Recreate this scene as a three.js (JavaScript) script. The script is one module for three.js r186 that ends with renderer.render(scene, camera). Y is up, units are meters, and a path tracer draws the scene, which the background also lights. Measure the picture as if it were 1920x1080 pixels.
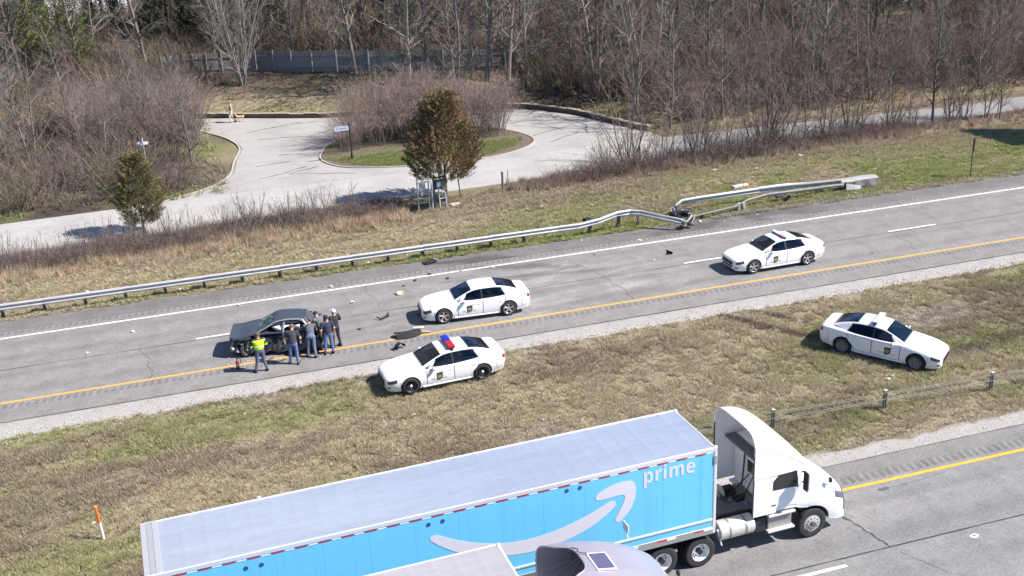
import * as THREE from 'three';
import { Sky } from 'three/addons/objects/Sky.js';
import { mergeGeometries, mergeVertices, toCreasedNormals } from 'three/addons/utils/BufferGeometryUtils.js';
import { RoundedBoxGeometry } from 'three/addons/geometries/RoundedBoxGeometry.js';
import { FontLoader } from 'three/addons/loaders/FontLoader.js';
import { TextGeometry } from 'three/addons/geometries/TextGeometry.js';
import { Brush, Evaluator, SUBTRACTION } from 'three-bvh-csg';

// ---------------------------------------------------------------- camera, sky, sun, exposure
const scene = new THREE.Scene();
const camera = new THREE.PerspectiveCamera(28.98, 1920 / 1080, 0.5, 3000);
camera.rotation.order = 'YXZ';
camera.position.set(0, 19.814, 0);
camera.rotation.set(-0.36883, -0.29517, -0.0440);
const renderer = new THREE.WebGLRenderer({ antialias: true });
renderer.toneMapping = THREE.LinearToneMapping;
renderer.toneMappingExposure = 1.82;
renderer.shadowMap.enabled = true;
const SUN = new THREE.Vector3(0.887 * Math.cos(0.812), Math.sin(0.812), 0.462 * Math.cos(0.812)).normalize();
const sky = new Sky();
sky.name = 'sky'; sky.scale.setScalar(2500);
sky.userData.kind = 'structure';
sky.material.uniforms.sunPosition.value.copy(SUN);
sky.material.uniforms.turbidity.value = 3;
sky.material.uniforms.rayleigh.value = 1.2;
sky.material.uniforms.mieCoefficient.value = 0.004;
scene.add(sky);
scene.environmentIntensity = 0.1;
const sun = new THREE.DirectionalLight(0xfff5ec, 5);
sun.name = 'sun';
sun.position.copy(SUN).multiplyScalar(200).add(new THREE.Vector3(20, 0, -60));
sun.target.position.set(20, 0, -60);
sun.castShadow = true; sun.shadow.radius = 1.2;
Object.assign(sun.shadow.camera, { left: -90, right: 90, top: 90, bottom: -90, near: 1, far: 500 });
sun.shadow.mapSize.set(4096, 4096);
scene.add(sun, sun.target);

// ---------------------------------------------------------------- helpers
const PI = Math.PI;
function rng(seed) { let a = seed >>> 0; return () => { a |= 0; a = a + 0x6D2B79F5 | 0; let t = Math.imul(a ^ a >>> 15, 1 | a); t = t + Math.imul(t ^ t >>> 7, 61 | t) ^ t; return ((t ^ t >>> 14) >>> 0) / 4294967296; }; }
const lerp = (a, b, t) => a + (b - a) * t, clamp = (x, a = 0, b = 1) => Math.min(b, Math.max(a, x));
const smooth = (a, b, x) => { const t = clamp((x - a) / (b - a)); return t * t * (3 - 2 * t); };
function hash2(i, j, s = 0) { let h = Math.imul(i, 374761393) ^ Math.imul(j, 668265263) ^ Math.imul(s + 17, 2246822519); h = Math.imul(h ^ h >>> 13, 1274126177); return ((h ^ h >>> 16) >>> 0) / 4294967296; }
function noise2(x, y, s = 0) { const i = Math.floor(x), j = Math.floor(y), u = x - i, v = y - j, a = u * u * (3 - 2 * u), b = v * v * (3 - 2 * v); return lerp(lerp(hash2(i, j, s), hash2(i + 1, j, s), a), lerp(hash2(i, j + 1, s), hash2(i + 1, j + 1, s), a), b); }
function fbm(x, y, o = 4, s = 0) { let r = 0, a = 0.5, n = 0; for (let k = 0; k < o; k++) { r += a * noise2(x, y, s + k * 7); n += a; a *= 0.5; x *= 2.03; y *= 2.03; } return r / n; }
const toS = c => c <= 0.0031308 ? 12.92 * c : 1.055 * Math.pow(c, 1 / 2.4) - 0.055;
const col = c => new THREE.Color().setRGB(c[0], c[1], c[2]);
function mat(c, rough = 0.8, metal = 0, extra = {}) { return new THREE.MeshPhysicalMaterial({ color: col(c), roughness: rough, metalness: metal, side: THREE.DoubleSide, ...extra }); }
function tex(w, h, fn, srgb = true) { // fn(u,v) -> linear rgb or grey
  const d = new Uint8Array(w * h * 4);
  for (let j = 0; j < h; j++) for (let i = 0; i < w; i++) {
    let c = fn(i / w, j / h, i, j); if (typeof c === 'number') c = [c, c, c];
    const k = (j * w + i) * 4;
    for (let q = 0; q < 3; q++) d[k + q] = 255 * (srgb ? toS(clamp(c[q])) : clamp(c[q]));
    d[k + 3] = c.length > 3 ? 255 * c[3] : 255;
  }
  const t = new THREE.DataTexture(d, w, h, THREE.RGBAFormat); t.wrapS = t.wrapT = THREE.RepeatWrapping; t.magFilter = THREE.LinearFilter; t.minFilter = THREE.LinearMipmapLinearFilter; t.generateMipmaps = true;
  if (srgb) t.colorSpace = THREE.SRGBColorSpace; t.needsUpdate = true; return t;
}
function tile(u, v, f, s, o = 3) { // tileable fbm
  let r = 0, a = 0.5, n = 0;
  for (let k = 0; k < o; k++) { const x = u * f, y = v * f, i = Math.floor(x), j = Math.floor(y), p = x - i, q = y - j, A = p * p * (3 - 2 * p), B = q * q * (3 - 2 * q), m = t => ((t % f) + f) % f; r += a * lerp(lerp(hash2(m(i), m(j), s + k), hash2(m(i + 1), m(j), s + k), A), lerp(hash2(m(i), m(j + 1), s + k), hash2(m(i + 1), m(j + 1), s + k), A), B); n += a; a *= 0.55; f *= 2; }
  return r / n;
}
const taken = {};
function numbered(name) { const k = taken[name] = (taken[name] ?? -1) + 1; return k ? `${name}_${String(k).padStart(3, '0')}` : name; }
function tag(o, label, category, group, kind) { if (label) o.userData.label = label; if (category) o.userData.category = category; if (group) o.userData.group = group; if (kind) o.userData.kind = kind; return o; }
function thing(name, label, category, [x, y, z] = [0, 0, 0], turn = 0, group) { const o = new THREE.Group(); o.name = numbered(name); o.position.set(x, y, z); o.rotation.y = turn; scene.add(o); return tag(o, label, category, group); }
function mesh(name, geo, m, parent = scene) {
  if (Array.isArray(geo)) geo = merge(geo);
  const o = new THREE.Mesh(geo, m); o.name = parent === scene ? numbered(name) : name; o.castShadow = o.receiveShadow = true; parent.add(o); return o;
}
function structure(name, geo, m, parent = scene) { const o = mesh(name, geo, m, parent); if (parent === scene) o.userData.kind = 'structure'; return o; }
function copyOf(root, label, group, category) { const r = root.clone(); r.name = numbered(root.name.replace(/_\d{3}$/, '')); r.userData = { ...root.userData }; scene.add(r); return tag(r, label, category, group); }
function merge(list) {
  const a = list.map(g => { let q = g.index ? g.toNonIndexed() : g.clone(); for (const k of Object.keys(q.attributes)) if (!['position', 'normal', 'uv', 'color'].includes(k)) q.deleteAttribute(k); if (!q.attributes.normal) q.computeVertexNormals(); if (!q.attributes.uv) q.setAttribute('uv', new THREE.BufferAttribute(new Float32Array(q.attributes.position.count * 2), 2)); q.morphAttributes = {}; return q; });
  if (!a.every(q => q.attributes.color)) a.forEach(q => q.deleteAttribute('color'));
  return mergeGeometries(a, false);
}
function box(w, h, d, x = 0, y = 0, z = 0, r = 0) { const g = r > 0 ? new RoundedBoxGeometry(w, h, d, 2, Math.min(r, w / 2.01, h / 2.01, d / 2.01)) : new THREE.BoxGeometry(w, h, d); return g.translate(x, y, z); }
function cyl(r0, r1, len, axis = 'y', x = 0, y = 0, z = 0, n = 20) { const g = new THREE.CylinderGeometry(r1, r0, len, n); if (axis === 'x') g.rotateZ(-PI / 2); if (axis === 'z') g.rotateX(PI / 2); return g.translate(x, y, z); }
const V = (x, y, z) => new THREE.Vector3(x, y, z);
function bar(a, b, r, n = 6, r2 = r) { const A = V(...a), B = V(...b), L = A.distanceTo(B), g = new THREE.CylinderGeometry(r2, r, L, n); g.applyQuaternion(new THREE.Quaternion().setFromUnitVectors(V(0, 1, 0), B.clone().sub(A).normalize())); return g.translate((A.x + B.x) / 2, (A.y + B.y) / 2, (A.z + B.z) / 2); }
function tube(pts, r, n = 6, seg = 0) { const c = new THREE.CatmullRomCurve3(pts.map(p => V(...p))); return new THREE.TubeGeometry(c, seg || pts.length * 4, r, n, false); }
function geoFrom(pos, idx, uv, color) { const g = new THREE.BufferGeometry(); g.setAttribute('position', new THREE.Float32BufferAttribute(pos, 3)); if (uv) g.setAttribute('uv', new THREE.Float32BufferAttribute(uv, 2)); if (color) g.setAttribute('color', new THREE.Float32BufferAttribute(color, 3)); if (idx) g.setIndex(idx); g.computeVertexNormals(); return g; }
// a grid surface f(i/nu, j/nv) -> [x,y,z]
function sheet(nu, nv, f, { uv, color, flip } = {}) {
  const pos = [], uvs = [], cs = [], idx = [];
  for (let j = 0; j <= nv; j++) for (let i = 0; i <= nu; i++) { const p = f(i / nu, j / nv); pos.push(...p); uvs.push(...(uv ? uv(...p) : [i / nu, j / nv])); if (color) cs.push(...color(...p)); }
  for (let j = 0; j < nv; j++) for (let i = 0; i < nu; i++) { const a = j * (nu + 1) + i, b = a + 1, c = a + nu + 1, d = c + 1; flip ? idx.push(a, b, c, b, d, c) : idx.push(a, c, b, b, c, d); }
  return geoFrom(pos, idx, uvs, color ? cs : null);
}
// flat ribbon along points [x,z] at height y(x,z)
function ribbon(pts, width, y, seed = 1, jitter = 0.15) {
  const pos = [], uv = [], idx = [], R = rng(seed); let L = 0;
  for (let i = 0; i < pts.length; i++) {
    const a = pts[Math.max(0, i - 1)], b = pts[Math.min(pts.length - 1, i + 1)], dx = b[0] - a[0], dz = b[1] - a[1], l = Math.hypot(dx, dz) || 1, w = width * (1 + jitter * (R() - 0.5) * 2) / 2, Y = typeof y === 'function' ? y(pts[i][0], pts[i][1]) : y;
    if (i) L += Math.hypot(pts[i][0] - pts[i - 1][0], pts[i][1] - pts[i - 1][1]);
    pos.push(pts[i][0] - dz / l * w, Y, pts[i][1] + dx / l * w, pts[i][0] + dz / l * w, Y, pts[i][1] - dx / l * w); uv.push(L, 0, L, width);
    if (i) { const k = i * 2; idx.push(k - 2, k - 1, k, k - 1, k + 1, k); }
  }
  return geoFrom(pos, idx.slice(), uv);
}
function line2(x0, z0, x1, z1, n, wob = 0, seed = 3) { const R = rng(seed), o = []; let e = 0; for (let i = 0; i <= n; i++) { const t = i / n; e = e * 0.8 + (R() - 0.5) * wob; o.push([lerp(x0, x1, t), lerp(z0, z1, t) + e]); } return o; }
function cat(pts, t) { // Catmull-Rom through an array of number arrays, t in 0..1
  const n = pts.length - 1, f = clamp(t, 0, 0.99999) * n, i = Math.floor(f), u = f - i, p = [pts[Math.max(0, i - 1)], pts[i], pts[i + 1], pts[Math.min(n, i + 2)]];
  return pts[0].map((_, k) => { const [a, b, c, d] = p.map(q => q[k]); return 0.5 * (2 * b + (c - a) * u + (2 * a - 5 * b + 4 * c - d) * u * u + (3 * b - a - 3 * c + d) * u * u * u); });
}
function catX(tab, x) { // table of rows [x, ...], smooth in x (rows ascending)
  const n = tab.length; if (x <= tab[0][0]) return tab[0].slice(1); if (x >= tab[n - 1][0]) return tab[n - 1].slice(1);
  let i = 0; while (x > tab[i + 1][0]) i++;
  const u = (x - tab[i][0]) / (tab[i + 1][0] - tab[i][0]), h = tab[i + 1][0] - tab[i][0];
  return tab[0].slice(1).map((_, k) => { const q = k + 1, s = (a, b) => (tab[b][q] - tab[a][q]) / (tab[b][0] - tab[a][0]); const m0 = i > 0 ? s(i - 1, i + 1) : s(i, i + 1), m1 = i < n - 2 ? s(i, i + 2) : s(i, i + 1); const u2 = u * u, u3 = u2 * u; return (2 * u3 - 3 * u2 + 1) * tab[i][q] + (u3 - 2 * u2 + u) * h * m0 + (-2 * u3 + 3 * u2) * tab[i + 1][q] + (u3 - u2) * h * m1; });
}
// patch of a surface S(x,s) moved out by `out`
function patch(S, x0, x1, s0, s1, nx, ns, out) {
  const f = (x, s) => { const e = 0.004, p = V(...S(x, s)), a = V(...S(x + e, s)).sub(V(...S(x - e, s))), b = V(...S(x, s + e)).sub(V(...S(x, s - e))); const n = a.cross(b).normalize(); return p.addScaledVector(n, out).toArray(); };
  const X = typeof x0 === 'function' ? x0 : () => x0, X2 = typeof x1 === 'function' ? x1 : () => x1;
  return sheet(nx, ns, (u, v) => { const s = lerp(s0, s1, v); return f(lerp(X(s), X2(s), u), s); });
}
const evaluator = new Evaluator(); evaluator.useGroups = true; evaluator.attributes = ['position', 'normal'];
function subtract(geo, m, cutters, cm) {
  let g = geo.index ? geo : mergeVertices(geo); let b = new Brush(g, m); b.updateMatrixWorld();
  for (const c of cutters) { const k = new Brush(c, cm); k.updateMatrixWorld(); b = evaluator.evaluate(b, k, SUBTRACTION); }
  return b;
}
// ---------------------------------------------------------------- terrain
const skid = (x, z, x0, z0, x1, z1, w) => { const t = clamp(((x - x0) * (x1 - x0) + (z - z0) * (z1 - z0)) / ((x1 - x0) ** 2 + (z1 - z0) ** 2)), d = Math.hypot(x - lerp(x0, x1, t), z - lerp(z0, z1, t)); return smooth(w, w * 0.3, d); };
const YN = -0.64; // the near carriageway lies a little lower
const WALL = [[-160, -118], [-40, -104], [2, -99], [4.5, -97.6], [12.5, -93.4], [20, -92], [27.7, -89.4], [31.5, -84.8], [33.2, -80], [34.6, -76.2], [50, -75.6], [66, -75.2], [160, -82]];
function beyondWall(x, z) {
  let best = 1e9, zw = WALL[0][1];
  for (let i = 0; i < WALL.length - 1; i++) { const [ax, az] = WALL[i], [bx, bz] = WALL[i + 1], t = clamp(((x - ax) * (bx - ax) + (z - az) * (bz - az)) / ((bx - ax) ** 2 + (bz - az) ** 2)), d = Math.hypot(x - ax - t * (bx - ax), z - az - t * (bz - az)); if (d < best) best = d; if (x >= ax && x <= bx) zw = lerp(az, bz, (x - ax) / (bx - ax)); }
  return z < zw ? best : -best;
}
function height(x, z) {
  if (z > -30.55) return z > -12 ? YN - 0.1 - 0.0 : YN - 0.07;
  if (z > -42.2) { const t = (z + 42.2) / 11.65; return lerp(-0.02, YN - 0.03, t) - 0.2 * Math.sin(PI * t) + 0.05 * (fbm(x * 0.5, z * 0.5, 3, 5) - 0.5) * Math.sin(PI * t); }
  if (z > -54.72) return -0.07;
  let y = -0.012 - 0.06 * smooth(-54.7, -57, z) * (1 - smooth(-59, -62, z));
  y += 0.14 * (fbm(x * 0.35, z * 0.35, 3, 9) - 0.45) * smooth(-55, -57, z) * (1 - smooth(-62.5, -64, z));
  const d = beyondWall(x, z);
  if (d > 0) y += 3.4 * (1 - Math.exp(-d / 14)) + 0.03 * d + 0.5 * (fbm(x * 0.2, z * 0.2, 3, 11) - 0.5) * smooth(1, 6, d);
  return y;
}
const STRAW = [0.42, 0.36, 0.24], GREEN = [0.245, 0.285, 0.08], BROWN = [0.29, 0.23, 0.165], LITTER = [0.09, 0.067, 0.052], DIRT = [0.42, 0.37, 0.32];
const mix3 = (a, b, t) => [lerp(a[0], b[0], t), lerp(a[1], b[1], t), lerp(a[2], b[2], t)];
function turf(x, z) { // what grows or lies at a place
  if (z > -43) { // median
    let g = smooth(0.44, 0.64, fbm(x * 0.11 + 3, z * 0.3 + 5, 4, 21)) * 0.55;
    g = Math.max(g, 0.75 * smooth(-33.0, -36.5, z) * smooth(20, 27, x) * (1 - smooth(-37.5, -39.5, z)) * smooth(0.3, 0.6, fbm(x * 0.3, z * 0.6, 3, 4)));
    g = Math.max(g, 0.6 * smooth(-39, -41.6, z) * (1 - smooth(3, 9, x)) * smooth(0.35, 0.55, fbm(x * 0.3, z * 0.5, 3, 8)));
    let c = mix3(STRAW, GREEN, g);
    c = mix3(c, BROWN, 0.75 * smooth(0.5, 0.68, fbm(x * 0.14 + 40, z * 0.4, 4, 31)));
    c = mix3(c, DIRT, 0.85 * smooth(0.0, 1.0, 1 - Math.hypot((x - 31) / 5.0, (z + 38.8) / 1.7)) + 0.5 * smooth(0, 1, 1 - Math.hypot((x - 11.5) / 2.5, (z + 35.5) / 1.2)));
    const rut = 0.5 * (skid(x, z, -8, -35.6, 12, -38.4, 0.22) + skid(x, z, -8, -37.2, 14, -40.2, 0.2)) * smooth(0.3, 0.55, noise2(x * 0.7, z, 4)), wet = skid(x, z, 22.6, -41.9, 25.6, -38.6, 0.3) + skid(x, z, 24.2, -42.0, 26.6, -39.4, 0.3) + 0.8 * skid(x, z, 30.5, -35.6, 40, -36.6, 0.6);
    c = mix3(c, [0.50, 0.44, 0.31], clamp(rut)); return mix3(c, [0.13, 0.105, 0.08], 0.8 * clamp(wet));
  }
  const d = beyondWall(x, z);
  if (d > 0) { let c = mix3(mix3(LITTER, [0.24, 0.165, 0.125], smooth(36, 44, x) * (1 - smooth(8, 16, d)) * (0.5 + 0.5 * smooth(0.3, 0.6, fbm(x * 0.3, z * 0.3, 3, 80)))), STRAW, smooth(46, 38, x) * 0.75 * (1 - smooth(3, 9, d)) * (x < 30 ? 1 : 0.4) * (0.45 + 0.55 * smooth(0.35, 0.6, fbm(x * 0.35, z * 0.5, 3, 79)))); return mix3(c, GREEN, 0.35 * (1 - smooth(0.5, 3, d)) * smooth(0.4, 0.6, fbm(x * 0.4, z * 0.4, 3, 77)) + 0.25 * smooth(0.55, 0.7, fbm(x * 0.1, z * 0.1, 3, 78))); }
  if (z > -66 + Math.min(0, -(x) * 0.05)) { // verge
    let g = smooth(0.42, 0.62, fbm(x * 0.09 + 7, z * 0.25, 4, 51)) * 0.5 + 0.3 * smooth(-58.5, -55.5, z);
    g = Math.max(g, 0.8 * smooth(22, 34, x) * smooth(-63, -60, z) * smooth(0.3, 0.5, fbm(x * 0.2, z * 0.4, 3, 55)));
    g *= lerp(0.35, 1, smooth(4, 16, x + (z + 58) * 0.6));
    let c = mix3(STRAW, GREEN, clamp(g, 0, 0.85));
    c = mix3(c, BROWN, 0.5 * smooth(0.52, 0.7, fbm(x * 0.15, z * 0.4, 4, 61)) + 0.6 * smooth(-62, -65, z));
    return mix3(c, DIRT, 0.7 * smooth(0.75, 0.1, -54.7 - z) * smooth(24, 28, x));
  }
  if (x > 33) return mix3(mix3([0.22, 0.165, 0.12], STRAW, 0.45 * smooth(0.4, 0.65, fbm(x * 0.3, z * 0.5, 3, 95))), GREEN, 0.2 * smooth(0.55, 0.7, fbm(x * 0.2, z * 0.3, 3, 96)));
  // left of the drive: leaf litter and rough grass
  let c = mix3(LITTER, STRAW, 0.5 * smooth(0.4, 0.65, fbm(x * 0.2, z * 0.2, 3, 91)) + 0.4 * smooth(-2, 3, x));
  return mix3(c, GREEN, 0.6 * smooth(-76, -73, z) * smooth(0.35, 0.6, fbm(x * 0.3, z * 0.3, 3, 93)) + 0.75 * smooth(2.6, 0.6, Math.hypot(x - 2.4, (z + 86) * 0.7)));
}
const grassTex = tex(512, 512, (u, v) => { const a = tile(u, v, 10, 3, 5), b = tile(u, v, 60, 8, 3); const k = clamp(0.35 + 0.6 * a + 0.75 * (b - 0.5)); return [0.62 * k + 0.3, 0.62 * k + 0.28, 0.6 * k + 0.26]; });
const grassBump = tex(512, 512, (u, v) => clamp(0.5 * tile(u, v, 14, 13, 4) + 0.5 * tile(u, v, 70, 18, 3)), false);
{
  const axis = segs => { const o = []; for (const [a, b, s] of segs) for (let v = a; v < b - 1e-6; v += s) o.push(v); o.push(segs[segs.length - 1][1]); return o; };
  const X = axis([[-640, -80, 40], [-80, -22, 2.5], [-22, 72, 0.6], [72, 130, 3], [130, 690, 40]]), Z = axis([[-760, -180, 40], [-180, -120, 2], [-120, -72, 0.8], [-72, -54.72, 0.4], [-54.72, -42.2, 2.5], [-42.2, -30.55, 0.4], [-30.55, -12, 3], [-12, 140, 20]]);
  const pos = [], uv = [], cs = [], idx = [];
  for (const z of Z) for (const x of X) { pos.push(x, height(x, z), z); uv.push(x / 4, z / 4); const gr = z > -42.9 || (z < -54.7 && beyondWall(x, z) < 0) ? 0.72 : 1; cs.push(...turf(x, z).map(v => v * gr)); }
  const n = X.length; for (let j = 0; j < Z.length - 1; j++) for (let i = 0; i < n - 1; i++) { const a = j * n + i; idx.push(a, a + n, a + 1, a + 1, a + n, a + n + 1); }
  structure('ground', geoFrom(pos, idx, uv, cs), new THREE.MeshStandardMaterial({ vertexColors: true, map: grassTex, bumpMap: grassBump, bumpScale: 0.05, roughness: 1, side: THREE.DoubleSide }));
}

// ---------------------------------------------------------------- carriageways
const paveTex = tex(1024, 1024, (u, v) => { const g = hash2(u * 1024 | 0, v * 1024 | 0, 5), a = tile(u, v, 64, 3, 3), b = tile(u, v, 6, 9, 4); const k = 0.80 + 0.50 * (a - 0.5) + 0.34 * (g - 0.5) + 0.28 * (b - 0.5); return [k, k, k * 0.995]; });
const paveBump = tex(512, 512, (u, v) => tile(u, v, 128, 33, 2), false);
const paveMat = new THREE.MeshStandardMaterial({ vertexColors: true, map: paveTex, bumpMap: paveBump, bumpScale: 0.004, roughness: 0.93, side: THREE.DoubleSide });
const tar = mat([0.045, 0.043, 0.045], 0.85), sealed = mat([0.10, 0.098, 0.10], 0.9);
const paintTex = tex(1024, 64, (u, v) => { const k = tile(u, v, 64, 41, 3), m = tile(u, v, 16, 45, 3); const w = clamp((k - 0.60) * 6) * 0.35 + clamp((m - 0.62) * 5) * 0.25; const c = 1 - w * 0.75; return [c, c, c]; });
const whitePaint = new THREE.MeshStandardMaterial({ color: col([0.80, 0.79, 0.77]), map: paintTex, roughness: 0.75, side: THREE.DoubleSide });
const yellowPaint = new THREE.MeshStandardMaterial({ color: col([0.86, 0.40, 0.045]), map: paintTex, roughness: 0.75, side: THREE.DoubleSide });
const yellowNear = new THREE.MeshStandardMaterial({ color: col([0.86, 0.42, 0.022]), map: paintTex, roughness: 0.7, side: THREE.DoubleSide });
function pave(z0, z1, y, x0, x1, colour, nz, dx = 0.8) { const nx = Math.round((x1 - x0) / dx); return sheet(nx, nz, (u, v) => [lerp(x0, x1, u), y, lerp(z0, z1, v)], { uv: (x, yy, z) => [x / 3, z / 3], color: colour }); }
function laneColour(x, y, z, base, paths, seed) {
  let k = 1; for (const p of paths) k -= 0.13 * Math.exp(-(((z - p) / 0.3) ** 2));
  k *= 0.90 + 0.22 * fbm(x * 0.05, z * 1.6, 4, seed) + 0.16 * (fbm(x * 0.6, z * 0.9, 4, seed + 3) - 0.5);
  return [base[0] * k, base[1] * k, base[2] * k];
}
const LANE = [0.258, 0.251, 0.244], SHO = [0.195, 0.187, 0.181], SHOIN = [0.255, 0.247, 0.239];
function rumble(z0, z1, y, x0, x1, base, seed) {
  const nx = Math.round((x1 - x0) / 0.05);
  const groove = x => { const f = ((x / 0.3) % 1 + 1) % 1; return smooth(0.15, 0.32, f) * (1 - smooth(0.58, 0.75, f)); };
  return sheet(nx, 6, (u, v) => { const x = lerp(x0, x1, u), e = smooth(0, 0.18, v) * (1 - smooth(0.82, 1, v)); return [x, y - 0.016 * groove(x + 0.05 * v) * e, lerp(z0, z1, v)]; }, { uv: (x, yy, z) => [x / 3, z / 3], color: (x, yy, z) => { const k = (0.92 + 0.2 * (fbm(x * 2, z * 3, 3, seed) - 0.5)) * (yy < y - 0.008 ? 0.80 : 1.04); return base.map(b => b * k); } });
}
function dashes(parent, z, y, starts, m, len = 3.05) { for (const s of starts) mesh('lane_dash', ribbon(line2(s, z, s + len, z, 8), 0.125, y, 5 + s, 0.04), m, parent); }
{ // far carriageway, running along x, edges z = -54.75 .. -43.25
  const road = new THREE.Group(); road.name = 'far_carriageway'; road.userData.kind = 'structure'; scene.add(road);
  const X0 = -80, X1 = 150;
  const lane = (x, y, z) => { let c = laneColour(x, y, z, LANE, [-51.6, -49.9, -47.9, -46.2], 101); let s = 0.75 * skid(x, z, 13, -53.2, 18, -51.0, 0.45) + 0.6 * skid(x, z, 12, -51.2, 20, -49.6, 0.3) + 0.35 * skid(x, z, 5.5, -46.6, 10.5, -47.6, 0.28) + 0.3 * skid(x, z, 14, -52.4, 22, -50.5, 0.18) + 0.28 * smooth(1.6, 0.3, Math.hypot((x - 15.5) / 1.6, z + 51.4)); s += 0.5 * skid(x, z, 16.5, -52.2, 19.5, -49.9, 0.16) + 0.45 * skid(x, z, 13.5, -50.4, 19, -50.6, 0.13) + 0.3 * smooth(1.3, 0.2, Math.hypot((x - 16.5) / 1.8, (z + 52.2) / 0.8)); const pale = 0.3 * smooth(0.45, 0.7, fbm(x * 0.5 + z, z * 2.2, 3, 66)) * smooth(6, 2, Math.hypot((x - 17.5) / 1.6, z + 47.8)); const k = (1 - 0.46 * clamp(s)) * (1 + pale); return c.map(v => v * k); };  // pale mottling puts a smear of lens glare into the lane colour
  mesh('travel_lanes', pave(-52.85, -44.95, 0, X0, X1, lane, 52, 0.4), paveMat, road);
  mesh('outer_shoulder', pave(-54.75, -53.3, 0, X0, X1, (x, y, z) => { let k = 0.9 + 0.3 * (fbm(x * 0.15, z * 1.2, 4, 7) - 0.4); k *= 1 - 0.38 * smooth(0.35, 0.65, fbm(x * 0.8, z * 1.4, 4, 88)) * smooth(22, 25, x) * (1 - smooth(33, 38, x)); k *= 1 - 0.5 * clamp(skid(x, z, 12, -54.2, 16.5, -53.3, 0.35) + smooth(1.2, 0.2, Math.hypot((x - 14.6) / 1.4, z + 53.6))); return SHO.map(v => v * k); }, 12, 0.4), paveMat, road);
  mesh('rumble_strip', rumble(-53.3, -52.85, 0, -40, 80, [0.245, 0.237, 0.228], 3), paveMat, road);
  mesh('rumble_strip', rumble(-44.95, -44.5, 0, -40, 80, SHOIN, 4), paveMat, road);
  mesh('inner_shoulder', pave(-44.5, -43.2, 0, X0, X1, (x, y, z) => { const k = 0.96 + 0.24 * (fbm(x * 0.12, z * 1.2, 4, 17) - 0.45); return SHOIN.map(v => v * k); }, 10, 0.5), paveMat, road);
  mesh('white_edge_line', ribbon(line2(X0, -52.46, X1, -52.46, 230, 0.006, 8), 0.135, 0.004, 3, 0.05), whitePaint, road);
  mesh('yellow_edge_line', ribbon(line2(X0, -45.12, X1, -45.12, 230, 0.008, 9), 0.125, 0.004, 4, 0.06), yellowPaint, road);
  dashes(road, -48.80, 0.004, [-24.6, -12.4, -0.25, 11.95, 24.13, 36.32, 48.5, 60.7], whitePaint);
  mesh('lane_joint', ribbon(line2(X0, -48.62, X1, -48.62, 380, 0.012, 12), 0.045, 0.0035, 14, 0.5), tar, road);
  mesh('pavement_joint', ribbon(line2(X0, -43.26, X1, -43.26, 300, 0.01, 13), 0.06, 0.004, 15, 0.4), tar, road);
  mesh('pavement_joint', ribbon(line2(X0, -53.34, X1, -53.34, 300, 0.01, 19), 0.03, 0.004, 16, 0.5), sealed, road);
  const cracks = [[[-2.78, -48.6], [-2.55, -48.0], [-2.3, -47.3], [-2.42, -46.6], [-2.2, -45.9], [-2.35, -45.2]], [[18.9, -51.4], [19.3, -50.2], [19.5, -49.3], [19.7, -48.6], [19.65, -47.6], [19.9, -46.7], [19.75, -45.7], [19.95, -45.2]], [[36.5, -48.5], [36.2, -47.7], [36.3, -46.9], [35.9, -46.2], [35.8, -45.5]], [[-14, -52], [-13.7, -50.4], [-14.1, -48.7], [-13.8, -46.8], [-13.9, -45.3]], [[52, -52], [52.3, -50], [51.9, -48], [52.2, -45.5]], [[8.2, -52.3], [8.1, -51.3], [8.35, -50.5]], [[27, -48.5], [27.4, -47.2], [27.2, -46]]];
  cracks.forEach((c, k) => { const o = []; for (let i = 0; i <= 24; i++) { const p = cat(c, i / 24); o.push([p[0] + 0.05 * Math.sin(i * 2.1 + k), p[1]]); } mesh('crack', ribbon(o, 0.035, 0.0038, 50 + k, 0.6), sealed, road); });
}
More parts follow.
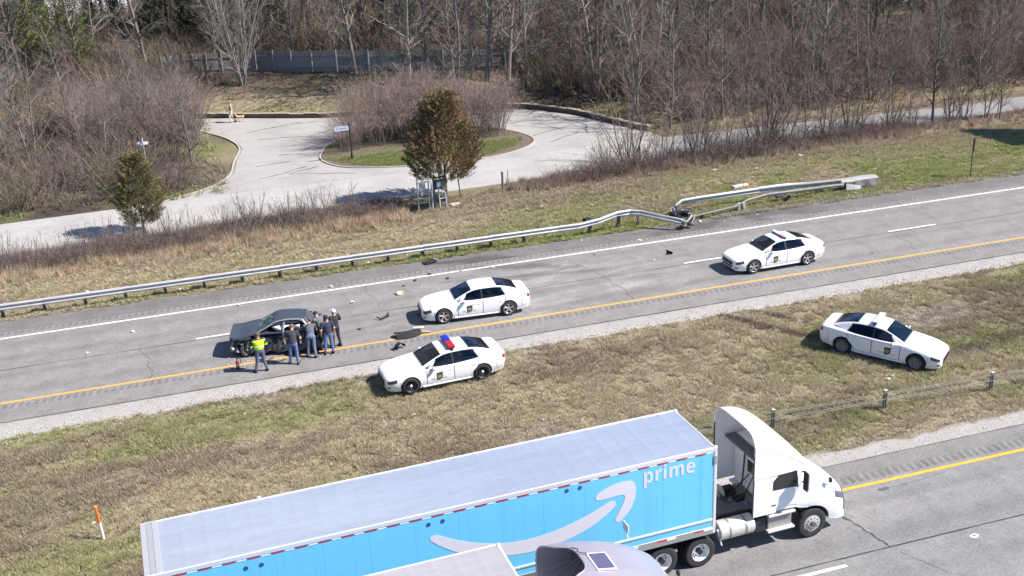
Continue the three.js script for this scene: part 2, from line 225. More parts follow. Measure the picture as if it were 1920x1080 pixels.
{ // near carriageway
  const road = new THREE.Group(); road.name = 'near_carriageway'; road.userData.kind = 'structure'; scene.add(road);
  const X0 = -60, X1 = 110, y = YN;
  mesh('travel_lanes', pave(-28.22, -19.6, y, X0, X1, (x, yy, z) => laneColour(x, yy, z, [0.255, 0.25, 0.245], [-27.1, -25.3, -23.4, -21.6], 131), 48, 0.5), paveMat, road);
  mesh('rumble_strip', rumble(-28.75, -28.22, y, -30, 60, [0.245, 0.239, 0.233], 6), paveMat, road);
  mesh('inner_shoulder', pave(-29.55, -28.75, y, X0, X1, (x, yy, z) => { const k = 0.95 + 0.25 * (fbm(x * 0.2, z * 1.5, 4, 27) - 0.45); return [0.245 * k, 0.239 * k, 0.233 * k]; }, 8, 0.5), paveMat, road);
  mesh('outer_shoulder', pave(-19.6, -15.5, y, X0, X1, (x, yy, z) => { const k = 0.95 + 0.25 * (fbm(x * 0.2, z * 1.5, 4, 28) - 0.45); return [0.25 * k, 0.24 * k, 0.235 * k]; }, 8, 0.8), paveMat, road);
  mesh('yellow_edge_line', ribbon(line2(X0, -28.0, X1, -28.0, 200, 0.006, 29), 0.135, y + 0.004, 24, 0.05), yellowNear, road);
  mesh('white_edge_line', ribbon(line2(X0, -20.6, X1, -20.6, 200, 0.006, 30), 0.135, y + 0.004, 25, 0.05), whitePaint, road);
  dashes(road, -24.28, y + 0.004, [-9.8, 2.4, 14.55, 26.75, 38.9], whitePaint);
  mesh('lane_joint', ribbon(line2(X0, -24.62, X1, -24.62, 420, 0.018, 31), 0.05, y + 0.0035, 32, 0.5), tar, road);
  mesh('pavement_joint', ribbon(line2(X0, -29.52, X1, -29.52, 300, 0.01, 33), 0.05, y + 0.004, 34, 0.4), sealed, road);
  const cracks = [[[18.3, -26.95], [18.85, -26.75], [19.1, -26.2], [19.25, -25.4], [19.4, -24.62]], [[19.5, -24.3], [19.75, -23.8], [20.0, -23.3], [20.2, -22.8]], [[21.5, -27.55], [22.6, -27.6], [23.8, -27.75]]];
  cracks.forEach((c, k) => { const o = []; for (let i = 0; i <= 26; i++) { const p = cat(c, i / 26); o.push([p[0] + 0.03 * Math.sin(i * 1.7 + k), p[1] + 0.02 * Math.sin(i * 2.9)]); } mesh('crack', ribbon(o, k === 0 ? 0.06 : 0.025, y + 0.0038, 70 + k, 0.6), k ? sealed : tar, road); });
  const spot = (x, z, rx, rz, seed) => { const s = new THREE.Shape(); for (let i = 0; i <= 20; i++) { const a = i / 20 * 2 * PI, r = 1 + 0.3 * (noise2(Math.cos(a) * 2 + seed, Math.sin(a) * 2) - 0.5); s[i ? 'lineTo' : 'moveTo'](rx * r * Math.cos(a), rz * r * Math.sin(a)); } return new THREE.ShapeGeometry(s).rotateX(-PI / 2).translate(x, y + 0.0045, z); };
  mesh('oil_stain', spot(21.2, -27.55, 0.24, 0.1, 1), sealed, road);
  mesh('survey_mark', spot(22.15, -24.2, 0.16, 0.1, 5), whitePaint, road);
  mesh('survey_mark_centre', spot(22.15, -24.2, 0.05, 0.04, 7).translate(0, 0.003, 0), tar, road);
}
// gravel margins with a ragged grassy edge
const gravelTex = tex(512, 512, (u, v) => { const a = tile(u, v, 90, 3, 3), b = tile(u, v, 9, 4, 4), g = hash2(u * 512 | 0, v * 512 | 0, 9); const k = clamp(0.55 + 0.5 * (a - 0.5) + 0.3 * (b - 0.5) + 0.3 * (g - 0.5) + 0.25); return [k, k * 0.985, k * 0.965]; });
const gravelBump = tex(512, 512, (u, v) => tile(u, v, 90, 3, 3), false);
const gravelMat = new THREE.MeshStandardMaterial({ color: col([0.45, 0.432, 0.41]), map: gravelTex, bumpMap: gravelBump, bumpScale: 0.03, roughness: 1, side: THREE.DoubleSide });
structure('gravel_margin', sheet(500, 5, (u, v) => { const x = lerp(-60, 110, u), w = 1.25 + 0.55 * (fbm(x * 0.25, 1, 4, 3) - 0.5) + 0.5 * (noise2(x * 1.7, 3, 5) - 0.5) + (x < 0 ? 0.35 : 0); const z = -43.22 + v * w; return [x, lerp(-0.004, (z > -42.2 ? height(x, z) : -0.04) - 0.05, Math.pow(v, 4)) + (v < 0.99 && z > -42.2 ? 0.012 + height(x, z) * (1 - Math.pow(v, 4)) : 0), z]; }, { uv: (x, y, z) => [x / 2, z / 2] }), gravelMat);
structure('gravel_margin', sheet(400, 5, (u, v) => { const x = lerp(-50, 90, u), w = 1.0 + 0.5 * (fbm(x * 0.25, 8, 4, 13) - 0.5) + 0.4 * (noise2(x * 1.7, 9, 5) - 0.5); const z = -29.53 - v * w; return [x, v > 0.99 ? height(x, z) - 0.05 : (z < -30.55 ? height(x, z) + 0.012 : YN - 0.004), z]; }, { uv: (x, y, z) => [x / 2, z / 2], flip: true }), gravelMat);

// ---------------------------------------------------------------- frontage road, drive, island
const concTex = tex(1024, 1024, (u, v) => { const a = tile(u, v, 5, 3, 5), b = tile(u, v, 60, 8, 3), c = tile(u, v, 2, 28, 4); const k = 0.82 + 0.24 * (a - 0.5) + 0.2 * (b - 0.5) + 0.2 * (c - 0.5); return [k, k * 0.992, k * 0.975]; });
const concrete = new THREE.MeshStandardMaterial({ color: col([0.44, 0.432, 0.42]), map: concTex, roughness: 0.95, side: THREE.DoubleSide });
const driveMat = new THREE.MeshStandardMaterial({ color: col([0.40, 0.392, 0.38]), map: concTex, roughness: 0.95, side: THREE.DoubleSide });
function slab(pts, y, hole, step = 0.06) { const s = new THREE.Shape(pts.map(p => new THREE.Vector2(p[0], -p[1]))); if (hole) s.holes.push(new THREE.Path(hole.map(p => new THREE.Vector2(p[0], -p[1])))); const g = new THREE.ExtrudeGeometry(s, { depth: step, bevelEnabled: false }); g.rotateX(-PI / 2).translate(0, y - step, 0); const p = g.attributes.position, uv = g.attributes.uv; for (let i = 0; i < p.count; i++) uv.setXY(i, p.getX(i) / 5, p.getZ(i) / 5); return g; }
const spline = (pts, n, closed = false) => { const c = new THREE.CatmullRomCurve3(pts.map(p => V(p[0], 0, p[1])), closed, 'catmullrom', 0.5); return c.getPoints(n).map(p => [p.x, p.z]); };
const nearEdge = spline([[-80, -61.6], [-10.1, -65.2], [4.2, -66.6], [20.3, -67.2], [39, -69.0], [53, -69.0], [63, -69.4], [140, -73]], 60);
const farEdge = spline([[140, -77.5], [66, -73.0], [56, -72.9], [43, -73.4], [33, -73.9], [22.3, -73.2], [16.4, -72.8], [2.2, -72.6], [-3.2, -72.3], [-10.8, -72.1], [-80, -68.5]], 60);
const shadedRoad = new THREE.MeshStandardMaterial({ color: col([0.27, 0.265, 0.26]), map: concTex, roughness: 0.95, side: THREE.DoubleSide });  // darker copy of the concrete; shade of the brush is put into its colour
structure('frontage_road', slab([...nearEdge.filter(p => p[0] < 33), [33, -68.4], [33, -73.9], ...farEdge.filter(p => p[0] < 33)], 0.035), concrete);
structure('frontage_road', slab([[33, -68.4], ...nearEdge.filter(p => p[0] > 33), ...farEdge.filter(p => p[0] > 33), [33, -73.9]], 0.033), shadedRoad);
const islandEdge = spline([[10.1, -79.6], [10.6, -77.0], [12.2, -75.4], [16.4, -74.0], [20, -73.9], [22.6, -74.4], [24.9, -75.9], [25.9, -78.0], [25.2, -81.0], [23.2, -83.6], [19, -86.2], [14.5, -86.4], [11.4, -83.4]], 60, true).slice(0, 60);
const driveOuter = [...spline([[-1.5, -72.2], [2.0, -74.6], [3.6, -77.4], [4.3, -81.5], [5.0, -85.6], [4.2, -89.5], [2.2, -93.5], [1.2, -98.4]], 30), ...WALL.slice(3, 10).map(p => [p[0] - 0.1, p[1] + 0.35]), [34.6, -73.6], [28, -73.5], [16, -72.7]];
structure('driveway', slab(driveOuter, 0.026, islandEdge.slice().reverse()), driveMat);
const kerbMat = mat([0.38, 0.345, 0.30], 0.95);
function kerb(pts, w, h, name, closed) { const o = closed ? [...pts, pts[0]] : pts; const top = ribbon(o, w, h, 3, 0.1), g = top.toNonIndexed(); const side = []; for (const s of [-1, 1]) { const q = []; for (let i = 0; i < o.length; i++) { const a = o[Math.max(0, i - 1)], b = o[Math.min(o.length - 1, i + 1)], dx = b[0] - a[0], dz = b[1] - a[1], l = Math.hypot(dx, dz); q.push([o[i][0] - s * dz / l * w / 2, o[i][1] + s * dx / l * w / 2]); } side.push(sheet(q.length - 1, 1, (u, v) => { const p = q[Math.round(u * (q.length - 1))]; return [p[0], lerp(-0.02, h, v), p[1]]; })); } return structure(name, [g, ...side], kerbMat); }
kerb(islandEdge, 0.13, 0.10, 'kerb', true);
kerb(spline([[-3.5, -72.3], [-1.5, -72.55], [1.9, -74.8], [3.45, -77.4], [4.15, -81.5], [4.85, -85.6], [4.05, -89.5], [2.05, -93.5]], 40), 0.14, 0.09, 'kerb');
structure('island_ground', slab(islandEdge.map(([x, z]) => [lerp(17.9, x, 0.985), lerp(-80, z, 0.985)]), 0.07), (() => { const m = new THREE.MeshStandardMaterial({ color: col([0.17, 0.14, 0.105]), map: grassTex, roughness: 1, side: THREE.DoubleSide }); return m; })());
{ // sealed cracks over the drive and road
  const g = []; const R = rng(77);
  for (let k = 0; k < 26; k++) { const right = k > 11, x = right ? 25.5 + R() * 6 : 4.5 + R() * 7, z = right ? -75 - R() * 11 : -75 - R() * 20; if (beyondWall(x, z) > -1.5) continue; const o = []; let a = (R() - 0.5) * 1.4, px = x, pz = z; const n = 6 + (R() * 10 | 0); for (let i = 0; i < n; i++) { o.push([px, pz]); a += (R() - 0.5) * 0.7; px += 0.5 * Math.cos(a) * (right ? 0.8 : 1); pz += 0.5 * Math.sin(a); } if (o.some(p => beyondWall(p[0], p[1]) > -0.6 || (!right && (p[0] < 5.2 || p[0] > 26)))) continue; g.push(ribbon(o, 0.13, 0.031, k, 0.6)); }
  const c = structure('sealed_cracks', g, mat([0.12, 0.117, 0.113], 0.95)); c.userData.kind = 'stuff'; tag(c, 'dark sealed cracks wandering over the pale driveway', 'cracks');
  const w = ribbon(spline([[9, -66.9], [10.2, -69.0], [11.4, -71.6]], 12), 0.05, 0.042, 2, 0.5); structure('road_crack', w, sealed);
}
{ // low retaining wall of stacked blocks behind the drive
  const top = mat([0.33, 0.275, 0.21], 0.95), dark = mat([0.13, 0.10, 0.08], 0.95);
  const wall = thing('retaining_wall', 'low dark block wall with pale cap along the back of the driveway', 'wall');
  const path = spline(WALL.slice(2, 10).map(p => [p[0], p[1] + 0.05]), 54);
  for (let i = 0; i < path.length - 1; i++) { const [ax, az] = path[i], [bx, bz] = path[i + 1], L = Math.hypot(bx - ax, bz - az), t = Math.atan2(-(bz - az), bx - ax), h = 0.33 + 0.06 * hash2(i, 3); const place = g => g.rotateY(t).translate((ax + bx) / 2, 0, (az + bz) / 2); mesh('block', place(box(L - 0.03, h, 0.3, 0, h / 2, 0, 0.02)), dark, wall); mesh('cap', place(box(L - 0.02, 0.07, 0.4, 0, h + 0.036, 0, 0.015)), top, wall); }
}
// ---------------------------------------------------------------- cars
const dirtTex = tex(256, 256, (u, v) => { const a = tile(u, v, 4, 3, 5), b = tile(u, v, 40, 7, 3); const k = 0.97 - 0.05 * a - 0.03 * b; return [k, k, k]; });
const carWhite = mat([0.83, 0.83, 0.82], 0.32, 0, { clearcoat: 0.6, clearcoatRoughness: 0.08 });
const glassDark = mat([0.30, 0.335, 0.38], 0.02, 0, { ior: 1.52, transmission: 1, thickness: 0 }), cabinMat = mat([0.06, 0.06, 0.065], 0.85), seatGrey = mat([0.10, 0.10, 0.105], 0.9);
const black = mat([0.02, 0.02, 0.022], 0.55), rubber = mat([0.032, 0.031, 0.032], 0.9), wellMat = mat([0.2, 0.2, 0.2], 0.9);
const alloy = mat([0.62, 0.62, 0.63], 0.3, 0.85), chrome = mat([0.75, 0.75, 0.76], 0.15, 1), steelBlack = mat([0.03, 0.03, 0.033], 0.5, 0.2), greyRim = mat([0.24, 0.235, 0.23], 0.5, 0.4);
const lensClear = mat([0.55, 0.57, 0.6], 0.1), lensRed = mat([0.42, 0.015, 0.02], 0.15), lensBlue = mat([0.02, 0.03, 0.34], 0.15), lensAmber = mat([0.75, 0.25, 0.03], 0.2), lensPale = mat([0.62, 0.66, 0.76], 0.15), lensRose = mat([0.70, 0.34, 0.36], 0.2);
function sectionSurface(table, rows) { // table rows [x, ...params]; rows(params) -> control points [z,y] from the bottom centre to the top centre
  const cache = new Map();
  return (x, s) => { let c = cache.get(x); if (!c) { c = rows(catX(table, x)); if (cache.size > 4000) cache.clear(); cache.set(x, c); } const m = s > 1 ? 2 - s : s, p = cat(c, m); return [x, p[1], s > 1 ? -Math.max(0, p[0]) : Math.max(0, p[0])]; };
}
function closedLoft(S, xs, ns, s0 = 0, s1 = 2) {
  const pos = [], idx = [], m = ns, full = s1 - s0 >= 2;
  for (const x of xs) for (let j = 0; j < m; j++) pos.push(...S(x, lerp(s0, s1, full ? j / m : j / (m - 1))));
  for (let i = 0; i < xs.length - 1; i++) for (let j = 0; j < m; j++) { const a = i * m + j, b = i * m + (j + 1) % m, c = a + m, d = b + m; idx.push(a, c, b, b, c, d); }
  for (const [i, f] of [[0, 1], [xs.length - 1, -1]]) { let cx = 0, cy = 0, cz = 0; for (let j = 0; j < m; j++) { const k = (i * m + j) * 3; cx += pos[k] / m; cy += pos[k + 1] / m; cz += pos[k + 2] / m; } const q = pos.length / 3; pos.push(cx, cy, cz); for (let j = 0; j < m; j++) { const a = i * m + j, b = i * m + (j + 1) % m; f > 0 ? idx.push(q, a, b) : idx.push(q, b, a); } }
  let vol = 0; for (let k = 0; k < idx.length; k += 3) { const A = V().fromArray(pos, idx[k] * 3), B = V().fromArray(pos, idx[k + 1] * 3), C = V().fromArray(pos, idx[k + 2] * 3); vol += A.dot(B.cross(C)); }
  if (vol < 0) for (let k = 0; k < idx.length; k += 3) { const t = idx[k]; idx[k] = idx[k + 1]; idx[k + 1] = t; }
  return geoFrom(pos, idx);
}
const range = (a, b, n) => Array.from({ length: n + 1 }, (_, i) => lerp(a, b, i / n));
const bodyRows = ([yb, ws, wm, ym, wh, yh, wt, yt, yc]) => [[0, yb], [ws * 0.88, yb], [ws, yb + 0.07], [wm, ym], [wh, yh], [wt, yt], [0, yc]];
const SEDAN = [ // x, floor, sill w, mid w, mid y, shoulder w, shoulder y, top edge w, top edge y, centre y
  [-2.56, 0.36, 0.62, 0.74, 0.62, 0.74, 0.88, 0.5, 0.97, 0.985], [-2.47, 0.30, 0.76, 0.85, 0.60, 0.82, 0.95, 0.62, 1.05, 1.07], [-2.12, 0.24, 0.85, 0.93, 0.60, 0.88, 0.98, 0.7, 1.07, 1.10], [-1.6, 0.19, 0.89, 0.955, 0.60, 0.905, 0.98, 0.72, 1.05, 1.08],
  [-1.0, 0.18, 0.89, 0.945, 0.56, 0.91, 0.96, 0.70, 0.99, 1.0], [0, 0.18, 0.89, 0.94, 0.54, 0.905, 0.93, 0.70, 0.96, 0.97], [0.9, 0.18, 0.89, 0.945, 0.54, 0.90, 0.91, 0.72, 0.985, 1.01], [1.55, 0.18, 0.88, 0.95, 0.56, 0.90, 0.85, 0.70, 0.925, 0.965],
  [2.05, 0.18, 0.84, 0.92, 0.50, 0.88, 0.77, 0.66, 0.85, 0.885], [2.34, 0.20, 0.74, 0.83, 0.46, 0.80, 0.70, 0.55, 0.77, 0.80], [2.47, 0.24, 0.62, 0.70, 0.45, 0.68, 0.65, 0.45, 0.71, 0.73], [2.52, 0.30, 0.50, 0.58, 0.45, 0.55, 0.60, 0.35, 0.66, 0.67]];
const cabinRows = ([yr, wb, yb, wr]) => { const h = yr - yb; return [[wb, yb - 0.06], [wb, yb + 0.02 * h], [lerp(wb, wr, 0.42), yb + h * 0.42], [lerp(wb, wr, 0.82), yb + h * 0.80], [wr - 0.05, yb + h * 0.955], [wr * 0.55, yb + h * 0.995], [0, yr]]; };
const SEDANCAB = [[-2.16, 1.09, 0.74, 1.0, 0.62], [-1.85, 1.235, 0.79, 0.99, 0.60], [-1.4, 1.385, 0.84, 0.97, 0.585], [-0.95, 1.465, 0.865, 0.95, 0.585], [-0.5, 1.485, 0.875, 0.935, 0.60], [-0.1, 1.468, 0.875, 0.92, 0.61], [0.15, 1.42, 0.87, 0.91, 0.62], [0.62, 1.215, 0.85, 0.91, 0.66], [1.04, 0.995, 0.80, 0.92, 0.70]];
const tyreGeo = (R, w, r) => new THREE.LatheGeometry([[r, -w / 2 + 0.02], [r + 0.02, -w / 2], [R - 0.05, -w / 2], [R - 0.015, -w / 2 + 0.02], [R, -w / 2 + 0.05], [R, w / 2 - 0.05], [R - 0.015, w / 2 - 0.02], [R - 0.05, w / 2], [r + 0.02, w / 2], [r, w / 2 - 0.02]].map(p => new THREE.Vector2(...p)), 32).rotateX(PI / 2);
function carWheel(parent, x, z, style) { // axis along z, outer face towards +-z
  const g = new THREE.Group(); g.name = 'wheel'; g.position.set(x, 0.36, z); if (z < 0) g.rotation.y = PI; parent.add(g);
  mesh('tyre', tyreGeo(0.36, 0.235, 0.25), rubber, g);
  const lip = new THREE.LatheGeometry([[0.255, 0.105], [0.245, 0.115], [0.23, 0.09], [0.21, 0.03], [0, 0.02]].map(p => new THREE.Vector2(...p)), 28).rotateX(PI / 2);
  if (style === 'alloy') { const sp = []; for (let k = 0; k < 5; k++) { for (const d of [-0.13, 0.13]) { const b = box(0.045, 0.2, 0.03, 0, 0.135, 0.075, 0.008); b.rotateZ(k * 2 * PI / 5 + d); sp.push(b); } } sp.push(cyl(0.06, 0.055, 0.05, 'z', 0, 0, 0.07, 16)); mesh('rim', [new THREE.TorusGeometry(0.238, 0.016, 6, 28).translate(0, 0, 0.1), ...sp], alloy, g); mesh('brake_disc', lip, steelBlack, g); }
  else { const m = style === 'black' ? steelBlack : greyRim; mesh('rim', [lip.clone().translate(0, 0, 0.02), new THREE.TorusGeometry(0.15, 0.02, 6, 24).translate(0, 0, 0.07)], m, g); mesh('hub_cap', new THREE.SphereGeometry(style === 'black' ? 0.068 : 0.05, 14, 8).scale(1, 1, 0.5).translate(0, 0, 0.075), style === 'black' ? mat([0.72, 0.72, 0.73], 0.25, 0.5) : greyRim, g); }
  return g;
}
const gapMat = mat([0.09, 0.09, 0.095], 0.8);
const emblem = (() => { const c = document.createElement('canvas'); c.width = 256; c.height = 160; const q = c.getContext('2d'); q.clearRect(0, 0, 256, 160);
  q.fillStyle = '#3b3730'; q.beginPath(); q.moveTo(92, 18); q.lineTo(176, 12); q.lineTo(178, 92); q.lineTo(168, 122); q.lineTo(140, 146); q.lineTo(88, 150); q.lineTo(94, 110); q.closePath(); q.fill();
  q.strokeStyle = '#6a6048'; q.lineWidth = 5; q.stroke();
  q.fillStyle = '#6e6448'; q.beginPath(); q.arc(134, 76, 34, 0, 7); q.fill(); q.fillStyle = '#c9bd95'; q.beginPath(); q.arc(134, 76, 22, 0, 7); q.fill(); q.fillStyle = '#4a4234'; q.fillRect(126, 58, 16, 34); q.fillStyle = '#8a7d5c'; q.fillRect(96, 118, 66, 12);
  q.fillStyle = '#8f8a80'; q.fillRect(14, 104, 62, 10); q.fillRect(26, 120, 46, 8); q.fillRect(186, 110, 56, 9); q.fillRect(192, 124, 40, 7); q.fillStyle = '#2d2a26'; q.fillRect(172, 4, 40, 6);
  const t = new THREE.CanvasTexture(c); t.colorSpace = THREE.SRGBColorSpace; return t; })();
const emblemMat = new THREE.MeshStandardMaterial({ map: emblem, roughness: 0.5, transparent: true, alphaTest: 0.5, side: THREE.DoubleSide });
const wheelCut = (x, z, r = 0.415) => mergeVertices(cyl(r, r, 0.62, 'z', x, 0.375, z, 32));
const sedanShape = (() => { const S = sectionSurface(SEDAN, bodyRows), G = sectionSurface(SEDANCAB, cabinRows); const body = closedLoft(S, [...range(-2.56, -2.12, 8), ...range(-2.04, 1.96, 44), ...range(2.05, 2.52, 10)], 72); const cut = subtract(body, carWhite, [wheelCut(1.55, 0.88), wheelCut(1.55, -0.88), wheelCut(-1.5, 0.88), wheelCut(-1.5, -0.88)], wellMat); const pane = (x, s) => { const m = s > 1 ? 2 - s : s; if (x > 0.19 && x < 0.95 && m > 0.62) return true; if (x > -1.97 && x < -1.05 && m > 0.65) return true; if (m > 0.17 && m < 0.51) { const k = smooth(0.1, 0.5, m); return (x > lerp(-1.43, -1.22, k) && x < -0.33) || (x > -0.24 && x < lerp(0.71, 0.41, k)); } return false; };
  const rp = [], NX = 128, NV = 100; for (let i = 0; i < NX; i++) for (let j = 0; j < NV; j++) { const x0 = lerp(-2.16, 1.04, i / NX), x1 = lerp(-2.16, 1.04, (i + 1) / NX), s0 = j / NV * 2, s1 = (j + 1) / NV * 2; if (pane((x0 + x1) / 2, (s0 + s1) / 2)) continue; const a = G(x0, s0), b = G(x1, s0), c = G(x0, s1), d = G(x1, s1); rp.push(...a, ...b, ...c, ...b, ...d, ...c); }
  let roof = new THREE.BufferGeometry(); roof.setAttribute('position', new THREE.Float32BufferAttribute(rp, 3)); roof = mergeVertices(roof, 1e-4); roof.computeVertexNormals(); return { S, G, cut, roof }; })();
function patrolCar(label, { wheels, bar, decal = 1, amber = false, steer = 0 }, pos, heading, pitch = 0, roll = 0) {
  const { S, G, cut, roof } = sedanShape, t = thing('police_car', label, 'car', pos, 0, 'white police sedans');
  t.rotation.order = 'YXZ'; t.rotation.set(roll, heading, pitch);
  const b = new THREE.Mesh(cut.geometry, cut.material); b.name = 'body'; b.castShadow = b.receiveShadow = true; t.add(b);
  mesh('roof', roof, carWhite, t);
  const cabin = mesh('interior', sheet(24, 12, (u, v) => { const x = lerp(-1.95, 0.9, u), g = catX(SEDANCAB, x); return [x, Math.max(0.985, S(x, 1)[1]) + 0.012, lerp(-1, 1, v) * (g[1] - 0.07)]; }), cabinMat, t);
  for (const [sx, sz, w] of [[-0.12, 0.37, 0.46], [-0.12, -0.37, 0.46], [-1.12, 0, 1.16]]) { mesh('seat', box(0.16, 0.26, w, sx, 1.12, sz, 0.06), seatGrey, cabin); mesh('headrest', box(0.09, 0.13, Math.min(w, 0.24), sx - 0.03, 1.30, sz, 0.04), seatGrey, cabin); }
  mesh('dashboard', box(0.3, 0.07, 1.3, 0.72, 1.02, 0, 0.03), cabinMat, cabin); mesh('steering_wheel', new THREE.TorusGeometry(0.17, 0.016, 6, 20).rotateY(PI / 2).rotateZ(-0.4).translate(0.42, 1.05, -0.37), black, cabin); mesh('partition', box(0.02, 0.34, 1.1, -0.42, 1.2, 0), mat([0.12, 0.12, 0.125], 0.6), cabin);
  mesh('windscreen', patch(G, 0.17, 0.965, 0.60, 1.40, 14, 20, 0.006), glassDark, t);
  mesh('rear_window', patch(G, -2.0, -1.02, 0.63, 1.37, 14, 20, 0.006), glassDark, t);
  for (const side of [1, -1]) {
    const q = s => side > 0 ? s : 2 - s;
    mesh('side_window', patch(G, -0.255, s => lerp(0.74, 0.44, smooth(0.1, 0.5, side > 0 ? s : 2 - s)), q(0.15), q(0.53), 14, 8, 0.006), glassDark, t);
    mesh('side_window', patch(G, s => lerp(-1.46, -1.25, smooth(0.1, 0.5, side > 0 ? s : 2 - s)), -0.315, q(0.15), q(0.53), 14, 8, 0.006), glassDark, t);
    mesh('door_pillar', patch(G, -0.34, -0.23, q(0.15), q(0.53), 2, 8, 0.003), black, t);
    mesh('door_gap', patch(S, -0.30, 0.885, q(0.362), q(0.662), 14, 12, 0.002), gapMat, t); mesh('door_gap', patch(S, s => lerp(-1.04, -1.365, smooth(0.42, 0.6, side > 0 ? s : 2 - s)), -0.30, q(0.362), q(0.662), 14, 12, 0.002), gapMat, t);
    mesh('wing_gap', patch(S, 1.955, 1.975, q(0.44), q(0.56), 2, 8, 0.003), gapMat, t); mesh('bonnet_gap', patch(S, 0.98, 2.36, q(0.735), q(0.742), 24, 1, 0.003), gapMat, t); mesh('boot_gap', patch(S, -2.5, -2.1, q(0.775), q(0.783), 12, 1, 0.003), gapMat, t); mesh('bumper_gap', patch(S, -2.14, -2.125, q(0.40), q(0.60), 2, 8, 0.003), gapMat, t); mesh('window_trim', patch(G, -1.5, 0.78, q(0.115), q(0.145), 30, 1, 0.004), black, t);
    const front = mesh('front_door', patch(S, -0.28, 0.86, q(0.37), q(0.655), 12, 12, 0.006), carWhite, t);
    const rear = mesh('rear_door', patch(S, s => lerp(-1.02, -1.34, smooth(0.42, 0.6, side > 0 ? s : 2 - s)), -0.31, q(0.37), q(0.655), 12, 12, 0.006), carWhite, t);
    mesh('handle', box(0.19, 0.03, 0.03, -0.12, 0.80, side * 0.945, 0.012), carWhite, front); mesh('handle', box(0.19, 0.03, 0.03, -1.14, 0.82, side * 0.95, 0.012), carWhite, rear);
    mesh('sill', box(2.05, 0.07, 0.05, 0.03, 0.235, side * 0.905, 0.02), carWhite, t);
    if (decal) mesh('door_emblem', side > 0 ? patch(S, -0.02, 0.74, 0.43, 0.60, 6, 8, 0.009) : patch(S, 0.74, -0.02, 2 - 0.43, 2 - 0.60, 6, 8, 0.009), emblemMat, front);
    const mir = mesh('wing_mirror', new THREE.SphereGeometry(0.11, 14, 10).scale(0.75, 0.72, 1.1).translate(0.58, 0.985, side * 0.99), carWhite, t); mesh('mirror_arm', box(0.07, 0.035, 0.14, 0.60, 0.945, side * 0.90, 0.01), black, mir);
    mesh('headlight', patch(S, 2.10, 2.45, q(0.575), q(0.66), 8, 5, 0.006), mat([0.05, 0.05, 0.055], 0.08), t);
    mesh('fog_lamp', patch(S, 2.36, 2.475, q(0.40), q(0.455), 6, 4, 0.008), black, t);
    mesh('tail_lamp', patch(S, -2.53, -2.40, q(0.60), q(0.68), 6, 5, 0.008), mat([0.28, 0.02, 0.02], 0.2), t);
    if (amber && side < 0) mesh('corner_marker', patch(S, 2.30, 2.40, q(0.53), q(0.575), 4, 4, 0.01), lensAmber, t);
    mesh('spot_lamp', new THREE.SphereGeometry(0.07, 12, 8).translate(0.74, 1.08, side * 0.86), chrome, t).visible = side < 0;
  }
  t.children.filter(c => !c.visible).forEach(c => t.remove(c));
  mesh('grille', [box(0.04, 0.17, 1.0, 2.515, 0.555, 0, 0.03), box(0.06, 0.15, 1.42, 2.448, 0.565, 0, 0.03)], black, t);
  mesh('lower_grille', [box(0.06, 0.11, 0.96, 2.50, 0.375, 0, 0.02), box(0.1, 0.03, 1.2, 2.44, 0.27, 0, 0.012)], black, t);
  mesh('push_bar', box(0.02, 0.02, 1.1, 2.545, 0.49, 0, 0.008), black, t);
  mesh('number_plate', box(0.02, 0.12, 0.3, -2.575, 0.72, 0, 0.004), mat([0.6, 0.62, 0.66], 0.5), t);
  mesh('tail_band', box(0.02, 0.06, 1.05, -2.56, 0.87, 0, 0.008), mat([0.2, 0.015, 0.015], 0.2), t);
  const deck = patch(S, -2.46, -2.2, 0.86, 1.14, 6, 14, 0.012); mesh('spoiler', deck, carWhite, t);
  for (const [x, z] of [[1.55, 0.83], [1.55, -0.83], [-1.5, 0.83], [-1.5, -0.83]]) { const w = carWheel(t, x, z, wheels); if (x > 0) w.rotation.y += steer; }
  if (bar) { const l = new THREE.Group(); l.name = 'light_bar'; l.position.set(-0.35, 1.51, 0); t.add(l);
    const [d, h] = bar.size; mesh('mount', box(d * 0.7, 0.035, 1.18, 0, 0.005, 0, 0.01), black, l);
    bar.lens.forEach((m, i) => { const n = bar.lens.length, w = 1.18 / n; mesh('lens', box(d, h, w - 0.012, 0, h / 2 + 0.02, -0.59 + w * (i + 0.5), Math.min(0.035, h / 2.2)), m, l); });
    for (const z of [0.61, -0.61]) mesh('foot', box(0.06, 0.09, 0.03, 0, -0.03, z), black, l); }
  return t;
}
const faceLeft = PI; // facing -x
// local -z is the left (driver) side; a car facing -x shows that side to +z
patrolCar('white police sedan without roof lights parked in the lane beside the yellow line', { wheels: 'alloy', bar: null, amber: true }, [12.28, 0.004, -46.75], PI - 0.075);
patrolCar('white police sedan with slim pale roof light bar parked alone up the road', { wheels: 'alloy', bar: { size: [0.2, 0.07], lens: [lensRose, lensRose, lensPale, lensPale, lensPale] } }, [28.1, 0.004, -46.93], PI + 0.013);
patrolCar('white police sedan with blue and red light bar and black wheels on the gravel margin', { wheels: 'black', bar: { size: [0.30, 0.1], lens: [lensRed, lensRed, lensBlue, lensBlue] }, decal: 1 }, [9.2, height(9.2, -40.85) + 0.01, -40.85], PI + 0.057, 0, -0.035);
{ const x = 27.45, z = -36.55, hd = Math.atan2(-0.775, 0.63), f = V(Math.cos(hd), 0, -Math.sin(hd)), yF = height(x + f.x * 1.5, z + f.z * 1.5), yR = height(x - f.x * 1.5, z - f.z * 1.5);
  patrolCar('white police sedan with white light bar pulled down on the median grass', { wheels: 'grey', bar: { size: [0.26, 0.09], lens: [lensPale, lensClear, lensPale] }, steer: -0.12 }, [x, (yF + yR) / 2 + 0.01, z], hd, Math.atan2(yF - yR, 3.0)); }

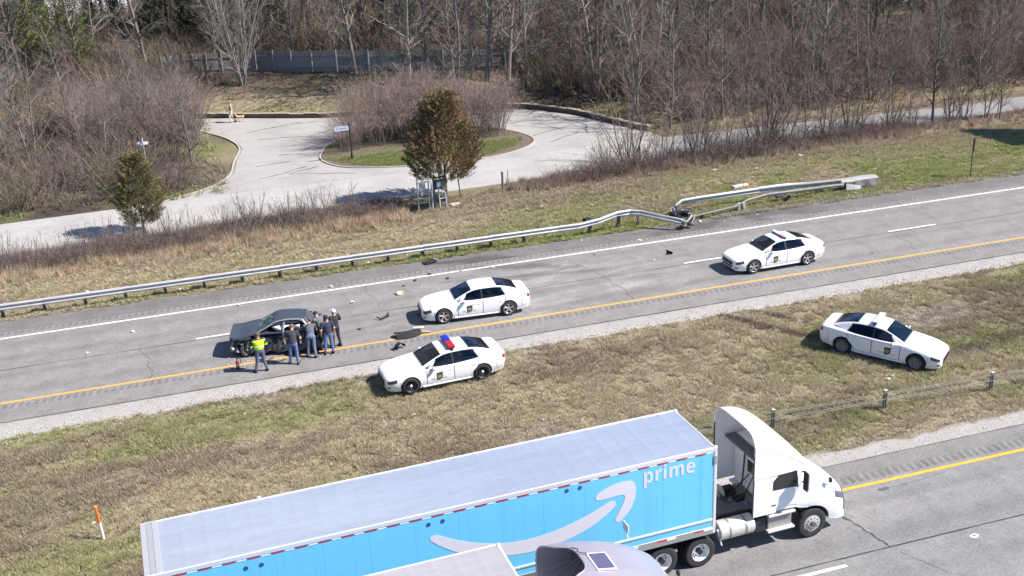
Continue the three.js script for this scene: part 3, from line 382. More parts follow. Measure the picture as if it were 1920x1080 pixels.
// ---------------------------------------------------------------- the wreck
{
  const paint = mat([0.06, 0.07, 0.09], 0.36, 0.2, { clearcoat: 0.5, clearcoatRoughness: 0.2 }), inner = mat([0.08, 0.078, 0.08], 0.9), torn = mat([0.075, 0.08, 0.09], 0.55, 0.2), bare = mat([0.55, 0.55, 0.56], 0.4, 0.6), cloth = mat([0.72, 0.70, 0.64], 0.9), seatM = mat([0.06, 0.058, 0.06], 0.95);
  const t = thing('wrecked_car', 'dark blue grey car with torn open side and shattered windscreen beside officers', 'car', [3.35, 0.004, -46.35], PI - 0.21);
  const tab = SEDAN.map(r => { const q = r.slice(); q[0] *= 0.9; for (const k of [7, 8, 9]) q[k] += 0; q[6] += 0.06; q[8] += 0.07; q[9] += 0.08; if (q[0] > 1.3) { const k = smooth(1.3, 2.1, q[0]); q[6] = lerp(q[6], 0.86, k); q[8] = lerp(q[8], 0.96, k); q[9] = lerp(q[9], 1.0, k); q[2] = Math.max(q[2], 0.78); q[3] = Math.max(q[3], 0.86); q[5] = Math.max(q[5], 0.82); q[7] = Math.max(q[7], 0.64); } return q; });
  const S0 = sectionSurface(tab, bodyRows), dent = (p, a) => { const n = fbm(p[0] * 3 + 5, p[1] * 3 + p[2] * 2, 3, 7) - 0.5; return [p[0] + a * n, p[1] + a * 0.6 * n, p[2] + a * n * (p[2] > 0 ? -0.6 : 1.4)]; };
  const S = (x, s) => dent(S0(x, s), x > 1.7 || x < -1.3 ? 0.18 : 0.07);
  const body = closedLoft(S, [...range(-1.75, 2.06, 50)], 64);
  // left side (local -z) is torn off from the front wheel to the tail; the nose is gone below the bonnet
  const cuts = [mergeVertices(box(2.7, 0.62, 0.9, -0.15, 0.71, -0.93)), mergeVertices(box(0.9, 0.62, 1.9, 2.25, 0.50, 0.0)), mergeVertices(box(1.5, 0.66, 0.62, 1.62, 0.50, -0.88)), wheelCut(1.4, 0.88), wheelCut(-1.38, 0.88), mergeVertices(box(1.0, 0.7, 1.3, -1.75, 0.95, -0.5))];
  const c = subtract(body, paint, cuts, inner); const b = new THREE.Mesh(c.geometry, c.material); b.name = 'body'; b.castShadow = b.receiveShadow = true; t.add(b);
  const cabTab = SEDANCAB.map(r => { const q = r.slice(); q[0] = q[0] * 0.88; q[1] += 0.10; q[3] += 0.07; return q; }), G0 = sectionSurface(cabTab, cabinRows), G = (x, s) => dent(G0(x, s), x < -1.0 ? 0.22 : 0.04);
  mesh('roof', sheet(30, 30, (u, v) => G(lerp(-1.15, 0.16, u), lerp(0.42, 1.58, v))), paint, t);
  mesh('pillar', sheet(20, 4, (u, v) => G(lerp(0.12, 0.93, u), lerp(1.47, 1.58, v))), paint, t); mesh('pillar', sheet(20, 4, (u, v) => G(lerp(0.12, 0.93, u), lerp(0.42, 0.56, v))), paint, t);
  mesh('far_side', sheet(30, 8, (u, v) => G(lerp(-1.35, 0.9, u), lerp(0.0, 0.44, v))), paint, t);
  mesh('rear_roof', sheet(14, 20, (u, v) => { const p = G(lerp(-1.62, -1.16, u), lerp(0.5, 1.45, v)); p[1] -= 0.42 * (1 - u) + 0.07 * Math.sin(v * 17 + u * 5) * (1 - u); return p; }), torn, t);
  const crackTex = tex(256, 256, (u, v) => { let w = 0; const cx = 0.62, cy = 0.62, a = Math.atan2(v - cy, u - cx), r = Math.hypot(u - cx, v - cy); w = Math.max(clamp(1 - Math.abs(((a * 5.3 + 2 * tile(u, v, 4, 5, 3)) % 1 + 1) % 1 - 0.5) * 9), clamp(1 - Math.abs(((r * 14 + 2 * tile(u, v, 5, 3, 3)) % 1 + 1) % 1 - 0.5) * 10)); const hz = clamp((tile(u, v, 10, 9, 4) - 0.45) * 2.2); const k = clamp(0.04 + 0.35 * w * hz + 0.3 * hz); return [k * 0.7, k * 1.15, k * 1.15]; });
  mesh('windscreen', sheet(20, 22, (u, v) => { const p = G(lerp(0.17, 0.88, u), lerp(0.57, 1.46, v)); p[1] -= 0.05 * Math.sin(PI * u) * Math.sin(PI * v) - 0.006; return p; }), new THREE.MeshStandardMaterial({ map: crackTex, roughness: 0.3, side: THREE.DoubleSide }), t);
  mesh('bonnet', sheet(18, 22, (u, v) => { const p = S0(lerp(0.86, 2.10, u), lerp(0.68, 1.32, v)); p[1] += 0.02 + 0.015 * Math.sin(u * 7) ; return p; }), paint, t);
  mesh('cabin_floor', [box(3.0, 0.06, 1.5, -0.2, 0.30, 0.1), box(0.3, 0.5, 1.45, 0.78, 0.72, 0.05, 0.08), box(0.08, 0.55, 1.5, 1.0, 0.7, 0.05)], inner, t);
  for (const [x, z] of [[0.0, -0.35], [0.0, 0.38], [-0.95, 0.0]]) { const w = x < -0.5 ? 1.25 : 0.5; const s = mesh('seat', [box(0.5, 0.16, w, x, 0.50, z, 0.05), box(0.15, 0.62, w, x - 0.3, 0.82, z, 0.06).rotateZ(0)], seatM, t); mesh('headrest', box(0.1, 0.17, Math.min(w, 0.26), x - 0.32, 1.2, z, 0.04), seatM, s); }
  mesh('engine', [box(0.42, 0.40, 0.8, 1.80, 0.55, -0.02, 0.06), box(0.2, 0.5, 1.15, 2.06, 0.50, 0.0, 0.04), cyl(0.1, 0.1, 0.3, 'z', 1.78, 0.62, -0.56, 14)], inner, t);
  mesh('front_panel', sheet(10, 14, (u, v) => [2.04 + 0.06 * Math.sin(u * 6 + v * 3), lerp(0.14, 0.90, u), lerp(-0.78, 0.78, v) + 0.04 * Math.sin(u * 9)]), inner, t);
  const R = rng(5), scraps = []; for (let k = 0; k < 16; k++) { const x = 1.35 + R() * 0.75, y = 0.3 + R() * 0.45, z = -0.62 - R() * 0.28; scraps.push(box(0.05 + R() * 0.2, 0.04 + R() * 0.08, 0.04 + R() * 0.05).rotateZ(R() * 3).rotateY(R() * 3).translate(x, y, z)); } mesh('suspension', scraps, bare, t);
  const tornG = []; for (let k = 0; k < 9; k++) { const x = -1.75 + k * 0.34; tornG.push(sheet(5, 7, (u, v) => [x + u * 0.42 + 0.06 * Math.sin(v * 5 + k), lerp(0.22, 0.5 + 0.5 * hash2(k, 4), v), -0.78 - 0.09 * Math.sin(v * 4 + k * 1.7) - 0.06 * hash2(k, u * 5 | 0)])); } mesh('torn_panel', tornG, torn, t);
  mesh('curtain_airbag', sheet(18, 8, (u, v) => [lerp(-0.95, 0.25, u), 1.30 - 0.30 * v * (0.55 + 0.45 * Math.sin(u * 9 + 1)), -0.72 - 0.07 * Math.sin(v * 4 + u * 8)]), cloth, t);
  mesh('side_beam', [tube([[0.9, 1.06, -0.78], [0.45, 1.28, -0.74], [0.1, 1.46, -0.70], [-0.5, 1.54, -0.68], [-1.05, 1.50, -0.68]], 0.032, 8), tube([[-0.25, 0.35, -0.86], [-0.2, 0.9, -0.84], [-0.28, 1.46, -0.72]], 0.045, 8), tube([[-1.3, 0.8, -0.82], [-1.25, 1.2, -0.75], [-1.05, 1.5, -0.68]], 0.05, 8)], bare, t);
  mesh('steering_wheel', new THREE.TorusGeometry(0.18, 0.018, 8, 24).rotateY(PI / 2).rotateZ(-0.3).translate(0.55, 0.98, -0.35), black, t);
  const crumple = []; for (let k = 0; k < 8; k++) crumple.push(sheet(6, 6, (u, v) => [-2.0 + 0.1 * k + 0.1 * Math.sin(v * 6 + k), 0.32 + (0.35 + 0.45 * hash2(k, v * 6 | 0)) * u + 0.07 * Math.sin(v * 5 + k * 2), lerp(-0.8, 0.8, v) + 0.1 * Math.sin(u * 7 + k)])); mesh('crumpled_tail', crumple, torn, t);
  for (let k = 0; k < 8; k++) mesh('crushed_plate', sheet(6, 6, (u, v) => [-1.6 + k * 0.36 + 0.5 * (u - 0.5) + 0.05 * Math.sin(v * 9 + k), 0.26 + (0.3 + 0.4 * hash2(k, 9)) * v + 0.06 * Math.sin(u * 8 + k * 3), -0.86 - 0.10 * Math.sin(u * 6 + v * 4 + k * 2) - 0.1 * hash2(k, 2)]), k % 3 ? torn : paint, t);
  for (let k = 0; k < 6; k++) mesh('crushed_plate', sheet(5, 5, (u, v) => [1.05 + k * 0.18 + 0.3 * (u - 0.5), 0.2 + 0.5 * v * (0.5 + hash2(k, 4)), -0.6 - 0.3 * hash2(k, 6) - 0.08 * Math.sin(u * 7 + v * 5 + k)]), k % 2 ? inner : torn, t);
  mesh('twisted_door', sheet(12, 10, (u, v) => [lerp(-1.35, -0.35, u), lerp(0.24, 0.86, v) + 0.05 * Math.sin(u * 8), -0.98 - 0.12 * Math.sin(u * 5 + v * 3) - 0.10 * v * u]), paint, t); mesh('torn_sill', sheet(14, 4, (u, v) => [lerp(-0.4, 1.05, u), lerp(0.16, 0.36, v) + 0.04 * Math.sin(u * 14), -0.92 - 0.07 * Math.sin(u * 9 + v)]), torn, t);
  const shards = []; for (let k = 0; k < 26; k++) shards.push(box(0.03 + 0.06 * hash2(k, 1), 0.012, 0.03 + 0.05 * hash2(k, 2)).rotateY(k).translate(lerp(-1.9, 2.2, hash2(k, 3)), 0.01, -1.1 - 0.55 * hash2(k, 4))); mesh('broken_glass', shards, mat([0.45, 0.55, 0.54], 0.2), t).userData.kind = 'stuff';
  for (const [x, z, y, r] of [[1.4, 0.8, 0.33, 0], [-1.38, 0.8, 0.33, 0], [-1.38, -0.66, 0.30, 0.3], [1.42, -0.68, 0.27, 0.5]]) { const w = carWheel(t, x, z, 'grey'); w.position.y = y + 0.03; w.rotation.x += r * 0.5; w.rotation.y += r; }
}
// ---------------------------------------------------------------- lorries
const font = await new FontLoader().loadAsync('fonts/droid/droid_sans_bold.typeface.json');
const silver = mat([0.55, 0.55, 0.56], 0.35, 0.8), castGrey = mat([0.16, 0.16, 0.165], 0.6, 0.4), frameBlack = mat([0.02, 0.02, 0.022], 0.7);
function truckWheel(parent, x, z, rimMat, { dual = false, front = false } = {}) {
  const g = new THREE.Group(); g.name = 'wheel'; g.position.set(x, 0.51, z); if (z < 0) g.rotation.y = PI; parent.add(g);
  const tyres = [tyreGeo(0.51, 0.28, 0.30)]; mesh('tyre', tyres[0], rubber, g); if (dual) mesh('inner_tyre', tyreGeo(0.51, 0.28, 0.30).translate(0, 0, -0.33), rubber, g);
  const prof = front ? [[0.30, 0.10], [0.29, 0.125], [0.25, 0.10], [0.235, 0.125], [0.16, 0.15], [0.12, 0.15], [0, 0.16]] : [[0.30, 0.13], [0.285, 0.14], [0.27, 0.06], [0.25, -0.04], [0.15, -0.055], [0.14, -0.02], [0, -0.02]];
  mesh('rim', new THREE.LatheGeometry(prof.map(p => new THREE.Vector2(...p)), 32).rotateX(PI / 2), rimMat, g);
  mesh('hub', cyl(0.10, 0.085, front ? 0.10 : 0.16, 'z', 0, 0, front ? 0.18 : 0.03, 18), front ? castGrey : steelBlack, g);
  const holes = []; for (let k = 0; k < 10; k++) { const a = k / 10 * 2 * PI; holes.push(cyl(0.024, 0.024, 0.02, 'z', 0.195 * Math.cos(a), 0.195 * Math.sin(a), front ? 0.138 : -0.045, 8)); }
  const h = mesh('hand_holes', holes, frameBlack, g); h.userData.kind = 'stuff'; return g;
}
// a 53-foot box trailer: local x from -8.075 (rear) to 8.075 (front), near side +z
function boxTrailer(name, label, sideMat, roofMat, pos, turn, { marks } = {}) {
  const t = thing(name, label, 'trailer', pos, turn); const L = 16.15, W = 2.58, H = 4.11, B = 1.20;
  mesh('side_wall', box(L - 0.12, H - B - 0.22, 0.03, 0, (H + B) / 2 + 0.02, W / 2 - 0.02), sideMat, t); mesh('side_wall', box(L - 0.12, H - B - 0.22, 0.03, 0, (H + B) / 2 + 0.02, -W / 2 + 0.02), sideMat, t);
  mesh('front_wall', box(0.05, H - B - 0.1, W - 0.1, L / 2 - 0.03, (H + B) / 2, 0), mat([0.6, 0.6, 0.62], 0.5), t);
  mesh('roof', sheet(312, 8, (u, v) => [lerp(-L / 2 + 0.45, L / 2 - 0.08, u), H - 0.01 + 0.012 * Math.sin(PI * v) + 0.006 * Math.pow(Math.abs(Math.cos(u * PI * 26)), 14), lerp(-W / 2 + 0.05, W / 2 - 0.05, v)]), roofMat, t);
  for (let k = 0; k < 3; k++) mesh('rear_roof_panel', box(0.145, 0.02, W - 0.06, -L / 2 + 0.08 + k * 0.15, H + 0.008, 0, 0.006), k % 2 ? mat([0.40, 0.41, 0.43], 0.45, 0.3) : mat([0.46, 0.47, 0.49], 0.45, 0.3), t);
  const rail = mat([0.78, 0.78, 0.79], 0.35, 0.4), redTape = mat([0.50, 0.035, 0.045], 0.4), whiteTape = mat([0.85, 0.85, 0.85], 0.4);
  for (const s of [1, -1]) {
    mesh('top_rail', box(L, 0.13, 0.06, 0, H - 0.055, s * (W / 2 - 0.012), 0.015), rail, t);
    mesh('bottom_rail', box(L, 0.24, 0.05, 0, B + 0.08, s * (W / 2 - 0.012), 0.01), silver, t);
    mesh('rub_rail', box(L * 0.985, 0.07, 0.035, 0, B + 0.46, s * (W / 2 + 0.006), 0.01), rail, t);
    const corner = mesh('front_post', box(0.12, H - B + 0.06, 0.1, L / 2 - 0.05, (H + B) / 2, s * (W / 2 - 0.035), 0.03), rail, t);
    mesh('rear_post', box(0.14, H - 0.5, 0.1, -L / 2 + 0.07, H / 2 + 0.25, s * (W / 2 - 0.035), 0.02), rail, t);
    if (s > 0) { for (let k = 0; k < 26; k++) { mesh('reflective_tape', box(0.3, 0.048, 0.004, -7.85 + k * 0.615, H - 0.145, s * (W / 2 + 0.004)), redTape, t); mesh('reflective_tape', box(0.24, 0.048, 0.004, -7.55 + k * 0.615, H - 0.145, s * (W / 2 + 0.004)), whiteTape, t); if (k % 2) { mesh('reflective_tape', box(0.3, 0.05, 0.004, -7.85 + k * 0.615, B + 0.14, s * (W / 2 + 0.018)), redTape, t); mesh('reflective_tape', box(0.3, 0.05, 0.004, -7.55 + k * 0.615, B + 0.14, s * (W / 2 + 0.018)), whiteTape, t); } }
      mesh('corner_shield', box(0.1, 0.30, 0.012, L / 2 - 0.07, H - 0.42, W / 2 + 0.018, 0.004), mat([0.35, 0.35, 0.37], 0.5, 0.5), t); }
  }
  if (marks) for (let k = 0; k < 13; k++) { mesh('panel_seam', box(0.014, H - B - 0.66, 0.004, -L / 2 + 1.24 * (k + 0.6), (H + B) / 2 + 0.16, W / 2 - 0.005), marks.seam, t); }
  mesh('floor', box(L - 0.2, 0.1, W - 0.12, 0, B + 0.03, 0), frameBlack, t);
  mesh('rear_door', box(0.04, H - B - 0.2, W - 0.2, -L / 2 + 0.03, (H + B) / 2, 0), sideMat, t);
  mesh('landing_gear', [bar([5.2, B, 0.7], [5.2, 0.35, 0.7], 0.07, 8), bar([5.2, B, -0.7], [5.2, 0.35, -0.7], 0.07, 8), box(0.3, 0.04, 0.3, 5.2, 0.33, 0.7), box(0.3, 0.04, 0.3, 5.2, 0.33, -0.7), bar([5.2, 0.8, 0.7], [5.2, 0.8, -0.7], 0.03)], silver, t);
  mesh('bogie', [box(3.2, 0.18, 1.0, -5.8, 0.95, 0), bar([-6.5, 0.51, -1], [-6.5, 0.51, 1], 0.07, 8), bar([-5.25, 0.51, -1], [-5.25, 0.51, 1], 0.07, 8)], frameBlack, t);
  for (const x of [-6.5, -5.25]) for (const s of [1, -1]) truckWheel(t, x, s * 1.08, mat([0.75, 0.75, 0.76], 0.4, 0.3), { dual: true });
  return t;
}
const sideTex = tex(1024, 256, (u, v) => { const st = tile(u, 0.37, 160, 5, 3), d = tile(u, v, 8, 3, 4), k = 1 - 0.05 * d - 0.09 * clamp((st - 0.55) * 4) * (0.4 + 0.6 * tile(u, v, 12, 9, 3)); return [k, k, k * 0.995]; });
const blueSide = new THREE.MeshPhysicalMaterial({ color: col([0.15, 0.535, 0.81]), map: sideTex, roughness: 0.42, side: THREE.DoubleSide });
const roofTex = tex(512, 256, (u, v) => { const k = 0.86 + 0.18 * (tile(u, v, 6, 3, 5) - 0.5) + 0.12 * (tile(u, v, 40, 5, 2) - 0.5); return [k, k, k]; });
const roofSkyTint = new THREE.MeshPhysicalMaterial({ color: col([0.80, 0.87, 0.95]), map: roofTex, roughness: 0.36, metalness: 0.68, side: THREE.DoubleSide });  // pale metal roof; blue of the mirrored sky is put into its colour
const TURN = 0.0356, TC = [5.78, YN + 0.002, -26.74];
const along = (d, z = 0) => [TC[0] + d * Math.cos(TURN) + z * Math.sin(TURN), TC[1], TC[2] - d * Math.sin(TURN) + z * Math.cos(TURN)];
{
  const t = boxTrailer('box_trailer', 'long sky blue box trailer with white curved arrow and lettering', blueSide, roofSkyTint, TC, TURN, { marks: { seam: mat([0.11, 0.50, 0.80], 0.5) } });
  const white = mat([0.62, 0.605, 0.655], 0.45), z = 1.29 - 0.0005;
  const X = d => d - 5.78;
  const swoosh = new THREE.Shape(); // the curved stroke under the word
  swoosh.moveTo(X(5.06), 3.22); swoosh.bezierCurveTo(X(5.0), 3.36, X(5.18), 3.40, X(5.35), 3.30); swoosh.bezierCurveTo(X(6.3), 2.72, X(7.2), 2.50, X(8.0), 2.52); swoosh.bezierCurveTo(X(8.9), 2.55, X(9.6), 2.78, X(10.34), 3.10); swoosh.bezierCurveTo(X(10.52), 3.17, X(10.66), 3.04, X(10.52), 2.90); swoosh.bezierCurveTo(X(9.9), 2.34, X(8.9), 2.06, X(8.0), 2.08); swoosh.bezierCurveTo(X(6.7), 2.12, X(5.7), 2.55, X(5.06), 3.22);
  const head = new THREE.Shape();
  head.moveTo(X(10.0), 3.25); head.bezierCurveTo(X(9.9), 3.33, X(9.95), 3.42, X(10.08), 3.49); head.bezierCurveTo(X(10.4), 3.66, X(10.8), 3.72, X(11.08), 3.64); head.bezierCurveTo(X(11.25), 3.55, X(11.25), 3.25, X(11.16), 2.95); head.bezierCurveTo(X(11.08), 2.70, X(10.9), 2.50, X(10.72), 2.39); head.bezierCurveTo(X(10.60), 2.33, X(10.52), 2.40, X(10.57), 2.52); head.bezierCurveTo(X(10.78), 2.86, X(10.9), 3.10, X(10.85), 3.22); head.bezierCurveTo(X(10.7), 3.30, X(10.3), 3.20, X(10.0), 3.25);
  for (const [n, s] of [['arrow_stroke', swoosh], ['arrow_head', head]]) mesh(n, new THREE.ExtrudeGeometry(s, { depth: 0.004, bevelEnabled: false, curveSegments: 24 }).translate(0, 0, z), white, t);
  const g = new TextGeometry('prime', { font, size: 0.47, depth: 0.004, curveSegments: 8 }); g.computeBoundingBox(); const bb = g.boundingBox, w = bb.max.x - bb.min.x; g.scale(1.66 / w, 1.0, 1).translate(X(11.42), 3.44, z); mesh('lettering', g, white, t);
  for (const [d, y] of [[9.08, 3.80], [9.48, 3.80], [5.04, 3.74], [5.44, 3.75], [0.56, 3.7], [0.16, 3.7]]) mesh('vent_cap', cyl(0.065, 0.06, 0.02, 'z', X(d), y, 1.288, 14), mat([0.04, 0.08, 0.2], 0.5), t);
}
const fairRows = ([yt, w, yb, r]) => [[w, yb], [w, lerp(yb, yt, 0.5)], [w, yt - r * 0.9], [w - r * 0.45, yt - r * 0.2], [w - r, yt], [w * 0.4, yt + 0.03], [0, yt + 0.035]];
function tractor(label, paint, pos, turn, { hollow, dayCab, solar }) { // local x: 0 at the rear edge of the cab side panels, nose at +x
  const t = thing('semi_tractor', label, 'truck', pos, turn), liningMat = paint;  // fairing lining shares the plain cab paint
  const o = dayCab ? 0 : 1.3; // a sleeper cab is longer
  const FA = dayCab ? [[0, 4.10, 1.22, 2.6, 0.42], [0.45, 4.02, 1.23, 2.6, 0.42], [0.95, 3.78, 1.23, 2.6, 0.42], [1.4, 3.36, 1.21, 2.6, 0.36], [1.8, 2.93, 1.17, 2.6, 0.25]] : [[0, 4.06, 1.20, 2.4, 0.5], [0.9, 3.98, 1.22, 2.4, 0.55], [1.8, 3.73, 1.22, 2.4, 0.55], [2.4, 3.45, 1.20, 2.4, 0.5], [2.85, 3.14, 1.16, 2.4, 0.4], [3.1, 2.93, 1.12, 2.4, 0.3]];
  const rimX = s => { const m = s > 1 ? 2 - s : s; return dayCab ? 0 : 0.75 * smooth(0.42, 0.95, m); };
  const F = sectionSurface(FA, fairRows), xE = FA[FA.length - 1][0];
  mesh('roof_fairing', sheet(28, 48, (u, v) => F(lerp(rimX(v * 2), xE, u), v * 2)), paint, t);
  mesh('fairing_lining', sheet(20, 36, (u, v) => { const q0 = lerp(0.02, 1.98, v), p = F(lerp(rimX(q0) + 0.004, Math.max(hollow, rimX(q0) + 0.3), u), q0); return [p[0], p[1] - 0.035, p[2] * 0.975]; }), liningMat, t);
  mesh('fairing_rim', new THREE.TubeGeometry(new THREE.CatmullRomCurve3(Array.from({ length: 40 }, (_, i) => V(...F(rimX(i / 39 * 2), i / 39 * 2))).map(p => p.multiply(V(1, 0.997, 0.99)))), 80, 0.028, 6), paint, t);
  const CAB = [[hollow, 1.30, 1.17, 1.20, 1.95, 1.19, 2.62, 1.1, 2.95, 2.97], [o + 1.5, 1.26, 1.17, 1.20, 1.9, 1.18, 2.62, 1.08, 2.95, 2.98], [o + 1.72, 1.18, 1.16, 1.19, 1.75, 1.17, 2.45, 1.03, 2.86, 2.9], [o + 2.1, 1.05, 1.15, 1.18, 1.5, 1.12, 1.98, 0.96, 2.32, 2.38], [o + 2.42, 0.72, 1.16, 1.20, 1.35, 1.06, 1.76, 0.86, 1.95, 2.02], [o + 2.85, 0.52, 1.17, 1.22, 1.15, 1.06, 1.60, 0.8, 1.76, 1.82], [o + 3.2, 0.42, 1.14, 1.18, 1.0, 1.0, 1.42, 0.72, 1.58, 1.63], [o + 3.42, 0.40, 1.04, 1.08, 0.9, 0.92, 1.28, 0.62, 1.42, 1.46], [o + 3.5, 0.46, 0.9, 0.95, 0.85, 0.82, 1.15, 0.5, 1.28, 1.31]];
  const S = sectionSurface(CAB, bodyRows);
  const cut = subtract(closedLoft(S, range(hollow, o + 3.5, 52), 72), paint, [mergeVertices(cyl(0.60, 0.60, 0.7, 'z', o + 2.2, 0.55, 1.05, 36)), mergeVertices(cyl(0.60, 0.60, 0.7, 'z', o + 2.2, 0.55, -1.05, 36))], wellMat);
  const b = new THREE.Mesh(cut.geometry, cut.material); b.name = 'cab'; b.castShadow = b.receiveShadow = true; t.add(b);
  mesh('windscreen', patch(S, o + 1.76, o + 2.36, 0.80, 1.20, 12, 24, 0.008), mat([0.02, 0.05, 0.10], 0.05), t);  // pane colour carries the blue of the reflected sky
  for (const s of [1, -1]) {
    const q = v => s > 0 ? v : 2 - v, x0 = o + 0.62;
    mesh('side_extender', sheet(8, 10, (u, v) => [lerp(0, hollow + 0.04, u), lerp(1.28, 2.7, v), s * (1.21 + 0.01 * Math.sin(PI * u))]), paint, t);
    mesh('extender_trim', box(0.035, 2.15, 0.05, -0.01, 2.36, s * 1.205, 0.01), mat([0.06, 0.06, 0.075], 0.6), t);
    const door = mesh('door', patch(S, o + 0.62, o + 1.6, q(0.36), q(0.64), 10, 14, 0.008), paint, t);
    mesh('side_window', patch(S, o + 0.66, v => lerp(o + 1.58, o + 1.50, smooth(0.53, 0.69, s > 0 ? v : 2 - v)), q(0.53), q(0.69), 10, 6, 0.014), mat([0.035, 0.035, 0.037], 0.12), door);
    mesh('handle', box(0.16, 0.04, 0.03, o + 0.72, 1.55, s * 1.215, 0.01), black, door);
    const m = mesh('wing_mirror', box(0.16, 0.62, 0.26, o + 1.72, 2.35, s * 1.5, 0.05), paint, t); mesh('mirror_face', box(0.03, 0.66, 0.24, o + 1.635, 2.33, s * 1.5, 0.02), frameBlack, m); mesh('mirror_arm', [bar([o + 1.72, 2.5, s * 1.15], [o + 1.72, 2.5, s * 1.45], 0.02), bar([o + 1.72, 2.15, s * 1.15], [o + 1.72, 2.15, s * 1.45], 0.02)], black, m);
    mesh('hood_mirror', [bar([o + 2.75, 1.6, s * 0.98], [o + 2.8, 1.86, s * 1.12], 0.014), box(0.09, 0.16, 0.13, o + 2.8, 1.90, s * 1.13, 0.03)], black, t);
    mesh('headlight', patch(S, o + 3.0, o + 3.36, q(0.56), q(0.635), 8, 5, 0.01), mat([0.10, 0.10, 0.14], 0.1), t);
    const tank = mesh('fuel_tank', new THREE.LatheGeometry([[0, -0.62], [0.27, -0.61], [0.31, -0.57], [0.31, 0.57], [0.27, 0.61], [0, 0.62]].map(p => new THREE.Vector2(...p)), 28).rotateZ(-PI / 2).translate(-0.48, 0.93, s * 0.92), mat([0.68, 0.66, 0.60], 0.4, 0.5), t);
    for (const x of [-0.75, -0.2]) mesh('tank_strap', cyl(0.318, 0.318, 0.06, 'x', x, 0.93, s * 0.92, 28), mat([0.26, 0.24, 0.21], 0.5, 0.4), tank);
    const step = mesh('step_box', box(0.85, 0.55, 0.3, o + 1.05, 0.86, s * 0.95, 0.03), mat([0.30, 0.29, 0.28], 0.5, 0.3), t); for (const y of [1.16, 0.60]) mesh('step', box(0.95, 0.07, 0.34, o + 1.05, y, s * 1.06, 0.02), mat([0.72, 0.70, 0.66], 0.4, 0.4), step);
    mesh('battery_box', box(0.36, 0.5, 0.3, o + 0.38, 0.85, s * 0.93, 0.02), frameBlack, t);
    for (const x of [-1.78, -3.06]) truckWheel(t, x, s * 1.08, mat([0.80, 0.80, 0.80], 0.4, 0.2), { dual: true });
    truckWheel(t, o + 2.2, s * 1.06, mat([0.62, 0.60, 0.56], 0.4, 0.5), { front: true });
    mesh('mud_flap', box(0.02, 0.55, 0.55, -3.7, 0.6, s * 1.05), frameBlack, t);
    mesh('quarter_fender', bar([-1.0, 0.5, s * 1.1], [-1.15, 1.08, s * 1.1], 0.03, 6), mat([0.8, 0.8, 0.8], 0.5), t);
  }
  mesh('grille', patch(S, o + 3.34, o + 3.492, 0.42, 1.58, 6, 30, 0.008), mat([0.09, 0.09, 0.10], 0.4), t);
  mesh('bumper', box(0.3, 0.34, 2.2, o + 3.32, 0.50, 0, 0.1), paint, t);
  mesh('chassis', [box(4.6, 0.24, 0.08, -1.6, 0.93, 0.43), box(4.6, 0.24, 0.08, -1.6, 0.93, -0.43), box(0.1, 0.2, 0.86, -3.8, 0.93, 0), bar([-1.78, 0.51, -1], [-1.78, 0.51, 1], 0.09, 8), bar([-3.06, 0.51, -1], [-3.06, 0.51, 1], 0.09, 8), bar([o + 2.2, 0.51, -0.9], [o + 2.2, 0.51, 0.9], 0.06, 8)], frameBlack, t);
  mesh('deck_plate', box(1.0, 0.03, 0.78, -0.35, 1.07, 0), mat([0.16, 0.165, 0.175], 0.5, 0.5), t);
  mesh('fifth_wheel', box(1.0, 0.12, 0.9, -2.4, 1.12, 0, 0.04), frameBlack, t);
  if (!dayCab) mesh('sleeper_roof', sheet(12, 8, (u, v) => [lerp(0.12, 2.1, u), lerp(3.0, 3.35, u), lerp(-1.15, 1.15, v)]), mat([0.3, 0.29, 0.31], 0.7), t);
  const wall = mesh('rear_wall', box(0.05, 1.7, 2.28, hollow - 0.03, 2.1, 0, 0.02), mat([0.74, 0.75, 0.76], 0.5), t);
  if (dayCab) { mesh('rear_window', box(0.03, 0.42, 1.15, hollow - 0.065, 2.16, 0.25, 0.02), mat([0.04, 0.04, 0.042], 0.1), wall); mesh('roof_ledge', box(0.5, 0.08, 2.3, hollow - 0.2, 2.9, 0, 0.02), mat([0.12, 0.125, 0.14], 0.7), wall); mesh('work_lamp', box(0.05, 0.05, 0.4, hollow - 0.45, 2.95, 0.95, 0.015), mat([0.8, 0.8, 0.74], 0.4), wall); }
  mesh('exhaust_pipe', bar([hollow - 0.18, 1.0, 0.72], [hollow - 0.18, 2.9, 0.95], 0.05, 10), mat([0.06, 0.06, 0.07], 0.5), t);
  mesh('air_line', [tube([[hollow - 0.08, 1.9, -0.2], [0.2, 1.35, -0.3], [-0.3, 1.25, 0.0], [-0.55, 1.7, 0.1]], 0.02, 6, 40), tube([[hollow - 0.08, 1.95, 0.05], [0.25, 1.45, 0.2], [-0.2, 1.3, 0.15], [-0.55, 1.7, 0.2]], 0.02, 6, 40), tube([[hollow - 0.08, 2.7, -0.5], [hollow - 0.2, 2.0, -0.35], [hollow - 0.15, 1.4, -0.5]], 0.03, 6, 30)], black, t);
  mesh('marker_lamp', box(0.05, 0.04, 0.1, o + 1.66, 3.0, 0, 0.01), lensAmber, t);
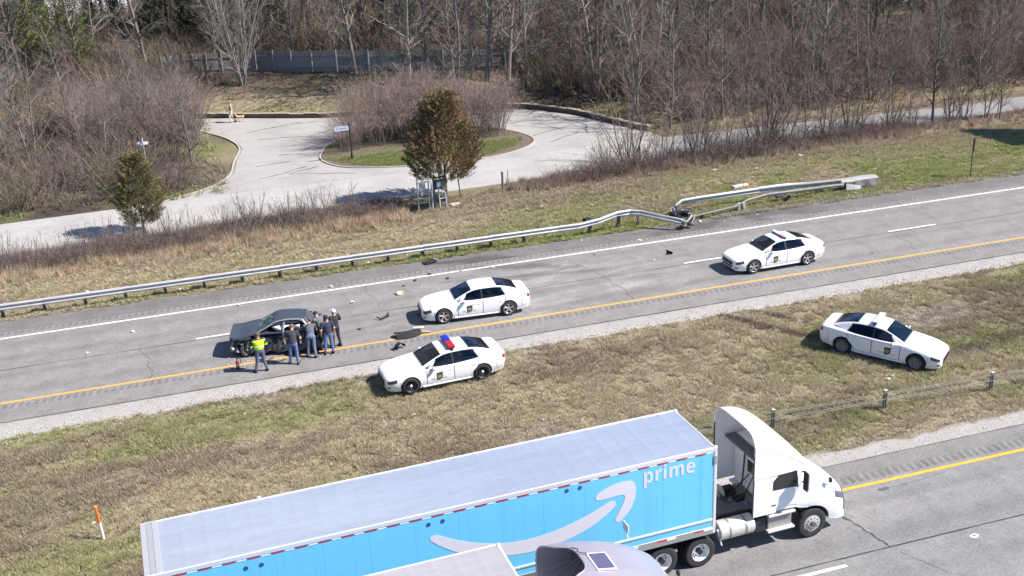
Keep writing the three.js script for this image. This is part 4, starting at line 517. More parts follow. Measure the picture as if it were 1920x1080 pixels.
  if (solar) { const p = F(1.35, 0.86), g = mesh('solar_panel', box(0.55, 0.03, 0.75, 0, 0, 0, 0.008), mat([0.85, 0.84, 0.86], 0.4), t); g.position.set(1.2, 3.965, 0.25); g.rotation.set(0.02, 0, -0.2); mesh('cells', box(0.46, 0.012, 0.66, 0, 0.018, 0), mat([0.10, 0.10, 0.17], 0.15), g); mesh('cable', tube([[-0.25, 0.02, -0.35], [-0.5, 0.05, -0.42], [-0.45, 0.06, -0.5], [-0.6, 0.05, -0.6]], 0.014, 6), black, g);
    mesh('antenna_bracket', [box(0.04, 0.26, 0.34, 2.6, 3.66, -1.3, 0.02), bar([2.6, 3.4, -1.15], [2.6, 3.62, -1.3], 0.015)], mat([0.7, 0.7, 0.72], 0.4), t); mesh('cab_brace', [bar([0.25, 3.05, -0.1], [1.1, 3.9, -0.4], 0.025), bar([0.25, 3.05, -0.75], [1.1, 3.9, -0.4], 0.025), bar([0.35, 3.08, 0.5], [1.2, 3.9, 0.0], 0.025)], mat([0.12, 0.12, 0.13], 0.6), t); }
  return t;
}
tractor('white day cab semi truck with tall hollow roof fairing pulling the blue trailer', carWhite, along(9.42), TURN, { hollow: 0.78, dayCab: true });
{
  const pale = mat([0.34, 0.315, 0.36], 0.38, 0.2, { clearcoat: 0.5, clearcoatRoughness: 0.1 }), T2 = 0.0356, C2 = [-1.55, YN + 0.002, -21.78];
  const whiteSide = mat([0.80, 0.80, 0.82], 0.45);
  boxTrailer('box_trailer', 'plain white box trailer behind the lavender grey truck cab', whiteSide, new THREE.MeshPhysicalMaterial({ color: col([0.40, 0.388, 0.41]), map: roofTex, roughness: 0.5, side: THREE.DoubleSide }), C2, T2);
  const d = 8.075 + 0.95; tractor('lavender grey sleeper cab truck with solar panel on its roof', pale, [C2[0] + d * Math.cos(T2), C2[1], C2[2] - d * Math.sin(T2)], T2, { hollow: 1.0, dayCab: false, solar: true });
}
// ---------------------------------------------------------------- guardrail, posts, signs
const galv = (() => { const m = mat([0.52, 0.515, 0.50], 0.55, 0.3); m.map = tex(256, 256, (u, v) => { const k = 0.86 + 0.3 * (tile(u, v, 12, 3, 4) - 0.5); return [k, k, k * 1.01]; }); return m; })();
const postMat = mat([0.10, 0.095, 0.09], 0.85), rust = mat([0.16, 0.09, 0.06], 0.9), greenGalv = mat([0.14, 0.165, 0.155], 0.65, 0.2);
const WPROF = [[-0.155, 0.0], [-0.145, 0.02], [-0.115, 0.075], [-0.065, 0.083], [-0.035, 0.03], [0, 0.0], [0.035, 0.03], [0.065, 0.083], [0.115, 0.075], [0.145, 0.02], [0.155, 0.0]];
// W-beam along points [x,y,z,roll]; the corrugations face +z when the beam runs along +x
function wbeam(pts, n, scale = 1, kinked = false) {
  scale *= 1.1; const c = pts.map(p => p.length > 3 ? p : [...p, 0]), T = 0.004;
  const at = u => { if (!kinked) return cat(c, u); const f = clamp(u, 0, 0.9999) * (c.length - 1), i = Math.floor(f), q = c[i].map((v, k) => lerp(v, c[i + 1][k], f - i)); return q; }, make = off => sheet(n, WPROF.length - 1, (u, v) => { const p = at(u), a = at(Math.max(0, u - 0.01)), b = at(Math.min(1, u + 0.01)); let tx = b[0] - a[0], ty = b[1] - a[1], tz = b[2] - a[2]; const l = Math.hypot(tx, ty, tz); const T0 = V(tx / l, ty / l, tz / l), up0 = V(0, 1, 0), nrm = T0.clone().cross(up0).normalize(), up = nrm.clone().cross(T0).normalize(); const [h, o] = WPROF[Math.round(v * (WPROF.length - 1))], cr = Math.cos(p[3]), sr = Math.sin(p[3]); const U = up.clone().multiplyScalar(cr).addScaledVector(nrm, sr), N = nrm.clone().multiplyScalar(cr).addScaledVector(up, -sr); const q = V(p[0], p[1], p[2]).addScaledVector(U, h * scale).addScaledVector(N, o * scale - off); return [q.x, q.y, q.z]; });
  return merge([make(0), make(T)]);
}
{
  const rail = thing('guardrail', 'long straight galvanised guardrail along the road shoulder with dark posts', 'guardrail');
  const y = 0.60;
  for (let k = -8; k < 7; k++) { const a = -7.11 + k * 3.81, b = a + 3.83; mesh('rail_panel', wbeam([[a, y, -55.13 + 0.004 * (k & 1)], [(a + b) / 2, y + 0.01 * (hash2(k, 2) - 0.5), -55.13], [b, y, -55.13 - 0.004 * (k & 1)]], 4), galv, rail); }
  for (let k = -16; k < 14; k++) { const x = -7.11 + k * 1.905, p = mesh('post', box(0.15, 0.80, 0.17, x, 0.36, -55.42, 0.01), postMat, rail); mesh('block', box(0.15, 0.34, 0.17, x, 0.59, -55.25, 0.01), postMat, p); }
}
{
  const r = thing('bent_guardrail', 'bent guardrail length flung out towards the road with a crumpled end', 'guardrail');
  mesh('rail_panel', wbeam([[19.56, 0.60, -55.13, 0], [20.8, 0.62, -55.05, 0.1], [22.0, 0.72, -55.15, 0.25], [23.2, 0.86, -55.5, 0.3], [24.1, 0.84, -55.55, 0.05]], 32, 1, true), galv, r);
  mesh('rail_panel', wbeam([[24.05, 0.84, -55.54, -0.1], [24.6, 0.80, -55.25, -0.55], [25.4, 0.66, -54.5, -0.75], [26.35, 0.50, -53.75, -0.5]], 24, 1, true), galv, r);
  mesh('crumpled_end', [wbeam([[26.3, 0.52, -53.8, 0.2], [26.6, 0.44, -53.72, 0.9], [26.95, 0.56, -54.0, 0.7], [27.2, 0.5, -54.3, 0.2]], 12, 0.95, true), wbeam([[27.0, 0.16, -53.9, 0.5], [27.15, 0.42, -53.95, 0.8], [27.3, 0.66, -54.1, 0.6]], 8, 0.7)], galv, r);
  for (let k = 0; k < 5; k++) { const a = hash2(k, 61) * 6, g = sheet(4, 4, (u, v) => [0.42 * (u - 0.5), 0.12 * Math.abs(Math.sin(u * 7 + k)) + 0.3 * v, 0.1 * Math.sin(v * 6 + k * 2) + 0.12 * u]); const p = mesh('torn_metal', g, k % 2 ? galv : postMat, r); p.position.set(26.5 + 0.22 * k, 0.06, -53.75 - 0.16 * k); p.rotation.set(0.5 * hash2(k, 3), a, 0.7 * (hash2(k, 7) - 0.5)); }
  for (const [x, z, lean] of [[21.46, -55.42, 0.25], [23.4, -55.8, 0.1], [24.7, -55.7, -0.2]]) { const p = mesh('post', box(0.15, 0.75, 0.17, 0, 0.33, 0, 0.01), postMat, r); p.position.set(x, 0.0, z); p.rotation.set(lean, 0, -lean * 0.7); }
}
{
  const r = thing('collapsed_guardrail', 'collapsed guardrail lying on the grass with a curled back end', 'guardrail');
  mesh('rail_panel', wbeam([[27.1, 0.30, -56.05, 1.0], [27.2, 0.46, -56.6, 0.9], [27.9, 0.56, -57.0, 0.55], [29.2, 0.58, -57.0, 0.35], [31.0, 0.60, -56.95, 0.25], [33.1, 0.60, -57.0, 0.2]], 40, 1.1, true), galv, r);
  mesh('rail_panel', wbeam([[33.0, 0.60, -57.02, 0.3], [34.6, 0.62, -56.98, 0.45], [36.5, 0.58, -56.95, 0.75], [38.6, 0.56, -56.85, 0.8]], 20, 1.3), galv, r);
  mesh('lower_rail', wbeam([[27.7, 0.32, -54.9, 1.1], [29.0, 0.34, -55.1, 1.0], [30.5, 0.38, -55.35, 1.0], [31.6, 0.44, -55.95, 0.9], [33.2, 0.46, -56.4, 0.8], [36.0, 0.42, -56.45, 0.8], [38.5, 0.40, -56.45, 0.8]], 54, 0.8, true), galv, r);
  mesh('end_terminal', sheet(14, 6, (u, v) => [lerp(38.45, 41.0, u), 0.62 + 0.05 * Math.sin(v * 3) - 0.10 * v, lerp(-57.05, -56.45, v) + 0.05 * Math.sin(u * 7)]), mat([0.34, 0.335, 0.325], 0.7, 0.2), r);
  mesh('terminal_lip', sheet(14, 3, (u, v) => [lerp(39.3, 41.0, u), lerp(0.10, 0.55, v), -56.44 + 0.06 * Math.sin(u * 11) * (1 - v)]), mat([0.22, 0.21, 0.21], 0.7, 0.2), r);
  mesh('torn_plate', [sheet(5, 4, (u, v) => [38.6 + u * 0.9, 0.1 + 0.4 * v * (1 - 0.5 * u), -56.2 + 0.18 * u - 0.1 * v])], galv, r);
  for (const [x, z, rx, rz] of [[34.3, -56.1, 0.55, -0.5], [30.9, -55.5, 0.1, 0.12], [31.25, -55.45, -0.05, 0.2], [37.2, -56.6, -0.3, 0.5], [28.4, -55.3, 0.7, 0.2], [39.0, -56.9, 0.1, 0.1]]) { const p = mesh('post', box(0.15, 0.55, 0.16, 0, 0.22, 0, 0.01), x < 31.5 && x > 30.5 ? galv : postMat, r); p.position.set(x, 0.02, z); p.rotation.set(rx, 0, rz); }
  mesh('post_block', box(0.45, 0.16, 0.2, 34.0, 0.30, -56.25, 0.02), mat([0.05, 0.05, 0.06], 0.8), r);
}
{ // cable barrier in the median
  const b = thing('cable_barrier', 'four wire cable barrier on slim grey green posts in the median', 'barrier');
  const zc = x => -32.66 + (x - 19.9) * 0.048, R = rng(3);
  for (let k = -4; k < 12; k++) { const x = 19.92 + k * 4.72, z = zc(x), y = height(x, z), p = mesh('post', [box(0.035, 0.86, 0.10, x - 0.045, y + 0.40, z, 0.006), box(0.035, 0.86, 0.10, x + 0.045, y + 0.40, z, 0.006)], greenGalv, b); mesh('post_cap', box(0.13, 0.03, 0.11, x, y + 0.835, z, 0.008), mat([0.5, 0.55, 0.53], 0.5), p); mesh('socket', cyl(0.15, 0.13, 0.05, 'y', x, y + 0.01, z, 12), concrete, p); }
  for (let j = 0; j < 4; j++) { const pts = []; for (let k = -8; k < 23; k++) { const x = 19.92 + k * 2.36, z = zc(x) + (j % 2 ? 0.05 : -0.05); pts.push([x, height(x, zc(x)) + 0.36 + j * 0.13 - (k % 2 ? 0.012 : 0), z]); } mesh('cable', tube(pts, 0.0105, 5, 120), mat([0.24, 0.24, 0.235], 0.6, 0.2), b); }
}
{ // marker
  const x = -4.05, z = -34.2, y = height(x, z), m = thing('marker_post', 'thin orange and white plastic marker post on the median grass', 'post', [x, y, z]); m.rotation.z = 0.05;
  mesh('lower_tube', cyl(0.045, 0.045, 0.66, 'y', 0, 0.32, 0, 14), mat([0.8, 0.78, 0.76], 0.5), m); mesh('upper_tube', cyl(0.047, 0.04, 0.58, 'y', 0, 0.94, 0, 14), mat([0.85, 0.17, 0.03], 0.45), m); mesh('dome', new THREE.SphereGeometry(0.055, 14, 10).scale(1, 1.2, 1).translate(0, 1.24, 0), mat([0.9, 0.27, 0.04], 0.45), m);
}
const wood = mat([0.17, 0.145, 0.12], 0.95), greyWood = mat([0.29, 0.275, 0.26], 0.95);
{ // utility frames by the frontage road
  const s = mat([0.55, 0.58, 0.57], 0.45, 0.4), y = 0;
  const f = thing('utility_rack', 'open silver pipe rack with a small panel standing by the juniper', 'rack', [13.75, -0.02, -63.8]);
  const P = (x, z, h) => mesh('upright', bar([x, 0, z], [x, h, z], 0.045, 10), s, f); P(-0.05, 0, 2.2); P(0.62, 0.1, 1.8); P(0.75, 0.35, 1.75);
  for (const [yy, x1] of [[1.72, 0.75], [1.25, 0.6], [0.45, 0.6]]) mesh('crossbar', bar([-0.05, yy, 0], [x1, yy + 0.05, 0.06], 0.035, 8), s, f);
  mesh('panel', box(0.4, 0.34, 0.03, 0.25, 1.52, 0.03, 0.01), mat([0.45, 0.45, 0.42], 0.6), f);
  const g = thing('utility_pedestal', 'grey board pedestal with a pale blue meter box beside the pipe rack', 'pedestal', [15.05, -0.02, -63.75]);
  for (const x of [-0.32, 0.42]) mesh('board', box(0.12, 1.95, 0.09, x, 0.95, -0.08, 0.01), mat([0.16, 0.17, 0.17], 0.8), g);
  mesh('back_panel', box(0.8, 0.62, 0.05, 0.05, 1.5, -0.04, 0.01), mat([0.07, 0.075, 0.085], 0.6), g); mesh('side_panel', box(0.36, 0.66, 0.07, 0.28, 1.45, 0.02, 0.01), mat([0.22, 0.20, 0.16], 0.8), g);
  mesh('meter_box', box(0.24, 0.34, 0.16, -0.06, 1.55, 0.1, 0.02), mat([0.50, 0.62, 0.75], 0.5), g); mesh('conduit', bar([-0.04, 0, 0.1], [-0.08, 1.4, 0.1], 0.045, 10), s, g); mesh('conduit', bar([0.38, 0, 0.12], [0.30, 1.05, 0.12], 0.035, 10), s, g); mesh('top_rail', box(0.9, 0.07, 0.1, 0.05, 1.93, -0.06, 0.01), mat([0.2, 0.2, 0.2], 0.8), g); mesh('brace', bar([-0.05, 0.62, 0.1], [0.4, 0.66, 0.1], 0.03, 8), s, g);
  const l = thing('concrete_pad', 'small pale concrete lid lying on the grass beside the pedestal', 'lid', [16.05, 0.0, -63.9], 0.2); mesh('lid', box(0.62, 0.07, 0.45, 0, 0.06, 0, 0.02), mat([0.60, 0.56, 0.45], 0.9), l); mesh('rim', box(0.5, 0.05, 0.34, 0, 0.02, 0, 0.01), mat([0.2, 0.19, 0.17], 0.9), l);
}
{ const p = thing('fence_post', 'dark round wooden post standing at the near edge of the frontage road', 'post', [19.63, -0.03, -65.6]); mesh('shaft', cyl(0.085, 0.075, 1.3, 'y', 0, 0.65, 0, 12), wood, p); mesh('worn_top', new THREE.SphereGeometry(0.076, 12, 6, 0, 7, 0, PI / 2).scale(1, 0.4, 1).translate(0, 1.3, 0), greyWood, p);
  const q = thing('stake', 'thin leaning grey stake next to the dark wooden post', 'stake', [20.05, -0.03, -66.0]); q.rotation.z = -0.06; mesh('shaft', bar([0, 0, 0], [0, 1.2, 0], 0.03, 8), greyWood, q); mesh('tip', bar([0, 1.2, 0], [0, 1.26, 0], 0.03, 8, 0.01), greyWood, q); }
{ // roadside sign seen edge on
  const s = thing('road_sign', 'narrow roadside sign seen edge on atop a single brown post', 'sign', [47.1, -0.02, -55.65], -0.6); mesh('post', box(0.07, 2.5, 0.09, 0, 1.25, 0, 0.01), mat([0.20, 0.14, 0.13], 0.8), s); mesh('sign_plate', box(0.02, 0.9, 0.4, 0.05, 2.1, 0, 0.004), mat([0.16, 0.08, 0.09], 0.6), s);
}
{ // street sign on the island
  const s = thing('street_sign', 'blue and white street name blade on a tall black post at the island', 'sign', [12.15, 0.05, -77.9]); mesh('post', bar([0, 0, 0], [0, 2.6, 0], 0.05, 10), black, s); mesh('base_sleeve', cyl(0.1, 0.07, 0.5, 'y', 0, 0.25, 0, 12), black, s); mesh('finial', new THREE.SphereGeometry(0.07, 10, 8).translate(0, 2.65, 0), black, s);
  const c = document.createElement('canvas'); c.width = 256; c.height = 80; const q = c.getContext('2d'); q.fillStyle = '#b9c2d0'; q.fillRect(0, 0, 256, 80); q.fillStyle = '#5878a8'; q.fillRect(0, 0, 256, 9); q.fillStyle = '#6d7f9c'; for (const [x, w] of [[34, 26], [74, 10], [92, 30], [128, 26], [160, 22], [190, 30]]) q.fillRect(x, 26, w, 30); const t = new THREE.CanvasTexture(c); t.colorSpace = THREE.SRGBColorSpace;
  const b = mesh('sign_blade', box(1.05, 0.32, 0.03, -0.56, 2.32, 0.0, 0.004), mat([0.8, 0.82, 0.86], 0.5), s); mesh('sign_face', new THREE.PlaneGeometry(1.03, 0.30).translate(-0.56, 2.32, 0.019), new THREE.MeshStandardMaterial({ map: t, roughness: 0.5, side: THREE.DoubleSide }), b);
  const s2 = thing('street_sign', 'small white street sign poking out of the thicket above the juniper', 'sign', [-1.9, 0, -79.9]); mesh('post', bar([0, 0, 0], [0, 2.55, 0], 0.04, 8), greyWood, s2); mesh('sign_blade', box(0.7, 0.2, 0.03, 0, 2.4, 0, 0.004), mat([0.75, 0.77, 0.82], 0.5), s2); mesh('sign_blade', box(0.03, 0.2, 0.6, 0, 2.62, 0, 0.004), mat([0.75, 0.77, 0.82], 0.5), s2);
}
{ // big guide sign just outside the frame, whose shadow falls on the verge
  const s = thing('guide_sign', 'large blank backed highway guide sign on two steel posts beside the verge', 'sign', [61.6, 0, -59.5], PI / 2); for (const x of [-1.7, 1.7]) mesh('post', box(0.2, 8.9, 0.25, x, 4.4, -0.2, 0.01), silver, s); for (const y of [4.4, 6.2, 8.0]) mesh('stringer', box(5.2, 0.12, 0.08, 0, y, -0.065, 0.01), silver, s); mesh('sign_panel', box(5.4, 5.2, 0.05, 0, 6.2, 0, 0.02), mat([0.03, 0.22, 0.12], 0.5), s);
}
{ // wire fence along the frontage road
  const f = thing('wire_fence', 'low wire fence on thin posts along the frontage road under the shrubs', 'fence'); const P = []; for (let k = 0; k < 16; k++) { const x = 30 + k * 2.5, z = -67.6 - (x - 30) * 0.035; P.push([x, z]); mesh('post', bar([x, -0.05, z], [x + 0.05 * (hash2(k, 5) - 0.5), 1.25, z], 0.035, 6), k % 3 ? greyWood : wood, f); }
  for (const y of [0.4, 0.8, 1.15]) mesh('wire', tube(P.map(([x, z]) => [x, y, z]), 0.008, 4, 60), mat([0.3, 0.29, 0.28], 0.6, 0.3), f);
}
{ // board fence behind the bank
  const line = [[0.2, -108.6], [3.0, -108.5], [8.6, -107.2], [15.5, -103.2], [27.2, -98.6], [32, -97.5]], M = [mat([0.25, 0.23, 0.208], 0.95), mat([0.29, 0.262, 0.232], 0.95), mat([0.21, 0.195, 0.178], 0.95), mat([0.35, 0.30, 0.245], 0.95)];
  const f = thing('board_fence', 'weathered grey board fence at the top of the bank before the wood', 'fence'); const pts = spline(line, 20);
  for (let i = 0; i < pts.length - 1; i++) { const [ax, az] = pts[i], [bx, bz] = pts[i + 1], L = Math.hypot(bx - ax, bz - az), t = Math.atan2(-(bz - az), bx - ax), y = (height(ax, az) + height(bx, bz)) / 2 - 0.05, dy = height(bx, bz) - height(ax, az); const n = Math.round(L / 0.15), g = []; for (let k = 0; k < n; k++) { const u = (k + 0.5) / n - 0.5; g.push(box(L / n - 0.012, 1.95 + 0.03 * hash2(i, k), 0.022, u * L, 1.0 + u * dy, 0.01 * hash2(k, i))); } const b = mesh('panel', g, M[i % 4 === 3 && i > 9 ? 3 : i % 3], f); b.userData.kind = 'stuff'; b.position.set((ax + bx) / 2, y, (az + bz) / 2); b.rotation.y = t; for (const yy of [0.45, 1.5]) { const r = mesh('rail', box(L, 0.09, 0.04, 0, yy, 0.05), M[2], f); r.position.copy(b.position); r.rotation.y = t; } mesh('post', box(0.1, 2.1, 0.1, ax, height(ax, az) + 1.0, az + 0.06), M[1], f); }
}
// ---------------------------------------------------------------- people
function surfaceNets(f, lo, hi, h) { // f(x,y,z) < 0 inside
  const n = [0, 1, 2].map(k => Math.ceil((hi[k] - lo[k]) / h) + 1), [nx, ny, nz] = n, F = new Float32Array(nx * ny * nz);
  F.fill(1); const B = 6; // only blocks near the surface are sampled
  for (let K = 0; K < nz; K += B) for (let J = 0; J < ny; J += B) for (let A = 0; A < nx; A += B) { const m = f(lo[0] + (A + B / 2) * h, lo[1] + (J + B / 2) * h, lo[2] + (K + B / 2) * h); if (m > B * h * 1.25 + 0.02) continue; for (let k = K; k < Math.min(K + B, nz); k++) for (let j = J; j < Math.min(J + B, ny); j++) for (let a = A; a < Math.min(A + B, nx); a++) F[a + nx * (j + ny * k)] = f(lo[0] + a * h, lo[1] + j * h, lo[2] + k * h); }
  const id = new Int32Array(nx * ny * nz).fill(-1), pos = [], idx = [], o = (a, j, k) => a + nx * (j + ny * k), E = [[0, 1], [2, 3], [4, 5], [6, 7], [0, 2], [1, 3], [4, 6], [5, 7], [0, 4], [1, 5], [2, 6], [3, 7]];
  for (let k = 0; k < nz - 1; k++) for (let j = 0; j < ny - 1; j++) for (let a = 0; a < nx - 1; a++) {
    const v = []; let m = 0; for (let q = 0; q < 8; q++) { v[q] = F[o(a + (q & 1), j + (q >> 1 & 1), k + (q >> 2))]; if (v[q] < 0) m |= 1 << q; } if (m === 0 || m === 255) continue;
    let x = 0, y = 0, z = 0, c = 0; for (const [p, q] of E) if ((v[p] < 0) !== (v[q] < 0)) { const t = v[p] / (v[p] - v[q]); x += lerp(p & 1, q & 1, t); y += lerp(p >> 1 & 1, q >> 1 & 1, t); z += lerp(p >> 2, q >> 2, t); c++; }
    id[o(a, j, k)] = pos.length / 3; pos.push(lo[0] + (a + x / c) * h, lo[1] + (j + y / c) * h, lo[2] + (k + z / c) * h);
  }
  for (let k = 1; k < nz - 1; k++) for (let j = 1; j < ny - 1; j++) for (let a = 1; a < nx - 1; a++) { const s = F[o(a, j, k)] < 0;
    const quad = (p, q, r, t, flip) => { if (p < 0 || q < 0 || r < 0 || t < 0) return; flip ? idx.push(p, r, q, q, r, t) : idx.push(p, q, r, q, t, r); };
    if (s !== F[o(a + 1, j, k)] < 0) quad(id[o(a, j - 1, k - 1)], id[o(a, j, k - 1)], id[o(a, j - 1, k)], id[o(a, j, k)], !s);
    if (s !== F[o(a, j + 1, k)] < 0) quad(id[o(a - 1, j, k - 1)], id[o(a, j, k - 1)], id[o(a - 1, j, k)], id[o(a, j, k)], s);
    if (s !== F[o(a, j, k + 1)] < 0) quad(id[o(a - 1, j - 1, k)], id[o(a, j - 1, k)], id[o(a - 1, j, k)], id[o(a, j, k)], !s); }
  return { pos, idx };
}
function bones(list, k) { // list of {a,b,ra,rb,c}
  const pre = list.map(b => { const d = [b.b[0] - b.a[0], b.b[1] - b.a[1], b.b[2] - b.a[2]]; return { ...b, d, l: d[0] ** 2 + d[1] ** 2 + d[2] ** 2 || 1e-9 }; });
  const one = (b, x, y, z) => { const px = x - b.a[0], py = y - b.a[1], pz = z - b.a[2], t = clamp((px * b.d[0] + py * b.d[1] + pz * b.d[2]) / b.l); return Math.hypot((px - t * b.d[0]) / (b.sx ?? 1), py - t * b.d[1], (pz - t * b.d[2]) / (b.sz ?? 1)) - lerp(b.ra, b.rb, t); };
  const f = (x, y, z) => { let s = 0.4; for (const b of pre) { const d = one(b, x, y, z); if (d > s + k) continue; const h = clamp(0.5 + 0.5 * (s - d) / k); s = lerp(s, d, h) - k * h * (1 - h); } return s; };
  f.colour = (x, y, z) => { let m = 9, c = null; for (const b of pre) { const d = one(b, x, y, z) - (b.over ?? 0); if (d < m) { m = d; c = b.c; } } return c; };
  return f;
}
function skinned(list, k, lo, hi, h) { const f = bones(list, k), { pos, idx } = surfaceNets(f, lo, hi, h), c = []; for (let i = 0; i < pos.length; i += 3) c.push(...f.colour(pos[i], pos[i + 1], pos[i + 2])); return geoFrom(pos, idx, null, c); }
const skinCol = [0.52, 0.30, 0.22], clothMat = new THREE.MeshStandardMaterial({ vertexColors: true, roughness: 0.9, side: THREE.DoubleSide });
// figure faces +z; pose joints in metres for a 1.8 m adult
function person(label, pose, c, pos, turn, group) {
  const t = thing('person', label, 'person', pos, turn, group), J = { pelvis: [0, 0.96, 0], waist: [0, 1.10, 0], chest: [0, 1.32, 0.01], neck: [0, 1.50, 0], head: [0, 1.66, 0.02], shL: [0.19, 1.44, 0], elL: [0.27, 1.16, -0.03], wrL: [0.25, 0.92, 0.06], hipL: [0.095, 0.93, 0], knL: [0.12, 0.50, 0.02], anL: [0.13, 0.09, -0.02], ...{} };
  const M = {}; for (const k of ['sh', 'el', 'wr', 'hip', 'kn', 'an']) M[k + 'R'] = [-J[k + 'L'][0], J[k + 'L'][1], J[k + 'L'][2]];
  Object.assign(J, M, pose);
  const P = c.trousers, T = c.shirt, sk = c.skin ?? skinCol, sl = c.sleeve ?? sk, sh = c.shoes ?? [0.02, 0.02, 0.02], mid = (a, b, u) => a.map((v, i) => lerp(v, b[i], u)), add = (a, b) => a.map((v, i) => v + b[i]);
  const tw = mid(J.shL, J.shR, 0.5);
  const L = [{ a: J.pelvis, b: J.waist, ra: 0.125, rb: 0.125, c: P, sx: 1.22, sz: 0.9 }, { a: add(J.waist, [0, 0.02, 0]), b: J.chest, ra: 0.132, rb: 0.142, c: T, sx: 1.22, sz: 0.92 }, { a: J.chest, b: tw, ra: 0.135, rb: 0.085, c: T, sx: 1.3, sz: 0.85 }, { a: tw, b: J.neck, ra: 0.07, rb: 0.056, c: sk }, { a: J.neck, b: mid(J.neck, J.head, 0.7), ra: 0.055, rb: 0.06, c: sk }];
  for (const s of ['L', 'R']) {
    const toe = add(J['an' + s], mid([0, 0, 0], [s === 'L' ? 0.03 : -0.03, -0.045, 0.17], 1));
    L.push({ a: tw, b: J['sh' + s], ra: 0.08, rb: 0.072, c: T }, { a: J['sh' + s], b: mid(J['sh' + s], J['el' + s], 0.6), ra: 0.068, rb: 0.058, c: T, over: 0.006 }, { a: mid(J['sh' + s], J['el' + s], 0.6), b: J['el' + s], ra: 0.05, rb: 0.042, c: sl }, { a: J['el' + s], b: J['wr' + s], ra: 0.044, rb: 0.03, c: sl },
      { a: J['hip' + s], b: J['kn' + s], ra: 0.095, rb: 0.066, c: P }, { a: J['kn' + s], b: J['an' + s], ra: 0.066, rb: 0.05, c: P }, { a: add(J['an' + s], [0, -0.035, -0.03]), b: toe, ra: 0.05, rb: 0.04, c: sh, over: 0.01 });
  }
  const xs = Object.values(J), lo = [0, 1, 2].map(k => Math.min(...xs.map(p => p[k])) - 0.22), hi = [0, 1, 2].map(k => Math.max(...xs.map(p => p[k])) + 0.25);
  const geos = [skinned(L, 0.035, lo, hi, 0.016)];
  // head with brow, nose, chin and ears
  const hd = V(...J.head).sub(V(...J.neck)).normalize(), right = V(1, 0, 0), fwd = right.clone().cross(hd).normalize(), at = (x, y, z) => V(...J.head).addScaledVector(right, x).addScaledVector(hd, y).addScaledVector(fwd, z).toArray();
  const Hd = [{ a: at(0, 0.03, -0.015), b: at(0, 0.045, 0.015), ra: 0.092, rb: 0.088, c: sk }, { a: at(0, -0.03, 0.02), b: at(0, -0.085, 0.055), ra: 0.072, rb: 0.04, c: sk }, { a: at(0, 0.02, 0.10), b: at(0, -0.018, 0.118), ra: 0.011, rb: 0.016, c: sk }, { a: at(0.086, 0.01, -0.01), b: at(0.09, -0.025, -0.005), ra: 0.018, rb: 0.012, c: sk }, { a: at(-0.086, 0.01, -0.01), b: at(-0.09, -0.025, -0.005), ra: 0.018, rb: 0.012, c: sk }, { a: at(0.035, 0.03, 0.088), b: at(-0.035, 0.03, 0.088), ra: 0.016, rb: 0.016, c: sk }, { a: at(0.02, -0.052, 0.095), b: at(-0.02, -0.052, 0.095), ra: 0.011, rb: 0.011, c: [0.4, 0.17, 0.14] }, { a: at(0, -0.06, -0.02), b: J.neck, ra: 0.058, rb: 0.056, c: sk }];
  geos.push(skinned(Hd, 0.02, at(0, 0, 0).map(v => v - 0.24), at(0, 0, 0).map(v => v + 0.19), 0.010));
  for (const e of [0.034, -0.034]) { const g = new THREE.SphereGeometry(0.012, 8, 6); g.translate(...at(e, 0.008, 0.093)); const q = g.toNonIndexed(); q.setAttribute('color', new THREE.Float32BufferAttribute(new Float32Array(q.attributes.position.count * 3).fill(0.05), 3)); geos.push(q); }
  // hands, slightly curled
  for (const s of ['L', 'R']) { const w = V(...J['wr' + s]), d = w.clone().sub(V(...J['el' + s])).normalize(), side = V(s === 'L' ? -1 : 1, 0, 0.3).cross(d).normalize(), curl = d.clone().cross(side).normalize().multiplyScalar(s === 'L' ? 1 : -1), q = (u, v, k) => w.clone().addScaledVector(d, u).addScaledVector(side, v).addScaledVector(curl, k).toArray();
    const Hn = [{ a: q(0, 0, 0), b: q(0.075, 0.018, 0), ra: 0.026, rb: 0.02, c: sk }, { a: q(0.02, 0, 0), b: q(0.075, -0.018, 0), ra: 0.024, rb: 0.02, c: sk }];
    [[-0.032, 0.06], [-0.011, 0.078], [0.011, 0.082], [0.032, 0.072]].forEach(([v, l]) => { Hn.push({ a: q(0.08, v, 0), b: q(0.08 + l * 0.55, v * 1.1, 0.012), ra: 0.0095, rb: 0.009, c: sk }, { a: q(0.08 + l * 0.55, v * 1.1, 0.012), b: q(0.08 + l * 0.9, v * 1.1, 0.038), ra: 0.009, rb: 0.0075, c: sk }); });
    Hn.push({ a: q(0.025, 0.025, 0.005), b: q(0.06, 0.052, 0.02), ra: 0.012, rb: 0.011, c: sk }, { a: q(0.06, 0.052, 0.02), b: q(0.088, 0.055, 0.035), ra: 0.01, rb: 0.009, c: sk });
    const m = q(0.06, 0, 0); geos.push(skinned(Hn, 0.006, m.map(v => v - 0.12), m.map(v => v + 0.12), 0.006)); }
  geos.forEach(g => g.deleteAttribute('uv'));
  mesh('body', geos, clothMat, t);
  if (c.hair) { const g = new THREE.SphereGeometry(0.106, 18, 12, 0, 7, 0, c.cap ? PI * 0.5 : PI * 0.56); g.scale(0.95, 1.0, 1.08); const q = new THREE.Quaternion().setFromRotationMatrix(new THREE.Matrix4().makeBasis(right, hd, fwd)); g.rotateX(-0.28).applyQuaternion(q).translate(...at(0, 0.03, -0.012)); mesh(c.cap ? 'cap' : 'hair', g, mat(c.hair, 0.9), t); if (c.cap) { const b = cyl(0.075, 0.075, 0.012, 'y', 0, 0, 0, 16).scale(1, 1, 1.1); b.applyQuaternion(q).translate(...at(0, 0.055, 0.10)); mesh('cap_peak', b, mat(c.hair, 0.9), t); } }
